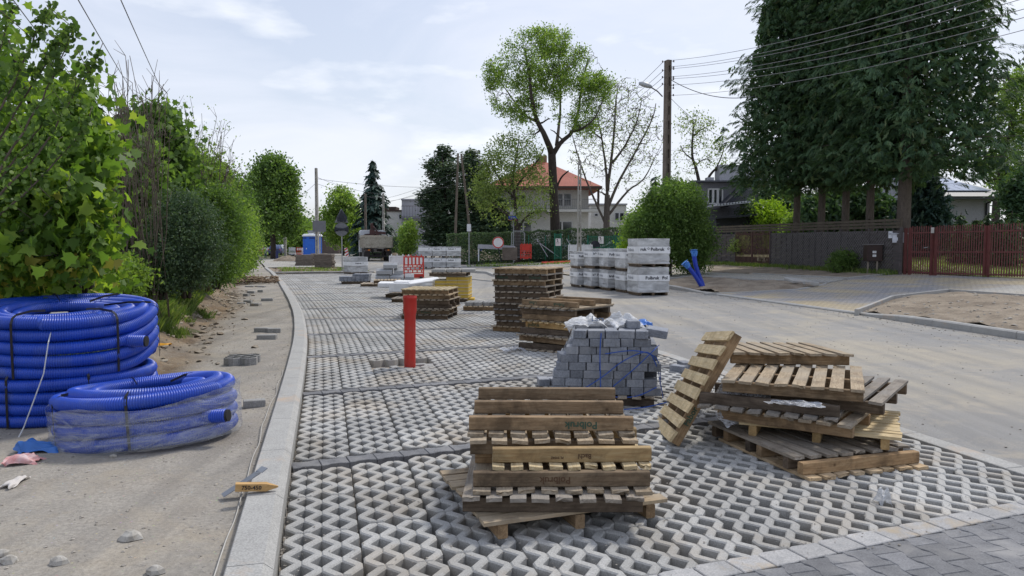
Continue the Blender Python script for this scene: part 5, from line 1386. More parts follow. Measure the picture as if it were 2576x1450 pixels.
class Tree:
    """skeleton grown towards random targets; radii by hierarchy"""
    def __init__(s, seed): s.mb = MB(); s.nodes = []; s.rg = random.Random(seed); s.tips = []
    def limb(s, pts, r0, r1, n=8, wob=.0, sub=4):
        pts = [Vector(p) for p in pts]; q = []
        for i in range(len(pts) - 1):
            p0 = pts[max(i - 1, 0)]; p1 = pts[i]; p2 = pts[i + 1]; p3 = pts[min(i + 2, len(pts) - 1)]
            for k in range(sub):
                t = k / sub; q.append(.5 * ((2 * p1) + (-p0 + p2) * t + (2 * p0 - 5 * p1 + 4 * p2 - p3) * t * t + (-p0 + 3 * p1 - 3 * p2 + p3) * t ** 3) + Vector([s.rg.uniform(-wob, wob) for _ in range(3)]))
        q.append(pts[-1]); m = len(q); rs = [r0 + (r1 - r0) * (i / (m - 1)) ** .8 for i in range(m)]
        s.mb.tube(q, rs, n)
        for p, r in zip(q[m // 4:], rs[m // 4:]): s.nodes.append((p, r))
        return q
    def grow(s, targets, rmin=.012, k=.62, sides=5, curl=.12, up=.15):
        T = [Vector(t) for t in targets]; base = sum((n[0] for n in s.nodes), Vector()) / max(1, len(s.nodes))
        T.sort(key=lambda t: min((t - n[0]).length_squared for n in s.nodes[:400]))
        N_ = np.array([tuple(n[0]) for n in s.nodes]); Rr = [n[1] for n in s.nodes]
        for t in T:
            d2 = ((N_ - np.array(tuple(t))) ** 2).sum(1) / (np.array(Rr) + .02) ** .35
            i = int(d2.argmin()); a = Vector(N_[i]); r0 = max(rmin, Rr[i] * k); L = (t - a).length
            if L < .05: continue
            mid1 = a.lerp(t, .35) + Vector((s.rg.gauss(0, curl), s.rg.gauss(0, curl), s.rg.gauss(0, curl) - up * .4)) * L * .6
            mid2 = a.lerp(t, .7) + Vector((s.rg.gauss(0, curl), s.rg.gauss(0, curl), s.rg.gauss(0, curl))) * L * .6
            q = [a, mid1, mid2, t]; rs = [r0, r0 * .8, r0 * .6, max(rmin * .5, r0 * .35)]
            s.mb.tube(q, rs, sides, cap=False)
            new = [(tuple(q[1]), rs[1]), (tuple(q[2]), rs[2]), (tuple(t), rs[3])]
            N_ = np.concatenate([N_, np.array([x[0] for x in new])]); Rr += [x[1] for x in new]
            s.tips.append((t, q[2]))
    def build(s, parent, mat, name='trunk'):
        o = s.mb.build(name, mat, parent, True); return o
    def twig_points(s, rg, per, spread, gap=0):
        out = []
        for t, m in s.tips:
            if gap and nz(t.x * gap, t.z * gap, t.y * gap, 1) < -.12: continue
            f = rg.random((per, 1)); out.append(np.array(tuple(m)) * (1 - f) + np.array(tuple(t)) * f + rg.normal(size=(per, 3)) * spread)
        return np.concatenate(out)
def shoots(rg, ells, n, L, per, spread):
    """stray shoots standing out of the crown surface"""
    W_ = np.array([e[2] for e in ells], float); W_ /= W_.sum(); out = []
    for i in range(n):
        e = ells[rg.choice(len(ells), p=W_)]; c = np.array(e[0]); p = blob(rg, 1, e[0], e[1], .97)[0]; d = (p - c) / np.linalg.norm(p - c) + np.array([0, 0, .7]) + rg.normal(size=3) * .3
        if d[2] < 0: continue
        d /= np.linalg.norm(d); l = L * rg.uniform(.4, 1.3); f = rg.random((per, 1)); out.append(p + d * l * f + np.array([0, 0, -.15]) * l * f ** 2 + rg.normal(size=(per, 3)) * spread * (1.1 - f))
    return np.concatenate(out)
def ell_targets(rg, n, ells, shell=.3):
    W_ = np.array([e[2] for e in ells], float); W_ /= W_.sum(); return [blob(rg, 1, ells[i][0], ells[i][1], shell)[0] for i in rg.choice(len(ells), n, p=W_)]
def tree_obj(name, label, loc, group=None, cat='tree'):
    return empty(name, (0, 0, 0), 0, label, cat, group)
def shrub(name, label, c, r, nclump, per, size, mat, seed, cr=.16, shape='leaf', trunk_r=.03, group=None, up=.4, shell=.6, cat='shrub', ells=None, stems=5):
    """leafy shrub whose ellipsoid centre is c and radii r"""
    t = empty(name, (0, 0, 0), 0, label, cat, group); rg = np.random.default_rng(seed); ells = ells or [(tuple(c), r, 1)]
    P, v = clumps(rg, nclump, per, ells, cr, shell); Q = shoots(rg, ells, int(60), max(r) * .30, 26, size * .7); P = np.concatenate([P, Q]); v = np.concatenate([v, .35 + .6 * rg.random(len(Q))]); leaves('crown', P, size, LF[mat], t, shape, seed, up, col=v)
    T = Tree(seed); zb = c[2] - r[2] - .1
    for k in range(stems):
        a = k * 2.4; e = (c[0] + r[0] * .5 * math.cos(a), c[1] + r[1] * .5 * math.sin(a), c[2] + r[2] * .3)
        T.limb([(c[0] + .08 * math.cos(a) * r[0], c[1] + .08 * math.sin(a), zb), ((c[0] + e[0]) / 2, (c[1] + e[1]) / 2, (zb + e[2]) / 2), e], trunk_r, trunk_r * .4, 5)
    T.grow(ell_targets(rg, stems * 8, ells, .4), .006, .5, 4); T.build(t, BARK, 'stems')
    return t

# ---- left: near maple
def near_maple():
    t = tree_obj('maple_tree', 'nearest maple at the left edge with broad yellow-green leaves', None)
    ells = [(A(20, 560, 7.9), (.95, .9, .85), 3), (A(140, 430, 7.9), (.50, .6, .62), 2.0), (A(-60, 300, 8.1), (.60, .8, .8), 1.8), (A(-110, 130, 8.2), (.48, .6, .6), .9), (A(190, 560, 7.6), (.24, .4, .38), .8), (A(70, 655, 7.5), (.5, .6, .24), .9), (A(185, 330, 7.9), (.30, .4, .45), .8)]
    ells = [(tuple(c), r, w) for c, r, w in ells]; rg = np.random.default_rng(3)
    P, v = clumps(rg, 640, 14, ells, .13, .45); low = (P[:, 2] < 1.5); v = np.where(low & (rg.random(len(v)) < .14), 1.0, v * .93)
    leaves('crown', P, .11, LF['maple'], t, 'maple', 3, .35, col=v, jit=.5)
    T = Tree(4); b = GL(60, 740); b.y = 8.6; b.x = -4.9; b.z = zl(b.x, b.y) - .05
    for (tx, ty) in ((20, 100), (150, 330), (60, 300), (200, 560)): e = A(tx, ty, 8.1); T.limb([b, b.lerp(e, .4) + Vector((.05, .1, .2)), e], .055, .015, 7)
    T.grow(ell_targets(rg, 160, ells, .3), .006, .5, 4); T.build(t, BARK)
    for k, px in enumerate((282, 300, 345, 365)):
        pass
near_maple()
def fruit_branches():
    t = tree_obj('fruit_tree', 'small-leaved fruit tree whose shoots poke up above the near maple', None); T = Tree(8); rg = np.random.default_rng(8); b = Vector((-4.9, 6.6, .4)); P = []
    st = T.limb([b, (-4.75, 6.6, 1.2), (-4.7, 6.6, 1.9)], .07, .05, 7)
    for k, pts in enumerate(([(-60, 520), (60, 330), (140, 180), (186, 72)], [(-60, 560), (100, 380), (190, 230), (240, 153)], [(-60, 420), (20, 240), (85, 100), (118, 38)], [(-60, 470), (40, 280), (120, 150), (160, 90)], [(-60, 300), (0, 130), (30, 15)], [(-60, 600), (80, 470), (190, 350), (222, 300)], [(-60, 540), (40, 400), (120, 300), (205, 262)], [(-60, 640), (90, 560), (170, 470)])):
        Yk = 6.3 + .12 * k; q = T.limb([(-4.7, 6.6, 1.7 - .08 * k)] + [tuple(A(x, y, Yk)) for x, y in pts], .016, .003, 5, .008, 6)
        for i in range(8, len(q)):
            m = 16 if i > len(q) * .5 else 9; P.append(np.array(tuple(q[i])) + rg.normal(size=(m, 3)) * .036)
            if i % 3 == 0:
                e = q[i] + Vector((rg.normal() * .12, rg.normal() * .12, .14)); T.mb.tube([q[i], e], .003, 4); P.append(np.array(tuple(q[i].lerp(e, .7))) + rg.normal(size=(10, 3)) * .035)
    leaves('crown', np.concatenate(P), .05, LF['green'], t, 'round', 5, .2); T.build(t, TWIG)
fruit_branches()
def bare_shrub(name, label, base, tips, Y, seed, r=.012, n=60, leafy=0):
    t = tree_obj(name, label, None, cat='shrub'); T = Tree(seed); rg = random.Random(seed); b = Vector(base); P = []
    for k in range(n):
        x, y = tips[k % len(tips)]; e = A(x + rg.uniform(-34, 34), y + rg.uniform(-10, 70) * (k >= len(tips)), Y + rg.uniform(-.6, .6))
        bb = b + Vector((rg.uniform(-.4, .4), rg.uniform(-.3, .3), 0)); m = bb.lerp(e, .45) + Vector((rg.uniform(-.12, .12), rg.uniform(-.1, .1), .1))
        q = T.limb([bb, m, e], r * rg.uniform(.6, 1.2), .0045, 5, .015, 5)
        for j in range(4):
            i = rg.randrange(5, len(q)); e2 = q[i] + Vector((rg.uniform(-.25, .25), rg.uniform(-.2, .2), rg.uniform(.05, .35))); T.mb.tube([q[i], e2], [.005, .003], 3)
            if leafy: P.append(np.array(tuple(e2)) + np.random.default_rng(k * 7 + j).normal(size=(leafy, 3)) * .05)
    T.build(t, TWIG, 'branches')
    if leafy: leaves('crown', np.concatenate(P), .05, LF['bright'], t, 'leaf', seed)
    return t
p = GL(372, 700); p.y = 11.8; p.x = -5.8; p.z = zl(p.x, p.y)
bare_shrub('bare_shrub', 'leafless brown shrub of tall straight twigs between maple and dark bush', p, [(318, 140), (300, 190), (285, 230), (345, 245), (395, 190), (318, 150), (300, 200), (398, 200), (345, 255), (282, 250), (372, 280), (415, 310), (240, 340), (330, 300), (410, 250)], 11.3, 5, .0075, 46)
bare_shrub('bare_shrub', 'leafless leaning shrub of thin twigs above the bright bushes', Vector((-7.3, 17.5, .5)), [(525, 295), (545, 315), (580, 382), (452, 272), (495, 285), (560, 340), (430, 300), (475, 330), (510, 360), (600, 430)], 17.5, 6, .011, 60, 3)
# ---- left: bushes (px, ytop, ybase, halfwidth px, Y, material ...)
def bush_px(name, label, px, yt, yb, hw, Y, nclump, per, size, mat, seed, cr=.14, shape='leaf', group=None, **kw):
    a = A(px, yt, Y); b = A(px, yb, Y); rz = (a.z - b.z) / 2; rx = hw / 1900 * Y; c = (a.x, Y, (a.z + b.z) / 2)
    return shrub(name, label, c, (rx, rx * .95, rz), nclump, per, size, mat, seed, cr, shape, group=group, **kw)
bush_px('round_bush', 'dark grey-green rounded bush on the bank above the path', 462, 485, 735, 84, 12.4, 420, 60, .042, 'dusky', 11, .09)
bush_px('round_bush', 'lower dark bush in front of the rounded one', 405, 600, 738, 48, 11.9, 160, 50, .045, 'dusky', 12, .09)
bush_px('leafy_bush', 'bright green bush right of the dark rounded one', 540, 470, 715, 70, 15.5, 330, 60, .055, 'green', 13, .12)
bush_px('leafy_bush', 'light green bush in the middle of the bank row', 572, 490, 700, 50, 18.5, 260, 50, .06, 'bright', 14, .13)
bush_px('leafy_bush', 'yellow-green bush towards the far end of the bank row', 598, 520, 690, 38, 23, 240, 45, .07, 'bright', 15, .15)
bush_px('leafy_bush', 'dense green bush next to last in the bank row', 615, 555, 675, 26, 29, 220, 40, .08, 'green', 16, .17)
bush_px('leafy_bush', 'last green bush where the path narrows', 624, 580, 655, 16, 38, 160, 40, .10, 'green', 17, .2)
bush_px('leafy_tree', 'broad green maple behind the bare twigs', 390, 290, 620, 62, 16, 420, 32, .13, 'green', 18, .22, 'maple', trunk_r=.09, cat='tree')
bush_px('leafy_tree', 'reddish-tipped young tree rising behind the bright bush', 520, 400, 640, 52, 19, 300, 34, .10, 'bright', 19, .2, trunk_r=.07, cat='tree')
bush_px('leafy_tree', 'tall green tree behind the near maple', 300, 330, 700, 75, 14, 420, 30, .12, 'green', 20, .22, 'maple', trunk_r=.09, cat='tree')
bush_px('leafy_tree', 'shady tree filling the gap at the left edge', 90, 420, 760, 190, 14, 620, 34, .12, 'green', 21, .3, 'maple', trunk_r=.1, cat='tree')
bush_px('leafy_tree', 'tree crown between the leaning twigs and the far bushes', 455, 370, 640, 60, 21, 360, 34, .13, 'green', 22, .25, trunk_r=.1, cat='tree')
bush_px('leafy_tree', 'far tree at the back of the bank row', 575, 450, 640, 40, 34, 320, 34, .16, 'green', 23, .35, trunk_r=.12, cat='tree')
bush_px('low_bush', 'low leafy weeds and bush at the foot of the maple', 250, 650, 752, 95, 10.6, 330, 36, .06, 'bright', 24, .10)
bush_px('low_bush', 'low flowering bramble under the bare twigs', 345, 655, 740, 60, 11.8, 200, 40, .05, 'green', 25, .09)
bush_px('low_bush', 'leafy undergrowth behind the big blue coil', 110, 620, 800, 140, 9.2, 330, 30, .09, 'maple', 26, .12, 'maple')

def conifer(name, label, base, H, Rr, seed, mat='spruce', layers=26, size=.32, group=None, droop=.35, r_tr=.14, skirt=.06, dens=1.0, shape='frond'):
    """spruce: whorled drooping branches carrying needle sprays"""
    t = tree_obj(name, label, None, group); rg = np.random.default_rng(seed); b = Vector(base); T = Tree(seed)
    T.mb.tube([b, b + Vector((0, 0, H * .5)), b + Vector((0, 0, H))], [r_tr, r_tr * .55, .01], 8); P = []; U = []
    for i in range(layers):
        f = skirt + (1 - skirt) * (i / layers) ** .92; z = H * f; L = Rr * (1 - f) ** .85 + .12; nb = int(7 + 5 * (1 - f))
        for k in range(nb):
            a = rg.uniform(0, 6.28); l = L * rg.uniform(.7, 1.12); d = np.array([math.cos(a), math.sin(a), 0]); m = max(3, int(l / size * 5 * dens))
            T.mb.tube([b + Vector((0, 0, z)), b + Vector((d[0] * l * .6, d[1] * l * .6, z - droop * l * .35)), b + Vector((d[0] * l, d[1] * l, z - droop * l * .35 + .05))], [.02, .012, .004], 3, False)
            for j in range(m):
                g = (j + .5) / m; side = rg.uniform(-1, 1) * .35 * l * (1 - g * .5); pd = np.array([-d[1], d[0], 0])
                P.append(np.array(tuple(b)) + d * l * g + pd * side + np.array([0, 0, z - droop * l * g * .55 - rg.uniform(0, .2) * size]))
                u = d * .8 + pd * np.sign(side) * .5 + np.array([0, 0, -.25 - rg.uniform(0, .5)]); U.append(u / np.linalg.norm(u))
    P = np.array(P); U = np.array(U); up = np.array([0, 0, 1.]) + rg.normal(size=P.shape) * .35; Wd = np.cross(up, U); Wd /= np.linalg.norm(Wd, axis=1)[:, None]; D = np.cross(U, Wd)
    leaves('crown', P, size, LF[mat], t, shape, seed, frames=(U, Wd, D)); T.build(t, BARK)
    return t
def gz(px, Y): return A(px, 700, Y).x
for (px, Y, yt, Rr, lab) in ((232, 17, 222, 1.2, 'dark spruce top rising behind the near maple'), (326, 21, 255, 1.5, 'second dark spruce top behind the bare twigs')):
    x = gz(px, Y); conifer('spruce_tree', lab, (x, Y, .4), A(px, yt, Y).z - .4, Rr, px, 'thuja', 24, .34)
x = gz(940, 85); conifer('spruce_tree', 'tall blue-green spruce behind the truck', (x, 85, 0), A(940, 400, 85).z, 3.1, 31, 'spruce', 28, .85, r_tr=.2, droop=.45, skirt=.08)
x = gz(1645, 75); conifer('spruce_tree', 'small spruce tip rising behind the round roadside bush', (x, 75, 0), A(1645, 435, 75).z, 1.6, 32, 'spruce', 16, .6)
# pines: clumped needles on crooked limbs
def pine(label, px, Y, yt, yb, hw, seed):
    t = tree_obj('pine_tree', label, None, 'dark pines by the crossroads'); rg = np.random.default_rng(seed); rx = hw / 1900 * Y; a = A(px, yt, Y); bz = A(px, yb, Y).z
    H = a.z - bz; ells = [((a.x + dx * rx, Y + rg.uniform(-1, 1), bz + H * f), (rx * r, rx * r, H * .12), r) for dx, f, r in ((0, .93, .35), (-.35, .8, .5), (.3, .76, .5), (-.1, .62, .75), (.45, .5, .6), (-.55, .5, .6), (.1, .36, .9), (-.4, .22, .8), (.45, .22, .8), (0, .08, .9))]
    P, v = clumps(rg, 620, 26, ells, .26, .3); T = Tree(seed); T.limb([(a.x, Y, 0), (a.x + .2, Y, bz + H * .4), (a.x - .1, Y, a.z - .6)], .24, .05)
    u, w, d = _basis(len(P), rg, .75); u[:, 2] = np.abs(u[:, 2]) * .6; leaves('crown', P, .36, LF['pine2'], t, 'frond', seed, frames=(u, w, d), col=v); T.grow(ell_targets(rg, 50, ells, .2), .02, .5, 5); T.build(t, BARK)
pine('left dark pine with a ragged pointed top by the pole pair', 1115, 72, 378, 625, 55, 41); pine('right dark pine half behind the flowering tree', 1190, 70, 385, 620, 52, 42); pine('low wide pine left of the red-roofed house', 1238, 71, 480, 625, 42, 43)

# ---- thuja group
def thuja_group():
    Ts = [(2000, 36.0, 15.5, 3.3), (2062, 34.4, 16.5, 2.7), (2122, 33.0, 17.0, 2.6), (2183, 31.5, 16.5, 2.7), (2268, 29.2, 15.5, 3.6)]
    wd = ['leftmost', 'second', 'middle', 'fourth', 'rightmost and thickest']
    for i, (px, Y, H, Rr) in enumerate(Ts):
        x = gz(px, Y); zb = zr(x, Y); t = tree_obj('thuja_tree', '%s trunk of the five tall dark thujas behind the panel fence' % wd[i], None, 'tall dark thujas behind the fence'); rg = np.random.default_rng(60 + i)
        t['label'] = '%s of the five tall dark thujas behind the panel fence' % wd[i]
        z0 = 4.0; nb = 1750 if i in (0, 4) else 1250; C_ = []; O_ = []
        cx = x + (-.35 if i == 0 else .8 if i == 4 else 0)
        for k in range(nb):
            f = rg.random() ** .95; z = z0 + (H - z0) * f; rr = Rr * min(1, (.66 + f * 3.2)) * (1 - f) ** .55 * (1 + .16 * math.sin(z * 2.1 + i) + .1 * math.sin(z * 5 + i * 2)); a = rg.uniform(0, 6.283)
            if z > 12.9 and rg.random() < .5: continue
            q = rr * rg.uniform(.70, 1.08) * (1 + .12 * math.sin(3 * a + z * 1.3)); C_.append((cx + q * math.cos(a), Y + q * math.sin(a) * .9, z)); O_.append((math.cos(a), math.sin(a), 0))
        C_ = np.array(C_); O_ = np.array(O_); per = 36; m0 = len(C_); da = rg.normal(size=m0) * .65; O_ = np.stack([O_[:, 0] * np.cos(da) - O_[:, 1] * np.sin(da), O_[:, 0] * np.sin(da) + O_[:, 1] * np.cos(da), rg.normal(size=m0) * .3 + .05], 1)
        P = np.repeat(C_, per, 0); Od = np.repeat(O_, per, 0); n = len(P); sc_ = np.repeat(rg.uniform(.38, .85, m0), per)[:, None]
        v = np.repeat(rg.random(m0), per) * .30 + rg.random(n) * .60
        pd = np.stack([-Od[:, 1], Od[:, 0], Od[:, 2]], 1); al = rg.random((n, 1)) ** .7; sd = rg.uniform(-1, 1, (n, 1)) * (1.05 - al)      # along the bough, across it
        arch = -.55 * al ** 2 + .18 * al
        P = P + sc_ * (Od * (al - .65) * .75 + pd * sd * .42 + np.array([0, 0, 1.]) * (arch * .9 - np.abs(sd) * .28 - rg.random((n, 1)) * .12))
        v = np.clip(v + .18 * al[:, 0], 0, 1)
        U = Od * (.9 - .2 * al) + pd * sd * 1.1 + np.array([0, 0, -1.]) * (.15 + .9 * al * rg.random((n, 1)) + .5 * np.abs(sd)); U /= np.linalg.norm(U, axis=1)[:, None]
        up = np.array([0, 0, 1.]) + Od * .7 + rg.normal(size=(n, 3)) * .4; Wd = np.cross(up, U); Wd /= np.linalg.norm(Wd, axis=1)[:, None] + 1e-9; D = np.cross(U, Wd)
        leaves('crown', P, .15, LF['thuja'], t, 'spray', 60 + i, frames=(U, Wd, D), col=v)
        # dense inner boughs so that the crown closes in the middle
        m = 9000; f = rg.random(m); a = rg.uniform(0, 6.283, m); rr = Rr * .74 * rg.random(m) ** .5 * (1 - f) ** .42
        P2 = np.stack([cx + rr * np.cos(a), Y + rr * np.sin(a), z0 + .3 + (H - z0) * f], 1); leaves('inner_boughs', P2, .34, LF['thuja'], t, 'frond', 160 + i, .2)
        T = Tree(i); r0 = .275 if i == 4 else .175; T.mb.tube([(x, Y, zb - .1), (x, Y, zb + .6), (x + .03, Y, 5), (x, Y, H * .9)], [r0 * 1.12, r0, r0 * .8, .05], 12)
        for k in range(60): 
            j = rg.integers(len(C_)); T.mb.tube([(x, Y, C_[j][2] + .4), tuple(C_[j])], [.035, .01], 4, False)
        T.build(t, BARK2)
thuja_group()

# ---- traced deciduous trees
def traced(name, label, Y, limbs, ells_px, ntar, leafn, leafsize, mat, seed, bark=BARK, spread=.18, rmin=.012, shape='leaf', depth=1.0, gap=0, group=None):
    """limbs: (list of (px,py[,dy]), r0, r1); ells_px: (px,py,rx,ry,weight) in photo pixels"""
    t = tree_obj(name, label, None, group); T = Tree(seed); rg = np.random.default_rng(seed); s = Y / 1900
    for k, (pts, r0, r1) in enumerate(limbs):
        q = []
        for p in pts: q.append(A(p[0], p[1], Y + (p[2] if len(p) > 2 else 0)))
        if k == 0: q[0].z = min(q[0].z, zr(q[0].x, q[0].y) - .1)
        T.limb(q, r0, r1, 9, .02 * (k > 0))
    ells = [((A(x, y, Y).x, Y, A(x, y, Y).z), (rx * s, rx * s * depth, ry * s), w) for x, y, rx, ry, w in ells_px]
    T.grow(ell_targets(rg, ntar, ells, .25), rmin, .6, 4, .10); T.build(t, bark)
    if leafn:
        P = T.twig_points(rg, leafn, spread, gap); leaves('crown', P, leafsize, LF[mat], t, shape, seed, .3)
    return t
traced('street_tree', 'tall leaning street tree with bright green crown before the red-roofed house', 58,
       [([(1398, 655), (1396, 560), (1392, 470), (1388, 385)], .43, .30), ([(1388, 385), (1372, 345, -1), (1350, 300, -1), (1338, 250, -2), (1330, 180, -2), (1320, 120, -1)], .27, .05), ([(1390, 390), (1410, 360), (1440, 330, 1), (1455, 280, 2), (1465, 210, 2), (1480, 150, 1)], .22, .05),
        ([(1352, 305), (1320, 290, 2), (1290, 250, 2), (1262, 210, 1)], .13, .03), ([(1440, 330), (1470, 320, -2), (1500, 290, -2), (1520, 240)], .11, .03), ([(1400, 365), (1408, 300, 3), (1410, 220, 3), (1405, 130, 2)], .15, .03), ([(1392, 500), (1410, 450), (1430, 430, -1)], .10, .05)],
       [(1365, 160, 120, 75, 4), (1300, 220, 75, 75, 2), (1440, 190, 85, 70, 2.5), (1280, 270, 50, 50, 1), (1500, 235, 45, 55, 1.2), (1380, 105, 60, 35, 1.1), (1345, 300, 85, 45, .8), (1470, 300, 60, 50, 1), (1240, 190, 25, 40, .5), (1320, 110, 30, 30, .5)], 1000, 46, .16, 'bright', 71, spread=.24, rmin=.022, gap=.42)
traced('street_tree', 'nearly leafless street tree with many upswept limbs', 62,
       [([(1526, 655), (1526, 560), (1528, 490)], .32, .22), ([(1528, 500), (1524, 420), (1512, 340), (1498, 270)], .14, .03), ([(1528, 480), (1538, 400), (1545, 330), (1550, 250), (1556, 215)], .15, .03), ([(1530, 520), (1560, 450), (1600, 380), (1640, 300), (1650, 260)], .14, .03), ([(1522, 560), (1490, 490), (1470, 440), (1450, 380), (1440, 340)], .11, .03),
        ([(1540, 410), (1570, 370), (1600, 310), (1615, 250)], .12, .03), ([(1532, 540), (1580, 480), (1620, 450), (1650, 390)], .12, .03), ([(1515, 350), (1490, 330), (1470, 300)], .08, .03)],
       [(1555, 280, 90, 90, 3), (1610, 340, 70, 80, 2), (1500, 320, 50, 80, 1.5), (1560, 420, 110, 70, 1), (1465, 390, 40, 50, .7)], 1100, 3, .15, 'pale', 72, spread=.25, rmin=.028, bark=BARK2)
traced('street_tree', 'small spreading tree in pale young leaf before the white house', 56,
       [([(1303, 650), (1302, 600), (1300, 560)], .26, .2), ([(1300, 570), (1296, 510), (1290, 450), (1300, 390), (1305, 350)], .16, .03), ([(1300, 560), (1262, 530), (1235, 505), (1222, 500)], .1, .03), ([(1302, 575), (1325, 545), (1355, 530), (1385, 535)], .1, .03), ([(1296, 500), (1268, 470), (1245, 430), (1225, 390)], .09, .03), ([(1298, 470), (1330, 430), (1355, 400), (1370, 370)], .09, .03)],
       [(1290, 400, 75, 65, 3), (1240, 450, 50, 60, 1.6), (1340, 470, 60, 60, 1.2), (1290, 530, 95, 35, 1.2), (1215, 490, 30, 40, .6)], 460, 22, .17, 'pale', 73, spread=.25, rmin=.018)
traced('twisted_tree', 'twisted dark-limbed tree between the lamp pole and the thujas', 50,
       [([(1768, 560), (1762, 480), (1758, 455), (1750, 420), (1742, 395), (1742, 350), (1746, 310)], .16, .05), ([(1768, 500), (1782, 450), (1800, 425), (1830, 415)], .12, .05), ([(1800, 430), (1812, 400), (1822, 370)], .06, .03), ([(1742, 400), (1722, 385), (1712, 365)], .06, .02), ([(1744, 345), (1765, 325), (1778, 320)], .05, .02), ([(1750, 415), (1775, 400), (1790, 408)], .05, .02)],
       [(1740, 310, 40, 35, 2), (1790, 340, 50, 40, 1.4), (1730, 400, 35, 40, 1), (1800, 400, 30, 30, .8)], 200, 9, .14, 'pale', 74, spread=.2, rmin=.014)
traced('garden_tree', 'yellow-green leafy tree at the right picture edge', 57,
       [([(2500, 640), (2508, 480), (2520, 400), (2545, 330), (2576, 290)], .33, .10), ([(2508, 470), (2530, 440), (2590, 400)], .18, .06), ([(2515, 420), (2560, 250), (2580, 180)], .2, .06)],
       [(2570, 260, 60, 90, 3), (2560, 400, 70, 70, 2), (2640, 300, 80, 120, 1), (2520, 470, 40, 40, .8)], 520, 34, .2, 'bright', 75, spread=.25, rmin=.016)
# ---- chestnut, birch, far trees
def dome_tree(name, label, px, Y, yt, yb, hw, seed, mat, size, nclump=420, per=34, cr=.5, trunk=.22, group=None, ytr=None, shape='leaf'):
    a = A(px, yt, Y); b = A(px, yb, Y); rx = hw / 1900 * Y; H = a.z - b.z; t = tree_obj(name, label, None, group); rg = np.random.default_rng(seed)
    ells = [((a.x + dx * rx, Y + dy * rx, b.z + H * f), (rx * r, rx * r, H * q), r) for dx, dy, f, r, q in ((0, 0, .5, .74, .38), (-.3, .1, .38, .65, .3), (.32, 0, .42, .62, .3), (0, -.2, .72, .6, .26), (.1, 0, .86, .36, .14), (-.25, .2, .68, .45, .2), (.3, -.2, .66, .42, .2))]
    for _ in range(9):
        k = blob(rg, 1, (0, 0, 0), (1, 1, 1), .95)[0]; q_ = rg.uniform(.16, .40); ells.append(((a.x + k[0] * rx * .88, Y + k[1] * rx * .88, b.z + H * (.5 + k[2] * .42)), (rx * q_, rx * q_, H * q_ * .6), q_ * 1.3))
    P, v = clumps(rg, nclump, per, ells, cr, .6); Q = shoots(rg, ells, 80, rx * .26, 22, size * .8); P = np.concatenate([P, Q]); v = np.concatenate([v, .35 + .6 * rg.random(len(Q))]); leaves('crown', P, size, LF[mat], t, shape, seed, .5, col=v); T = Tree(seed)
    z0 = zr(a.x, Y) - .1 if a.x > 0 else -.1
    T.limb([(a.x, Y, z0), (a.x, Y, b.z + H * .3), (a.x, Y, b.z + H * .6)], trunk, trunk * .4); T.grow(ell_targets(rg, 40, ells, .3), .03, .5, 4); T.build(t, BARK); return t
dome_tree('chestnut_tree', 'dense dark green chestnut at the end of the footpath', 683, 74, 393, 600, 68, 81, 'green', .30, 900, 36, .42, .32)
dome_tree('birch_tree', 'soft pale green birch behind the bagged road signs', 862, 98, 478, 640, 46, 82, 'bright', .34, 420, 30, .5, .15)
dome_tree('round_bush', 'large green bush at the base of the lamp pole', 1688, 33.2, 452, 690, 108, 83, 'green', .105, 1500, 42, .2, .1)
dome_tree('round_bush', 'yellow-green shrub left of the large pole bush', 1610, 40, 520, 650, 40, 84, 'yellow', .13, 200, 30, .22, .05)
far_specs = [(700, 150, 570, 640, 50, 'green'), (745, 130, 565, 640, 40, 'bright'), (790, 140, 570, 640, 45, 'green'), (655, 110, 560, 640, 30, 'green'), (830, 150, 560, 640, 40, 'bright'), (760, 190, 555, 640, 70, 'dusky'), (905, 130, 580, 640, 30, 'dusky'), (890, 120, 570, 640, 25, 'green')]
for i, (px, Y, yt, yb, hw, mt) in enumerate(far_specs):
    dome_tree('far_tree', ['pale', 'bright', 'round', 'narrow', 'yellowish', 'broad dark', 'dusky', 'small'][i] + ' distant tree in the line closing the street, %s from left' % ['third', 'fourth', 'sixth', 'second', 'seventh', 'fifth', 'last', 'eighth'][i], px, Y, yt, yb + 6, hw, 90 + i, mt, .5, 200, 26, .9, .2, 'distant trees closing the street')
dome_tree('column_shrub', 'ivy-like bright column shrub right of the truck', 1027, 66, 562, 650, 20, 101, 'bright', .2, 160, 30, .25, .08)
dome_tree('dark_shrub', 'dark conifer shrub under the right-hand roof', 2590, 40, 420, 640, 50, 102, 'thuja', .22, 420, 34, .3, .1, shape='frond')
for i, (px, Y, yt, hw, mt, lab) in enumerate(((1935, 46, 512, 50, 'yellow', 'yellow-green shrub in front of the thuja trunks'), (2010, 42, 535, 34, 'bright', 'low bright shrub between the two left thuja trunks'), (1890, 47, 500, 45, 'dusky', 'dusky shrub before the dark house'), (2090, 41, 480, 60, 'thuja', 'dark undergrowth between the middle thuja trunks'), (2180, 39, 480, 55, 'thuja', 'dark undergrowth left of the thick thuja trunk'), (2322, 35, 455, 42, 'spruce', 'layered dark spruce right of the thick thuja trunk'), (1960, 49, 470, 60, 'thuja', 'dark conifer behind the left thuja trunks'))):
    dome_tree('garden_shrub', lab, px, Y, yt, 650, hw, 110 + i, mt, .16 if mt in ('yellow', 'bright', 'dusky') else .3, 420, 30, .25, .05, 'garden shrubs behind the fence', shape='frond' if mt in ('thuja', 'spruce') else 'leaf')
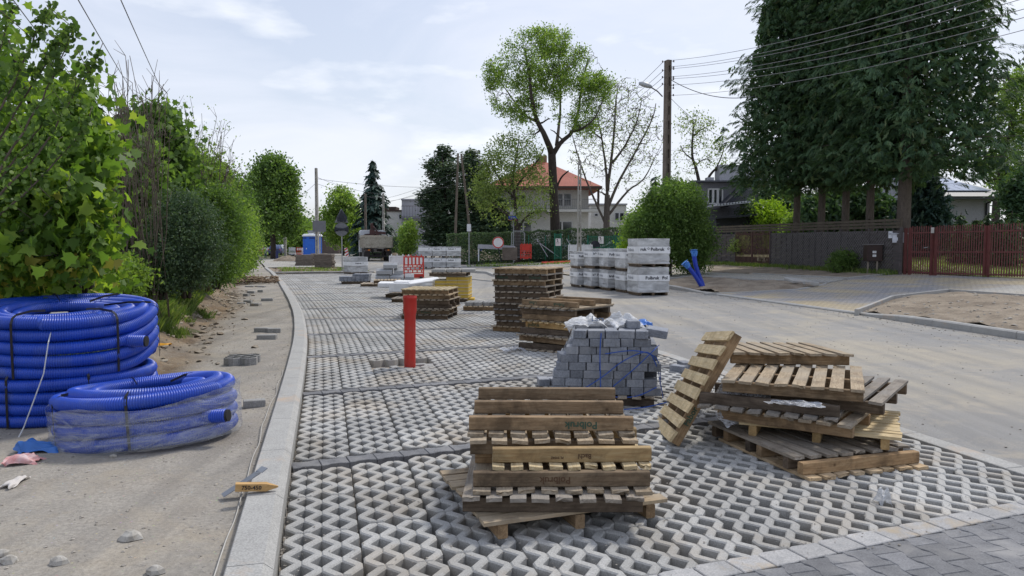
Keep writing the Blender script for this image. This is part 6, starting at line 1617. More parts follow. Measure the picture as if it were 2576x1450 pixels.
for i, px in enumerate((2412, 2450, 2480, 2508, 2540)):
    x = gz(px, 31 - i * .5); z = zr(x, 31); conifer('young_thuja', 'young thuja, %s of the five behind the red fence' % ['leftmost', 'second from left', 'middle', 'second from right', 'rightmost'][i], (x, 31 - i * .5, z), A(px, 535 + (i % 2) * 14, 31).z - z, .42, 130 + i, 'thuja', 12, .2, 'young thujas behind the red fence', dens=1.4, droop=-.3)
# ---- hedges: box volumes of leaves
def hedge(name, label, a, b, w, h, n, size, mat, seed, z0=None, group=None, wob=.12):
    t = empty(name, (0, 0, 0), 0, label, 'hedge', group); rg = np.random.default_rng(seed); a = np.array(a[:2] if len(a) > 2 else a, float); b = np.array(b[:2] if len(b) > 2 else b, float); d = b - a; L = np.linalg.norm(d); d /= L; nn = np.array([d[1], -d[0]])
    f = rg.random(n); side = rg.choice(4, n, p=[.5, .12, .33, .05]); q = rg.random(n)
    off = np.where(side == 0, w / 2, np.where(side == 1, -w / 2, (q - .5) * w)) + rg.normal(size=n) * .05; z = np.where(side == 2, h, q * h) + rg.normal(size=n) * .04
    bump = np.array([wob * nz(x * L, 3.1 * seed, 0, .8) + wob * .5 * nz(x * L, seed, 0, 2.7) for x in f]); off += bump * np.sign(off); z = z + np.where(side == 2, bump, 0)
    xy = a + d * (f * L)[:, None] + nn * off[:, None]; zg = np.array([zr(x, y) for x, y in xy]) if z0 is None else np.full(n, z0)
    P = np.stack([xy[:, 0], xy[:, 1], zg + np.maximum(z, .02)], 1); leaves('foliage', P, size, LF[mat], t, 'leaf' if mat != 'thuja' else 'frond', seed, .3)
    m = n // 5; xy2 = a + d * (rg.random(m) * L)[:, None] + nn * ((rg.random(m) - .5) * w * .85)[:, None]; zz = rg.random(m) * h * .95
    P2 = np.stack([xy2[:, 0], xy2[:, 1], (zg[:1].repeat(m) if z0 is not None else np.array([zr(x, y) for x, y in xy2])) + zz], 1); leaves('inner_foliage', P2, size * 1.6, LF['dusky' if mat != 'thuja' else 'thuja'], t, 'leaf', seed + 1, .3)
    T = Tree(seed); T.mb.bar((*(a + d * .3), P[0, 2] * 0 + zr(*a) + .0), (*(b - d * .3), zr(*b) + .0), .05, .3) if z0 is None else None
    if T.mb.v: T.build(t, BARK, 'stems')
    return t
def hp(px, Y): return (A(px, 640, Y).x, Y)
hedge('clipped_hedge', 'long clipped dark green hedge in front of the white house', hp(1125, 57), hp(1600, 57), 1.3, 2.25, 30000, .10, 'dusky', 141)
hedge('clipped_hedge', 'dark high hedge to the right of the truck', hp(930, 80), hp(1010, 78), 1.2, 2.1, 5000, .16, 'dusky', 142)
hedge('thuja_hedge', 'shaggy dark thuja hedge across the lawn behind the red fence', hp(2250, 37.0), hp(2740, 36.5), 1.2, 1.5, 16000, .16, 'thuja', 143, wob=.25, z0=.86)
hedge('ivy_patch', 'ivy climbing the left corner of the white house', hp(1258, 71.2), hp(1282, 71.2), .5, 3.1, 2500, .22, 'dusky', 144)
hedge('red_leaf_hedge', 'reddish garden shrubs behind the wire mesh fence', hp(1330, 55.6), hp(1395, 55.6), .8, 1.3, 3500, .10, 'pine', 145)
# small things: bush in front of fence, climbing plant
q = fpt(fence_t(2100)); dome_tree('small_shrub', 'small round shrub before the dark panel fence', 2118, q.y - 1.1, 633, 688, 42, 151, 'green', .06, 220, 36, .09, .02)
q = fpt(fence_t(1850)); dome_tree('climbing_plant', 'dry climbing plant hanging over the fence left of the brown gate', 1862, q.y - .2, 592, 640, 28, 152, 'pale', .06, 70, 20, .12, .01)
# ---- grass and weeds (stuff)
def grass(name, n, place, h0, h1, mat, seed, w=.006):
    rg = np.random.default_rng(seed); rr = random.Random(seed); P = []
    for i in range(n):
        q = place(rr)
        if q: P.append(q)
    P = np.array(P); n = len(P); h = rg.uniform(h0, h1, n); a = rg.uniform(0, 6.28, n); lean = rg.normal(size=(n, 2)) * .35 * h[:, None]; wd = np.stack([np.cos(a), np.sin(a)], 1) * w
    V = np.zeros((n, 4, 3)); V[:, 0] = P; V[:, 1] = P; V[:, 2] = P; V[:, 3] = P
    V[:, 0, :2] -= wd; V[:, 1, :2] += wd; V[:, 2, :2] += wd * .6 + lean * .4; V[:, 3, :2] += lean; V[:, 2, 2] += h * .6; V[:, 3, 2] += h
    return tag(np_obj(name, V, None, LF[mat], None, col=rg.random(n)), kind='stuff')
def g_bank(rg):
    s = 7.5 + 22 * rg.random() ** 1.5; eb = 3.0 - 1.5 * sm(6.5, 10, s); e = eb + .42 + abs(rg.gauss(0, .7)); x, y = XY(s, kd(s) - .22 - e)
    return (x, y, zl(x, y) - .01) if nz(x, y, 7, .9) > -.25 or e > eb + 1 else None
grass('bank_grass', 42000, g_bank, .06, .24, 'grass', 161)
def g_tuft(rg):
    c = rg.choice(((440, 850), (455, 842), (470, 815), (432, 842), (520, 800), (505, 790), (425, 800))); p = GL(*c); return (p.x + rg.gauss(0, .07), p.y + rg.gauss(0, .07), p.z - .01)
grass('path_weeds', 900, g_tuft, .05, .18, 'grass', 162, .005)
def g_fence(rg):
    f = rg.random(); p = FA.lerp(FB, f); d = abs(rg.gauss(0, .35)); x, y = p.x - d * .95, p.y - d * .3; return (x, y, zr(x, y))
grass('fence_weeds', 5000, g_fence, .06, .25, 'grass', 163, .01)
def zlawn(x, y): return zr(x, y) + .012 + .42 * sm(25.5, 36.5, y + .45 * (x - 15))
def g_lawn(rg):
    x = rg.uniform(13.5, 26); y = rg.uniform(25, 36.5); return (x, y, zlawn(x, y)) if SD(x, y)[1] > 21.9 else None
grass('lawn', 16000, g_lawn, .03, .09, 'pale', 164, .02)
strip('lawn_ground', M_lawn, 15, 40, lambda s: farkerb(s) + 9.9 + (.0), lambda s: farkerb(s) + 26, zlawn, 30, 20)
def g_verge(rg):
    s = rg.uniform(42, 49.5); x, y = XY(s, kd(s) + rg.uniform(.5, 5)); return (x, y, .03) if nz(x, y, 3, .9) > 0 else None
grass('verge_grass', 4000, g_verge, .05, .16, 'grass', 165, .015)
def g_far(rg): x = rg.uniform(-3, 14); y = rg.uniform(50.5, 56); return (x, y, zr(x, y)) if nz(x, y, 2, .5) > .05 else None
grass('hedge_foot_grass', 5000, g_far, .06, .2, 'grass', 166, .03)
def g_cover(rg):
    s = 6.5 + 30 * rg.random(); e = 3.2 + 4 * rg.random(); x, y = XY(s, kd(s) - .22 - e); return (x, y, zl(x, y) + .05 + .25 * rg.random())
_rr = random.Random(9); _P = np.array([g_cover(_rr) for _ in range(15000)]); tag(leaves('ground_cover', _P, .08, LF['green'], None, 'leaf', 167, .8), kind='stuff')
# ------------------------------------------------------------ houses
M_wallw = mk('white_render', (.64, .625, .585), (.55, .54, .50), scale=1.5, fine=25, rough=.9, bump=.1)
M_wallg = mk('pale_grey_render', (.44, .44, .47), (.38, .38, .41), scale=1.5, fine=25, rough=.9, bump=.1)
M_walld = mk('dark_grey_render', (.20, .20, .22), (.15, .15, .17), scale=1.5, fine=20, rough=.9, bump=.1)
M_roofr = mk('red_sheet_roof', (.40, .125, .085), (.32, .09, .06), scale=.8, fine=10, rough=.7, bump=.1)
M_darkw = mk('black_stained_boards', (.03, .032, .04), (.018, .02, .026), scale=4, rough=.7, bump=.1)
M_glass = mk('window_glass', (.02, .026, .034), (.012, .016, .022), scale=.5, rough=.08, spec=.8, bump=0)
M_frame = plain('white_window_frame', (.58, .58, .57), .5); M_rail = plain('grey_balcony_rail', (.22, .22, .22), .6)
M_eave = plain('dark_brown_eave', (.07, .045, .035), .7)
def quadpt(o, u, x, y, z): return Vector((o.x + u.x * x - u.y * y * -1 * 0 + (-u.y) * -y * 0, 0, 0))
class House:
    """local frame: x along the front (left to right), y depth away from the viewer"""
    def __init__(s, name, label, px, Y, z0, rz, cat='house', group=None):
        a = A(px, 600, Y); s.t = empty(name, (a.x, Y, z0), R(rz), label, cat, group)
    def box(s, name, m, x0, x1, y0, y1, z0, z1, parent=None):
        mb = MB(); mb.box(((x0 + x1) / 2, (y0 + y1) / 2, (z0 + z1) / 2), (x1 - x0, y1 - y0, z1 - z0)); return mb.build(name, m, parent or s.t)
    def window(s, x0, x1, z0, z1, y=0, mull=1, m=None):
        w = s.box('window', M_glass, x0, x1, y - .03, y + .05, z0, z1); mb = MB(); f = .09
        mb.box(((x0 + x1) / 2, y - .045, z0 + f / 2), (x1 - x0, .05, f)); mb.box(((x0 + x1) / 2, y - .045, z1 - f / 2), (x1 - x0, .05, f))
        for k in range(mull + 2): mb.box((x0 + f / 2 + (x1 - x0 - f) * k / (mull + 1), y - .045, (z0 + z1) / 2), (f * (1 if k in (0, mull + 1) else 1.6), .052, z1 - z0 - 2 * f))
        mb.build('frame', m or M_frame, w); return w
    def rail(s, x0, x1, y, z0, h=1.0, n=40, m=None, yl=None):
        mb = MB(); mb.box(((x0 + x1) / 2, y, z0 + h), (x1 - x0, .05, .05)); mb.box(((x0 + x1) / 2, y, z0 + .08), (x1 - x0, .04, .04))
        for k in range(n + 1): mb.box((x0 + (x1 - x0) * k / n, y, z0 + h / 2), (.025, .025, h - .05))
        return mb.build('balcony_railing', m or M_rail, s.t)
def hip(mb, x0, x1, y0, y1, z0, z1, ridge=0.0, th=.12):
    cx, cy = (x0 + x1) / 2, (y0 + y1) / 2; r = ridge / 2
    vs = [(x0, y0, z0), (x1, y0, z0), (x1, y1, z0), (x0, y1, z0), (cx - r, cy, z1), (cx + r, cy, z1)]
    fs = [[0, 1, 5, 4], [1, 2, 5], [2, 3, 4, 5], [3, 0, 4]]; mb.add(vs, fs); mb.box((cx, cy, z0 - th / 2 - .003), (x1 - x0, y1 - y0, th)); return mb
def zpx(y, Y): return A(0, y, Y).z
Y0 = 72
h = House('house', 'white two-storey house with a red hipped roof and long balcony', 1247, Y0, .45, 0)
W_ = A(1480, 600, Y0).x - A(1247, 600, Y0).x; ze = zpx(474, Y0) - .45; zm = zpx(531, Y0) - .45
h.box('wall', M_wallw, 0, W_, 0, 8.5, -.5, ze - .02)
h.box('balcony_slab', M_wallw, 1.0, W_ + .9, -1.35, -.004, zm - .12, zm + .10)
mb = MB(); hip(mb, -1.0, W_ + 1.1, -1.4, 9.6, ze + .1, zpx(405, Y0 + 4) - .45, .6, .22); h_r = mb.build('roof', M_roofr, h.t)
c_ = h.box('chimney', mk('brick_chimney', (.30, .16, .12), (.22, .12, .09), scale=4, rough=.9), W_ * .48, W_ * .48 + .8, 3.9, 4.7, zpx(440, Y0 + 4) - .45, zpx(392, Y0 + 4) - .45, h_r)
h.box('eave_board', M_eave, -1.02, W_ + 1.12, -1.43, -1.405, ze - .12, ze + .12)
h.rail(1.0, W_ + .85, -1.3, zm + .1, .95, 46)
mb = MB(); mb.box((W_ + .85, -.65, (zm + ze) / 2), (.08, 1.25, ze - zm - .1)); mb.build('balcony_side_post', M_eave, h.t)
def wx(px, Y=Y0): return A(px, 600, Y).x - A(1247, 600, Y0).x
h.window(wx(1395), wx(1438), zpx(520, Y0) - .45, zpx(486, Y0) - .45); h.window(wx(1282), wx(1325), zpx(520, Y0) - .45, zpx(488, Y0) - .45)
h.window(wx(1388), wx(1440), .2, zpx(556, Y0) - .45); h.window(wx(1295), wx(1338), .1, zpx(558, Y0) - .45)
# low white neighbour to the right
Y1 = 84
h = House('house', 'low white flat-roofed house seen between the street trees', 1486, Y1, .5, 0); q = lambda px: A(px, 600, Y1).x - A(1486, 600, Y1).x
h.box('wall', M_wallw, 0, q(1575), 0, 8, -.5, zpx(516, Y1) - .5); h.box('roof', M_wallg, -.2, q(1577), -.2, 8.2, zpx(515.5, Y1) - .5, zpx(512, Y1) - .5)
h.window(q(1494), q(1505), zpx(545, Y1) - .5, zpx(536, Y1) - .5, 0, 0); h.window(q(1545), q(1570), zpx(556, Y1) - .5, zpx(534, Y1) - .5); h.box('annex', M_wallg, q(1575) + .002, q(1620), .5, 7, -.5, zpx(535, Y1) - .5)
# arched shelter
mb = MB(); t = empty('arched_shelter', (A(1470, 600, 74).x, 74, .5), 0, 'low arched dark shelter roof behind the hedge', 'shelter'); rings = []
for k in range(9): a = math.pi * k / 8; rings.append([(x, 1.6 - 1.6 * math.cos(a) - .0, 1.2 + 1.3 * math.sin(a)) for x in (.0, 3.4)] + [(x, 1.6 - 1.52 * math.cos(a), 1.2 + 1.22 * math.sin(a)) for x in (3.4, .0)])
mb.loft(rings); mb.build('roof', plain('corrugated_grey', (.12, .115, .11), .7), t)
mb = MB(); 
for x in (.1, 3.3): mb.box((x, .05, .6), (.1, .1, 1.25)); mb.box((x, 3.15, .6), (.1, .1, 1.25))
mb.build('frame', M_eave, t)
# grey-white house left of the pines
Y2 = 92; h = House('house', 'pale grey flat-roofed house with a black balcony rail left of the pines', 972, Y2, .2, 0); q = lambda px: A(px, 600, Y2).x - A(972, 600, Y2).x; z = lambda y: zpx(y, Y2) - .2
h.box('wall', M_wallw, 0, q(1013), 0, 8, -.5, z(532)); h.box('upper_wall', M_wallg, q(1013) + .002, q(1098), -.6, 8.5, -.5, z(505)); h.box('roof_edge', M_eave, -.15, q(1013) - .05, -.15, 8.1, z(531.8), z(528))
h.box('roof_cap', M_wallg, q(1012), q(1100), -.75, 8.6, z(504.8), z(501)); h.box('dormer', M_eave, -.6, q(990), 2, 5, z(527.5), z(518))
h.window(q(1003), q(1012), z(552), z(538), 0, 0); h.window(q(1030), q(1060), z(565), z(552), -.6, 1)
h.box('balcony_slab', M_walld, q(1015), q(1070), -1.7, -.62, z(552), z(548)); h.rail(q(1015), q(1070), -1.65, z(548), 1.35, 8, M_eave)
c_ = h.box('chimney', M_walld, q(1088), q(1098), 2, 2.8, z(500), z(491))
# long low roof far left
Y3 = 115; h = House('house', 'low brown-roofed house beyond the blue toilet cabin', 795, Y3, 0, 0); q = lambda px: A(px, 600, Y3).x - A(795, 600, Y3).x
h.box('wall', mk('brown_wall', (.16, .12, .10), (.11, .09, .08), scale=2), 0, q(852), 0, 7, -.5, zpx(588, Y3)); h.box('roof', M_wallg, -1, q(855), -1, 8, zpx(587.5, Y3), zpx(580, Y3)); h.window(q(815), q(828), zpx(606, Y3), zpx(594, Y3))
# dark house behind the pole
Y4 = 49; h = House('house', 'dark grey house with flat roof, tall blank gable and sloping black stair roof', 1752, Y4, .5, 0); q = lambda px: A(px, 600, Y4).x - A(1752, 600, Y4).x; z = lambda y: zpx(y, Y4) - .5
h.box('wall', M_walld, 0, q(1905), 0, 3, -.5, z(459)); rf = h.box('roof', plain('grey_flat_roof', (.10, .105, .12), .6), -.3, q(1870), -.5, 3.2, z(458.5), z(455)); h.box('upper_block', M_wallg, q(1812), q(1940), .4, 1.6, z(454.5), z(413))
h.box('chimney', M_wallg, q(1783), q(1800), .6, 1.2, z(454), z(444), rf); h.window(q(1778), q(1817), z(514), z(474), 0, 2)
mb = MB(); mb.bar((q(1806), -1.0, z(520)), (q(1868), -1.0, z(462)), 1.6, .28); mb.build('stair_roof', M_darkw, h.t)
mb = MB(); mb.bar((q(1768), -1.9, z(523)), (q(1845), -1.9, z(515)), 3, .10); [mb.tube([(q(1768) + .18 * k, -3.4, z(522.4) + .02 * k), (q(1768) + .18 * k, -.6, z(522.4) + .02 * k)], .05, 6) for k in range(11)]; mb.build('corrugated_awning', plain('pale_corrugated', (.42, .44, .48), .5), h.t)
h.box('black_porch', M_darkw, q(1770), q(1868), -3.0, -.3, -.5, z(552)); mb = MB(); mb.bar((q(1762), -3.2, z(553)), (q(1872), -3.2, z(545)), .9, .1); mb.build('porch_roof', M_darkw, h.t)
h.box('porch_wall', M_walld, q(1772), q(1850), -.29, -.01, z(551), z(524))
# solar-roof house at the right
Y5 = 44; h = House('house', 'low white house whose hipped roof is covered with pale solar panels', 2345, Y5, .5, 0); q = lambda px: A(px, 600, Y5).x - A(2345, 600, Y5).x; z = lambda y: zpx(y, Y5) - .5
h.box('wall', M_wallg, q(2355), q(2478), 0, 8, -.5, z(500)); h.box('corner_wall', M_wallg, q(2480), q(2498), .4, 8, -.5, z(500))
mb = MB(); mb.add([(q(2315), -.9, z(496)), (q(2537), -.9, z(496)), (q(2405), 4.6, z(436) + .55), (q(2370), 4.6, z(436) + .55), (q(2560), 9.5, z(496)), (q(2315), 9.5, z(496))], [[0, 1, 2, 3], [1, 4, 2], [4, 5, 3, 2], [5, 0, 3]]); mb.box(((q(2315) + q(2537)) / 2, 4.0, z(497) - .06), (q(2537) - q(2315) - .1, 9.6, .1)); rf = mb.build('roof', mk('grey_roof_tiles', (.13, .135, .15), (.09, .095, .105), scale=5, rough=.5, bump=.3), h.t)
pA, pB, pC, pD = Vector((q(2315), -.9, z(496))), Vector((q(2537), -.9, z(496))), Vector((q(2405), 4.6, z(436) + .55)), Vector((q(2370), 4.6, z(436) + .55))
nr = (pB - pA).cross(pD - pA).normalized()
M_pan = mk('solar_panel_glass', (.30, .34, .42), (.24, .28, .36), scale=.6, rough=.12, spec=.9, bump=0)
for r in range(3):
    for c in range(8):
        u0 = .02 + c / 8 * .96; u1 = .02 + (c + 1) / 8 * .96; v0 = .16 + r * .26; v1 = v0 + .25
        P = [pA.lerp(pB, u).lerp(pD.lerp(pC, u), v) for u, v in ((u0, v0), (u1 - .006, v0), (u1 - .006, v1), (u0, v1))]
        if P[2].x > (pB.lerp(pC, v1)).x - .1: continue
        mb = MB(); mb.add([p + nr * .09 for p in P] + [p + nr * .05 for p in P], [[0, 1, 2, 3], [4, 7, 6, 5], [0, 4, 5, 1], [1, 5, 6, 2], [2, 6, 7, 3], [3, 7, 4, 0]]); mb.build('solar_panel', M_pan, rf)
mb = MB(); mb.tube([(q(2515), -.85, z(498)), (q(2490), -.3, z(503)), (q(2477), -.06, z(512)), (q(2477), -.06, -.3)], .05, 8); mb.build('downpipe', M_darkw, h.t)

# ------------------------------------------------------------ poles and wires
M_conc = mk('old_pole_concrete', (.20, .165, .135), (.13, .105, .085), scale=3, fine=20, rough=.95, bump=.5, coord='World'); M_concp = mk('pale_pole_concrete', (.40, .385, .35), (.30, .29, .26), scale=3, fine=20, rough=.9, bump=.4, coord='World')
def hpole(name, label, base, H, w0, w1, m, seed=0, slots=True, rz=0, tilt=0, d=None, group=None):
    """slotted concrete pole: two flanges joined by rungs"""
    t = empty(name, base, rz, label, 'utility pole', group); mb = MB(); d0 = (d or w0) ; n = max(6, int(H / .62))
    W = lambda z: w0 + (w1 - w0) * z / H
    if slots:
        for sg in (-1, 1): mb.loft([[(sg * W(z) / 2 - sg * W(z) * .0, -d0 / 2, z), (sg * W(z) / 2, d0 / 2, z), (sg * (W(z) / 2 - W(z) * .32), d0 / 2, z), (sg * (W(z) / 2 - W(z) * .32), -d0 / 2, z)] for z in (0, H)])
        for k in range(n + 1): z = H * k / n; mb.box((0, 0, min(max(z, .12), H - .12)), (W(z) * .37, d0 * .8, .26 if k not in (0,) else .8))
    else: mb.loft([[(-W(z) / 2, -d0 / 2, z), (W(z) / 2, -d0 / 2, z), (W(z) / 2, d0 / 2, z), (-W(z) / 2, d0 / 2, z)] for z in (0, H)])
    mb.build('shaft', m, t); t.rotation_euler = (0, tilt, rz); return t
YP = 34.6; bx = A(1675, 600, YP).x; bz = zr(bx, YP); Ht = zpx(152, YP) - bz
pole = hpole('lamp_pole', 'tall brown concrete utility pole with a street lamp, rising behind the round bush', (bx, YP, bz), Ht, .30, .21, M_conc, rz=R(20))
def onpole(parent, base): return lambda v: Vector(v) - Vector(base)
mb = MB(); zl_ = zpx(243, YP) - bz; lx = lambda px: A(px, 300, YP).x - bx
tl = MB(); tl.tube([(lx(1666), 0, zl_), (lx(1652), -.1, zl_ + .22), (lx(1636), -.2, zl_ + .36)], .03, 8); arm = tl.build('lamp_arm', plain('grey_steel', (.18, .17, .17), .6), pole); 
for o in (arm,): o.rotation_euler = (0, 0, -R(20))
mb = MB(); rings = []
for f, w, hh in ((0, .05, .05), (.06, .10, .10), (.25, .14, .15), (.45, .14, .14), (.6, .08, .08)):
    x = lx(1638) - f; zc = zl_ + .37 + f * .28; rings.append([(x, -.2 - w, zc), (x, -.2 - w * .7, zc + hh * .8), (x, -.2 + w * .7, zc + hh * .8), (x, -.2 + w, zc), (x, -.2 + w * .7, zc - hh * .5), (x, -.2 - w * .7, zc - hh * .5)])
mb.loft(rings); o = mb.build('lamp_head', plain('pale_lamp_housing', (.42, .44, .46), .4), pole, True); o.rotation_euler = (0, 0, -R(20))
M_wire = plain('dark_wire', (.05, .05, .055), .6); M_ins = plain('ceramic_insulator', (.10, .07, .06), .3)
mb = MB()
attach = []
for (y, sgn) in ((155, 1), (170, 1), (174, 1), (195, 1), (200, 1), (215, 1), (222, 1), (240, 1), (156, -1), (178, -1), (195, -1), (212, -1)):
    z_ = zpx(y, YP) - bz; mb.bar((0, 0, z_), (sgn * .26, -.05, z_), .015, .015); mb.tube([(sgn * .25, -.05, z_ - .04), (sgn * .25, -.05, z_ + .05)], .028, 6)
o = mb.build('insulator_brackets', M_ins, pole); o.rotation_euler = (0, 0, -R(20))
def wire(label, a, b, sag, r=.008, n=24, m=None, group='overhead wires'):
    a, b = Vector(a), Vector(b); pts = [a.lerp(b, i / n) - Vector((0, 0, sag * 4 * (i / n) * (1 - i / n))) for i in range(n + 1)]
    mb = MB(); mb.tube(pts, r, 5); return tag(mb.build('wire', m or M_wire, None, True), label, 'wire', group)
M_wirel = plain('light_wire', (.22, .22, .23), .6)
# right-hand wires, towards the viewer's right and above
nmw = ['topmost', 'second', 'third', 'fourth', 'fifth', 'sixth', 'lowest']
for i, (y0, y1) in enumerate(((152, -92), (168, -70), (173, -52), (193, -22), (198, 8), (214, 30), (240, 62))):
    a = A(1686, y0, YP); b = A(2700, y1 - 20, 15.5 + i * .15); wire('%s of the long wires running from the lamp pole past the thujas' % nmw[i], a, b, .35, .0085, m=M_wirel)
wire('thick twisted cable dropping right from the lamp pole into the thujas', A(1688, 201, YP), A(1900, 242, 33), .35, .017)
wire('service cable dropping steeply right from the lamp pole to the dark house', A(1686, 246, YP), A(1835, 352, 42), .25, .010)
for i, (y0, x1, y1) in enumerate(((156, 1440, 300), (178, 1420, 318), (195, 1410, 330), (212, 1405, 345))):
    wire('%s wire running left from the lamp pole into the street trees' % nmw[i], A(1668, y0, YP), A(x1, y1 + 18, 66), .6, .010)
wire('low far wire crossing the sky left of the dark house', A(1480, 400, 60), A(2590, 338, 27), .4, .009); wire('second low far wire just under the first across the thujas', A(1480, 388, 62), A(2590, 300, 29), .2, .007, m=M_wirel)
# left wires overhead
for i, (p, q_) in enumerate((((18, -20), (262, 260)), ((190, -12), (395, 300)), ((293, -25), (470, 330)))):
    wire('%s of the three wires slanting down from the top left' % ['left', 'middle', 'right'][i], A(*p, 5.5), A(*q_, 40), .25, .0045, m=M_wirel)
t = hpole('utility_pole', 'distant pole with a crossarm sticking out of the left bushes', (A(530, 600, 40).x, 40, 0), zpx(412, 40), .22, .18, M_conc, slots=False); mb = MB(); mb.box((0, 0, zpx(416, 40) - .1), (2.0, .08, .08)); mb.bar((0, -.02, zpx(416, 40) - 1.0), (.9, -.02, zpx(416, 40) - .15), .06); mb.tube([(.95, 0, zpx(416, 40) - .1), (.95, 0, zpx(416, 40) + .12)], .05, 6); mb.build('crossarm', M_ins, t)
# other poles
hpole('utility_pole', 'pale slotted concrete pole standing alone before the white house', (A(1457, 600, 47).x, 47, zr(A(1457, 600, 47).x, 47)), zpx(396, 47) - .4, .28, .18, M_concp)
hpole('utility_pole', 'slotted grey pole in front of the blue toilet cabin', (A(798, 600, 56).x, 56, 0), zpx(423, 56), .26, .16, M_concp)
hpole('utility_pole', 'shorter slotted pole at the paved corner left of the toilet cabin', (A(717, 600, 82).x, 82, 0), zpx(508, 82), .27, .17, M_concp)
hpole('utility_pole', 'thin wooden-looking pole in front of the blue-green spruce', (A(920, 600, 76).x, 76, 0), zpx(487, 76), .22, .17, M_conc); hpole('utility_pole', 'right-hand pole beside the spruce above the truck', (A(965, 600, 74).x, 74, 0), zpx(487, 74), .24, .16, M_concp)
hpole('utility_pole', 'left leg of the leaning pole pair before the pines', (A(1143, 600, 60).x, 60, .2), zpx(392, 60), .20, .14, M_conc, slots=False, tilt=R(2.2), group='leaning pole pair'); hpole('utility_pole', 'right leg of the leaning pole pair before the pines', (A(1190, 600, 60).x, 60, .2), zpx(392, 60), .20, .14, M_conc, slots=False, tilt=R(-6.2), group='leaning pole pair')
M_tube = plain('galvanised_tube', (.33, .34, .35), .5, .3)
for i, (a, b) in enumerate((((800, 447, 56), (965, 488, 74)), ((800, 463, 56), (965, 497, 74)), ((800, 450, 56), (1160, 470, 60)), ((1150, 430, 60), (965, 500, 74)), ((1150, 445, 60), (965, 510, 74)), ((1150, 460, 60), (920, 515, 76)), ((920, 492, 76), (965, 492, 74)), ((800, 455, 56), (716, 515, 82)), ((800, 448, 56), (700, 455, 30)))):
    if i == 8: continue
    wire('thin far wire number-plate-thin %s' % i if False else ['upper wire from the toilet pole to the truck poles', 'lower wire from the toilet pole to the truck poles', 'wire from the toilet pole to the leaning pole pair', 'upper wire from the pole pair down to the truck poles', 'middle wire from the pole pair down to the truck poles', 'lowest wire from the pole pair down to the truck poles', 'short wire between the two truck poles', 'wire from the toilet pole to the short pole'][i], A(*a), A(*b), .25, .012)
# ------------------------------------------------------------ signs
M_bagk = mk('black_bin_bag', (.012, .014, .022), (.03, .034, .045), scale=5, rough=.35, bump=.6); M_signb = plain('sign_back_grey', (.17, .175, .19), .55, .3)
def sign_bag():
    b = G(861, 685); t = empty('road_sign', (b.x, b.y, 0), 0, 'grey pole with triangular and round road signs under black bin bags', 'road sign'); Y = b.y
    mb = MB(); mb.cyl((0, 0, 0), .03, zpx(527, Y), 10); mb.build('pole', M_tube, t); z = lambda y: zpx(y, Y)
    s_ = Y / 1900; mb = MB(); w = 17 * s_; mb.loft([[(-w, yy, z(560)), (w, yy, z(560)), (w * .1, yy, z(526)), (-w * .1, yy, z(526))] for yy in (-.045, -.035)]); mb.build('triangle_sign', M_signb, t)
    n = 24; mb = MB(); cz = z(577); r = 17 * s_; mb.loft([[(r * math.cos(a * 2 * math.pi / n), yy, cz + r * math.sin(a * 2 * math.pi / n)) for a in range(n)] for yy in (-.05, -.038)]); mb.build('round_sign', M_signb, t)
    mb = MB(); rg = random.Random(4); R_ = []
    for k in range(4):
        f = [-1.02, -.4, .4, 1.02][k]; R_.append([(f * r, -.03 + dy * (.5 if k in (0, 3) else 1), cz + dz * r * ([.35, .16, .16, .4][k]) * (1 + .2 * rg.random())) for dy, dz in ((-.06, -1), (-.07, 0), (-.06, 1), (.05, 1), (.06, 0), (.05, -1))])
    mb.loft(R_); mb.build('bag', M_bagk, t)
    mb = MB(); mb.loft([[(x * w * k + .02, -.03 + dy, z(560) + .05 + (z(526) - z(560)) * f + .0) for x, dy in ((-1, 0), (-.5, -.07), (.5, -.07), (1, 0), (.5, .05), (-.5, .05))] for f, k in ((.0, .75), (.3, .82), (.6, .45), (.85, .12))]); mb.build('bag', M_bagk, t)
sign_bag()
Y = 55; x = A(803, 600, Y).x; t = empty('road_sign', (x, Y, 0), 0, 'back of a square grey road sign on a thin pole beside the toilet cabin', 'road sign'); mb = MB(); mb.cyl((.06, .1, 0), .03, zpx(556, Y), 8); mb.build('pole', M_tube, t); mb = MB(); mb.box((0, .05, (zpx(556, Y) + zpx(582, Y)) / 2), (.95, .02, .8)); mb.build('sign_plate', M_signb, t)
# no-entry-for-vehicles round sign
def round_sign():
    Y = 52.6; g = Vector((A(1253, 600, Y).x, Y, .42)); t = empty('road_sign', g, 0, 'round white road sign with a red ring leaning on a short post by the hedge', 'road sign'); mb = MB(); r = .40 * Y / 52; cz = zpx(610, Y) - g.z; n = 28
    mb.loft([[(r * math.cos(2 * math.pi * k / n), yy, cz + r * math.sin(2 * math.pi * k / n)) for k in range(n)] for yy in (-.04, -.02)]); d = mb.build('disc', M_refl, t); mb = MB(); ro, ri = r * .985, r * .80
    for k in range(n): a, b = 2 * math.pi * k / n, 2 * math.pi * (k + 1) / n; mb.add([(ro * math.cos(a), -.045, cz + ro * math.sin(a)), (ro * math.cos(b), -.045, cz + ro * math.sin(b)), (ri * math.cos(b), -.045, cz + ri * math.sin(b)), (ri * math.cos(a), -.045, cz + ri * math.sin(a))], [[0, 1, 2, 3]])
    mb.build('red_ring', M_red, t); mb = MB(); mb.bar((.0, 0, cz - r), (.25, .05, -.1), .06); mb.build('post', M_darkw, t)
round_sign()
M_bsign = plain('street_sign_blue', (.02, .07, .38), .5)
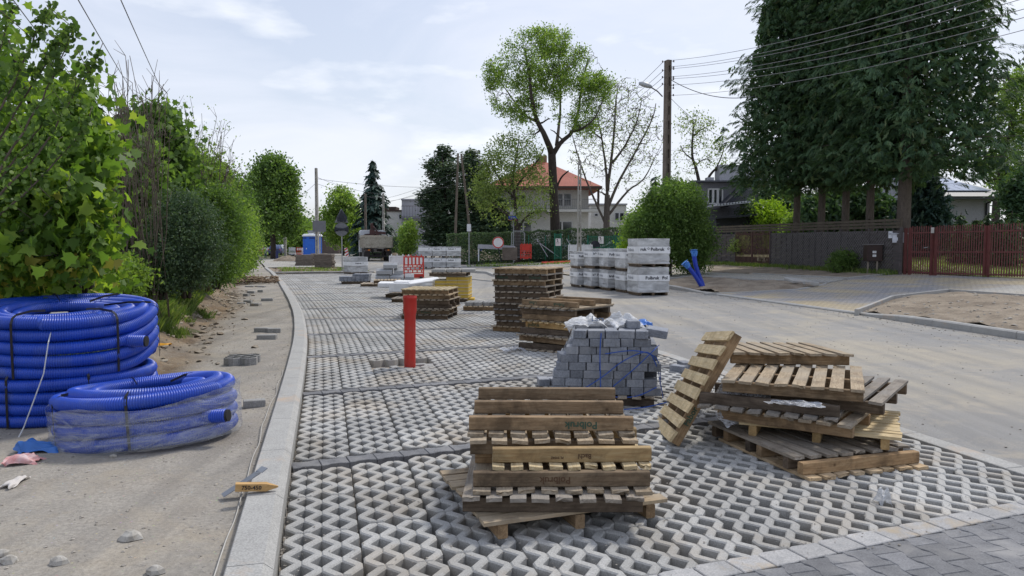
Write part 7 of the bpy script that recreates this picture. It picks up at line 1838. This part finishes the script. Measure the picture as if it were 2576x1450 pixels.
def street_name():
    Y = 55.5; a = A(1290, 548, Y); g = zr(a.x, Y); t = empty('street_sign', (a.x, Y, g), 0, 'blue street name plate with a red strip on a post by the small tree', 'street sign'); z = a.z - g
    mb = MB(); mb.cyl((.05, .06, 0), .035, z + .5, 8); mb.build('post', M_tube, t); mb = MB(); mb.box((0, 0, z), (.62, .02, .26)); mb.build('name_plate', M_bsign, t); mb = MB(); mb.box((0, 0, z - .155), (.62, .02, .046)); mb.build('red_strip', M_red, t); mb = MB(); mb.box((0, .1, z + .33), (.4, .02, .26)); mb.build('upper_plate', M_wallg, t)
    text_mesh('lettering', 'Kuta', .17, M_refl, t, (-.14, -.014, z - .01), (R(90), 0, 0), .001); text_mesh('lettering', 'ulica', .06, M_refl, t, (-.28, -.014, z + .08), (R(90), 0, 0), .001)
street_name()
Y = 53; a = A(1180, 600, Y); g = zr(a.x, Y) if a.x > 0 else .1; t = empty('signpost', (a.x, Y, .1), 0, 'thin galvanised post carrying a narrow edge-on sign before the hedge', 'sign post'); mb = MB(); mb.cyl((0, 0, 0), .04, zpx(566, Y) - .1, 8); mb.build('post', M_tube, t); mb = MB(); mb.box((0, 0, zpx(573, Y) - .1), (.26, .6, .5)); mb.build('sign_plate', M_wh, t)
# plank barrier, plant pot blocks
Y = 53; g = .35; t = empty('plank_barrier', (A(1202, 600, Y).x, Y, g), 0, 'low pale plank barrier on posts in front of the hedge', 'barrier'); mb = MB(); W2 = A(1303, 600, Y).x - A(1202, 600, Y).x; mb.bar((0, 0, 1.02), (W2 * .9, .4, .92), .05, .3); mb.build('plank', M_wallg, t)
for k in range(2): mb = MB(); mb.box((.05 + k * W2 * .9, .06 + .4 * k, .5), (.07, .07, 1.05)); mb.build('post', M_wh, t)
for i, (px, hgt) in enumerate(((1184, .5), (1191, .42), (1198, .55))):
    p = G(px, 664, .0); mb = MB(); mb.cyl((p.x, p.y, .0), .13, hgt, 12, .16); tag(mb.build('short_pipe', M_conc if i else M_conc), '%s short grey pipe stub at the far kerb' % ['left', 'middle', 'right'][i], 'pipe')
p = G(1200, 662); mb = MB(); mb.tube([(p.x, p.y, .0), (p.x + .15, p.y, .7), (p.x + .35, p.y, 1.15)], .09, 10); tag(mb.build('short_pipe', bpy.data.materials['blue_conduit']), 'short leaning blue pipe behind the three grey stubs', 'pipe')
for (px, base, top, lab) in ((697, 657, 631, 'nearer dark blue pipe standing upright on the pale paving'), (668, 648, 636, 'farther dark blue pipe at the left of the pale paving')):
    p = G(px, base); mb = MB(); mb.cyl((0, 0, 0), .11, zpx(top, p.y), 12); o = mb.build('upright_pipe', plain('navy_pipe', (.012, .022, .10), .4) if 'navy_pipe' not in bpy.data.materials else bpy.data.materials['navy_pipe']); o.location = (p.x, p.y, 0); tag(o, lab, 'pipe')
# ------------------------------------------------------------ portable toilet
def toilet():
    Y = 63; x = A(786, 600, Y).x; t = empty('portable_toilet', (x, Y, 0), R(-4), 'blue portable toilet cabin with a white roof', 'portable toilet'); m = plain('toilet_blue', (.012, .11, .52), .45); w, d, H = 1.22, 1.22, 2.12
    mb = MB(); mb.box((0, 0, H / 2 + .05), (w, d, H), bev=.04); mb.build('cabin', m, t); mb = MB(); mb.box((-.02, -d / 2 - .012, 1.0), (.80, .022, 1.9), bev=.008); dr = mb.build('door', plain('door_blue', (.014, .125, .56), .4), t)
    mb = MB(); mb.box((-.3, -d / 2 - .03, 1.15), (.06, .02, .10)); mb.build('door_lock', M_refl, dr); mb = MB(); [mb.box((-.45 + .0, -d / 2 - .01, 2.02 + 0), (.28, .02, .09)), mb.box((.2, -d / 2 - .01, 2.02), (.55, .02, .09))]; mb.build('vent', plain('vent_dark_blue', (.006, .03, .16), .5), t)
    mb = MB(); mb.loft([[(-q, -q * .98, z), (q, -q * .98, z), (q, q, z), (-q, q, z)] for q, z in ((.66, 2.16), (.66, 2.24), (.54, 2.36), (.45, 2.37))]); mb.cyl((-.1, 0, 2.37), .2, .05, 12); mb.build('roof', plain('roof_white_plastic', (.72, .74, .76), .4), t)
toilet()
# ------------------------------------------------------------ truck
def truck():
    Y = 67; x = A(951, 600, Y).x; t = empty('crane_truck', (x, Y, -.01), R(15), 'white tipper truck with a dark loading crane, seen from behind', 'truck'); m = mk('dirty_cream_paint', (.46, .43, .36), (.36, .32, .26), scale=3, fine=12, rough=.6, bump=.1, c3=(.16, .12, .09), s3=3, p3=(.58, .75)); cab = plain('cab_white', (.55, .58, .62), .35)
    mb = MB(); w = 1.25; z0, z1 = 1.22, 2.15; y0, y1 = 0, 4.6
    mb.box((0, (y0 + y1) / 2, z0), (2 * w, y1 - y0, .08)); mb.box((-w, (y0 + y1) / 2, (z0 + z1) / 2), (.06, y1 - y0, z1 - z0)); mb.box((w, (y0 + y1) / 2, (z0 + z1) / 2), (.06, y1 - y0, z1 - z0)); mb.box((0, y1, (z0 + z1) / 2 + .1), (2 * w, .06, z1 - z0 + .2))
    for s_ in (-1, 1):
        for k in range(6): mb.box((s_ * (w + .045), .1 + k * .88, (z0 + z1) / 2), (.05, .08, z1 - z0))
        mb.box((s_ * (w + .04), (y0 + y1) / 2, z1), (.1, y1 - y0, .07))
    mb.build('bed', m, t); mb = MB(); mb.box((0, -.04, (z0 + z1) / 2), (2 * w - .02, .05, z1 - z0))
    for xx in (-w + .06, -.62, 0, .62, w - .06): mb.box((xx, -.085, (z0 + z1) / 2), (.09, .04, z1 - z0))
    for zz in (z0 + .04, z1 - .04): mb.box((0, -.08, zz), (2 * w, .05, .09))
    for xx in (-.75, .75): mb.bar((xx - .35, -.12, z0 + .28), (xx + .35, -.12, z0 + .33), .03, .03)
    mb.build('tailgate', m, t); mb = MB(); mb.box((-w - .0, 2.9, z0 - .02 + .35), (.02, .02, .02)); 
    mb = MB(); mb.loft([[(-1.22, y, .75), (-1.22, y, zt), (-1.05, y, zt + .12), (1.05, y, zt + .12), (1.22, y, zt), (1.22, y, .75)] for y, zt in ((5.6, 2.72), (6.9, 2.76), (7.45, 2.55), (7.6, 1.8))]); c = mb.build('cab', cab, t); smooth_by(c, 30)
    mb = MB(); mb.box((0, 5.57, 2.25), (1.6, .04, .5)); mb.build('rear_window', M_glass, t); mb = MB(); mb.box((-1.225, 6.6, 2.2), (.02, .9, .6)); mb.build('side_window', M_glass, t)
    dk = plain('chassis_dark', (.035, .03, .03), .8); mb = MB(); [mb.box((s_ * .42, 3.2, .95), (.12, 6.6, .25)) for s_ in (-1, 1)]; mb.box((0, .25, .45), (2.3, .12, .14)); [mb.bar((s_ * .5, .3, .5), (s_ * .45, .5, 1.0), .09) for s_ in (-1, 1)]; mb.box((0, 1.4, .52), (.5, 1.6, .36)); mb.build('chassis', dk, t)
    tyre = mk('dusty_tyre', (.05, .047, .045), (.025, .024, .023), scale=5, rough=.95); hub = plain('wheel_hub', (.16, .15, .14), .6)
    for yy in (1.0, 2.3, 6.5):
        for s_ in (-1, 1):
            n = 24; mb = MB(); ww = .5 if yy < 5 else .3; r = .52; rings = []
            for f, rr in ((-ww / 2, r * .9), (-ww / 2 + .05, r), (ww / 2 - .05, r), (ww / 2, r * .9)): rings.append([(s_ * (1.2 - ww / 2) + f, yy + rr * math.cos(2 * math.pi * k / n), .52 + rr * math.sin(2 * math.pi * k / n)) for k in range(n)])
            mb.loft(rings); wl = mb.build('wheel', tyre, t); mb = MB(); xo = s_ * (1.2 + .01); mb.tube([(xo - .03, yy, .52), (xo + .03, yy, .52)], .26, 14); mb.build('hub', hub, wl)
            if yy < 5: mb = MB(); mb.loft([[(s_ * 1.22 + e, yy + .62 * math.cos(a), .52 + .62 * math.sin(a)) for e in (-.5 * (s_ > 0), .5 * (s_ < 0))] + [(s_ * 1.22 + e, yy + .59 * math.cos(a), .52 + .59 * math.sin(a)) for e in (.5 * (s_ < 0), -.5 * (s_ > 0))] for a in [R(20 + 14 * k) for k in range(11)]]); mb.build('mudguard', hub, t)
    for s_ in (-1, 1):
        mb = MB(); mb.box((s_ * .85, .06, .98), (.5, .06, .17)); l = mb.build('tail_light', plain('tail_housing', (.10, .05, .04), .5) if 'tail_housing' not in bpy.data.materials else bpy.data.materials['tail_housing'], t)
        mb = MB(); mb.box((s_ * .85 + .05, .025, 1.0), (.16, .02, .1)); mb.build('indicator', plain('orange_lens', (.75, .22, .02), .3) if 'orange_lens' not in bpy.data.materials else bpy.data.materials['orange_lens'], l)
        mb = MB(); mb.box((s_ * .95, .15, .62), (.5, .03, .5)); mb.build('mud_flap', dk, t)
    cr = plain('crane_dark_red', (.075, .03, .028), .5); mb = MB(); mb.box((-.1, 5.1, 2.0), (.45, .4, 1.8)); mb.bar((-.1, 5.1, 2.9), (-.15, 5.05, 3.5), .22, .25); mb.bar((-.1, 5.05, 2.65), (1.15, 5.0, 2.55), .24, .22); mb.bar((-.15, 5.0, 2.5), (-1.15, 5.1, 2.25), .12, .12); mb.bar((-.1, 5.0, 3.3), (.35, 4.9, 2.7), .12); mb.box((.35, 4.9, 2.35), (.28, .3, .35)); mb.build('crane', cr, t)
    mb = MB(); rg = random.Random(3); [mb.bar((-.2, 4.95, 2.9), (.3 + .1 * k, 4.8, 3.1 - .15 * k), .03) for k in range(3)]; mb.tube([(-.1, 5, 3.45), (.2, 4.9, 3.75), (.45, 4.9, 3.55), (.3, 4.9, 3.1)], .03, 6); mb.build('crane_hoses', dk, t)
    mb = MB(); mb.loft([[(-1.30, y, 1.25), (-1.30, y, 1.95), (-.9, y, 1.95), (-.9, y, 1.25)] for y in (4.75, 5.5)]); mb.build('side_locker', m, t); mb = MB(); mb.box((-1.32, 7.2, 2.2), (.12, .14, .5)); mb.build('mirror', dk, t)
truck()
# ------------------------------------------------------------ cars and site clutter far down the street
def car(label, loc, rz, col, seed, sc_=1.0, name='parked_car'):
    t = empty(name, loc, rz, label, 'car'); m = plain('car_paint_%d' % seed, col, .3, spec=.6); S = [(-.78, .25), (-.85, .5), (-.84, .85), (-.62, 1.38), (.62, 1.38), (.84, .85), (.85, .5), (.78, .25)]
    mb = MB(); mb.loft([[(x * k, y, .25 + (z - .25) * q) for x, z in S] for y, k, q in ((-2.1, .93, .52), (-1.95, 1, .68), (-1.2, 1, .98), (.3, 1, 1.0), (1.0, 1, .62), (2.0, .98, .55), (2.1, .9, .4))]); b = mb.build('body', m, t); smooth_by(b, 30); b.data.materials[0] = m
    mb = MB(); mb.loft([[(-.66, y, .92), (-.52, y - .0, 1.3), (.52, y, 1.3), (.66, y, .92)] for y in (-2.0, -1.9)]); 
    mb = MB(); mb.add([(-.68, -1.86, .93), (.68, -1.86, .93), (.56, -1.32, 1.30), (-.56, -1.32, 1.30)], [[0, 1, 2, 3]]); mb.build('rear_window', M_glass, t)
    for s_ in (-1, 1):
        mb = MB(); mb.add([(s_ * .86, -1.2, .9), (s_ * .86, .5, .9), (s_ * .66, .25, 1.32), (s_ * .66, -1.0, 1.32)], [[0, 1, 2, 3]]); mb.build('side_window', M_glass, t)
        mb = MB(); mb.box((s_ * .66, -2.02, .75), (.26, .1, .16)); mb.build('tail_light', M_red, t)
        for yy in (-1.3, 1.35): mb = MB(); mb.tube([(s_ * .68, yy, .31), (s_ * .87, yy, .31)], .31, 18); w = mb.build('wheel', bpy.data.materials['dusty_tyre'], t); mb = MB(); mb.tube([(s_ * .86, yy, .31), (s_ * .885, yy, .31)], .18, 12); mb.build('rim', bpy.data.materials['wheel_hub'], w)
    t.scale = (sc_,) * 3; return t
p = G(697, 641.5); car('dark blue and white car at the end of the street behind the navy pipe', (p.x, p.y, 0), R(8), (.03, .05, .14), 1)
p = G(683, 639); car('white car half hidden left of the dark blue one', (p.x - .8, p.y + 6, 0), R(30), (.55, .57, .60), 2)
car('pale estate car behind the mesh fence right of the big trunk', (A(1430, 600, 60).x + .5, 60.5, .45), R(80), (.30, .33, .36), 3)
car('white car behind the green gate', (A(1555, 600, 60).x, 61, .45), R(75), (.6, .6, .6), 4)
for i, (px, py, w, m_, lab) in enumerate(((655, 641, 1.0, M_red, 'small red and white barrier at the far left street end'), (760, 641, 1.6, M_red, 'far red barrier left of the toilet cabin'), (735, 641, .9, M_wh, 'far pale barrier beyond the short pole'), (772, 645, 1.2, M_wh, 'white sheeted barrier just left of the toilet cabin'), (670, 640, 1.5, M_wh, 'far white barrier beside the cars'))):
    p = G(px, py); barrier((p.x, p.y, 0), R(5 * i - 8), w, m_, lab, m2=M_refl)
p = G(877, 656); t = empty('beacon_board', (p.x, p.y, 0), 0, 'tilted red and white striped warning board left of the truck', 'warning board'); mb = MB(); mb.box((0, 0, .62), (.28, .04, 1.15)); mb.build('board', M_refl, t); t.rotation_euler = (0, R(-12), 0)
for k in range(4): mb = MB(); mb.add([(-.14, -.024, .2 + .25 * k), (.14, -.024, .32 + .25 * k), (.14, -.024, .44 + .25 * k), (-.14, -.024, .32 + .25 * k)], [[0, 1, 2, 3]]); mb.build('stripe', M_red, t)
mb = MB(); mb.box((0, 0, .03), (.45, .3, .06)); mb.build('foot', M_bagk, t)
for i, (px, Y, r) in enumerate(((690, 118, .4), (703, 120, .35))):
    x = A([683, 702][i], 600, Y).x; t = empty('road_sign', (x, Y, 0), 0, ['far pale warning signs above the white car', 'far white triangle and round sign at the street end'][i], 'road sign'); mb = MB(); mb.cyl((0, 0, 0), .04, 2.9, 6); mb.build('pole', M_tube, t); mb = MB(); n = 16; mb.loft([[(.32 * math.cos(2 * math.pi * k / n), yy, 1.95 + .32 * math.sin(2 * math.pi * k / n)) for k in range(n)] for yy in (-.08, -.05)]); mb.build('disc', M_refl, t); mb = MB(); mb.loft([[(-.4, yy, 2.35), (.4, yy, 2.35), (0, yy, 3.05)] for yy in (-.08, -.05)]); mb.build('triangle', M_refl, t)
# ------------------------------------------------------------ wire mesh fence, green gate, mesh panel
M_green = plain('green_fence_paint', (.012, .15, .085), .5); M_meshm = plain('green_wire', (.04, .14, .10), .6)
def green_fence():
    Y = 54.6; g = .42; x0 = A(1345, 600, Y).x; X = lambda px: A(px, 600, Y).x - x0; t = empty('mesh_fence', (x0, Y, g), 0, 'green wire mesh fence with leaning pale braces before the hedge', 'fence')
    mb = MB(); n = 70
    for k in range(n): x = X(1330) + (X(1590) - X(1330)) * k / (n - 1); mb.bar((x, 0, .05), (x, 0, 1.5), .007)
    for k in range(8): mb.bar((X(1330), 0, .1 + .2 * k), (X(1590), 0, .1 + .2 * k), .007)
    mb.build('wire_mesh', M_meshm, t)
    for px in (1330, 1372, 1430, 1480, 1560, 1590): mb = MB(); mb.cyl((X(px), .03, 0), .03, 1.75, 8); mb.build('post', M_green, t)
    for (a, b) in (((1350, 1.5), (1378, .2)), ((1425, 1.5), (1452, .2)), ((1350, 1.35), (1405, .2))): mb = MB(); mb.bar((X(a[0]), -.05, a[1]), (X(b[0]), -.05, b[1]), .05); mb.build('brace', M_wallg, t)
    def gate(p0, p1, H, label, step=.09, paper=None):
        gt = empty('metal_gate', (x0 + X(p0), Y - .12, g), 0, label, 'gate'); w = X(p1) - X(p0)
        for xx in (0, w): mb = MB(); mb.box((xx, 0, H / 2), (.08, .08, H)); mb.build('post', M_green, gt)
        mb = MB()
        for z in (.15, H * .5, H - .12): mb.box((w / 2, 0, z), (w - .1, .03, .05))
        for k in range(int(w / step)): mb.box((.05 + k * step, -.02, H / 2), (.035, .02, H - .08))
        mb.build('bars', M_green, gt)
        if paper: mb = MB(); mb.box((paper[0], -.06, paper[1]), (.38, .01, .52)); pp = mb.build('notice', M_refl, gt); mb = MB(); [mb.box((paper[0] + (-.03 if k else -.06), -.068, paper[1] + .17 - .1 * k), (.1 if k < 2 else .24, .004, .07 if k < 2 else .02)) for k in range(4)]; mb.build('notice_print', M_black, pp)
    gate(1395, 1411, 1.9, 'narrow green metal gate with a white notice', .085, (.25, 1.25))
    gate(1478, 1543, 1.75, 'wide green barred gate with a black and white notice', .12, (.95, 1.4))
    gate(1548, 1562, 1.75, 'short solid green gate leaf right of the wide gate', .07)
green_fence()
Y = 53.8; x = A(1287, 600, Y).x; t = empty('site_fence_panel', (x, Y, .45), R(12), 'galvanised temporary mesh fence panel standing by the hedge', 'fence panel'); mb = MB(); w, H = .95, 2.0
mb.tube([(0, 0, 0), (0, 0, H - .15), (.15, 0, H), (w - .15, 0, H), (w, 0, H - .15), (w, 0, 0)], .03, 8); mb.tube([(0, 0, .15), (w, 0, .15)], .02, 6); mb.build('frame', M_tube, t); mb = MB()
for k in range(1, 10): mb.bar((w * k / 10, 0, .15), (w * k / 10, 0, H), .008)
for k in range(1, 9): mb.bar((0, 0, .15 + .22 * k), (w, 0, .15 + .22 * k), .008)
mb.build('wire_mesh', M_tube, t)
Y = 53.5; mb = MB(); mb.box((0, 0, .45), (1.05, .6, .9), bev=.03); o = mb.build('electrical_cabinet', M_conc); o.location = (A(1261, 600, Y).x + .6, Y, .4); tag(o, 'grey-brown cabinet block right of the round road sign', 'cabinet')
Y = 52; t = empty('letterbox', (A(1497, 600, Y).x, Y, .42), 0, 'black letterbox with a curved top behind the wrapped packs', 'mailbox'); mb = MB(); mb.loft([[(.32 * math.cos(a), yy, 1.05 + .3 * math.sin(a)) for a in [math.pi * k / 8 for k in range(9)]] + [] for yy in (-.15, .2)]); mb.box((0, .02, .98), (.64, .34, .14)); mb.build('box', M_bagk, t); mb = MB(); mb.cyl((0, 0, 0), .04, .95, 8); mb.build('post', M_bagk, t)
# earth heaps by the hedge and beside the truck
def heap(name, label, px, py, w, d, h, seed, z=None):
    p = G(px, py, z if z is not None else .1); n = 20; vs = []; fs = []
    for i in range(n + 1):
        for j in range(n + 1):
            u, v = 2 * i / n - 1, 2 * j / n - 1; r = math.hypot(u, v); zz = h * max(0, 1 - r ** 2) * (1 + .5 * nz(u * 2, v * 2, seed, 1.5)) - .02; vs.append((u * w / 2, v * d / 2, zz))
    for i in range(n):
        for j in range(n): a = i * (n + 1) + j; fs.append([a, a + n + 1, a + n + 2, a + 1])
    o = mesh_obj(name, vs, fs, M_dirt, None, True); o.location = p; return tag(o, label, 'earth heap')
heap('earth_heap', 'low earth heap right of the truck', 1000, 652, 3.2, 2, .55, 1); heap('earth_heap', 'dark earth heap before the clipped hedge', 1190, 651, 3.4, 2.0, .75, 2, .3); heap('earth_heap', 'long low earth mound under the plank barrier', 1250, 652, 3.5, 1.6, .4, 3, .3); heap('earth_heap', 'small earth heap on the pale corner paving', 722, 656, 2.4, 1.4, .4, 4)
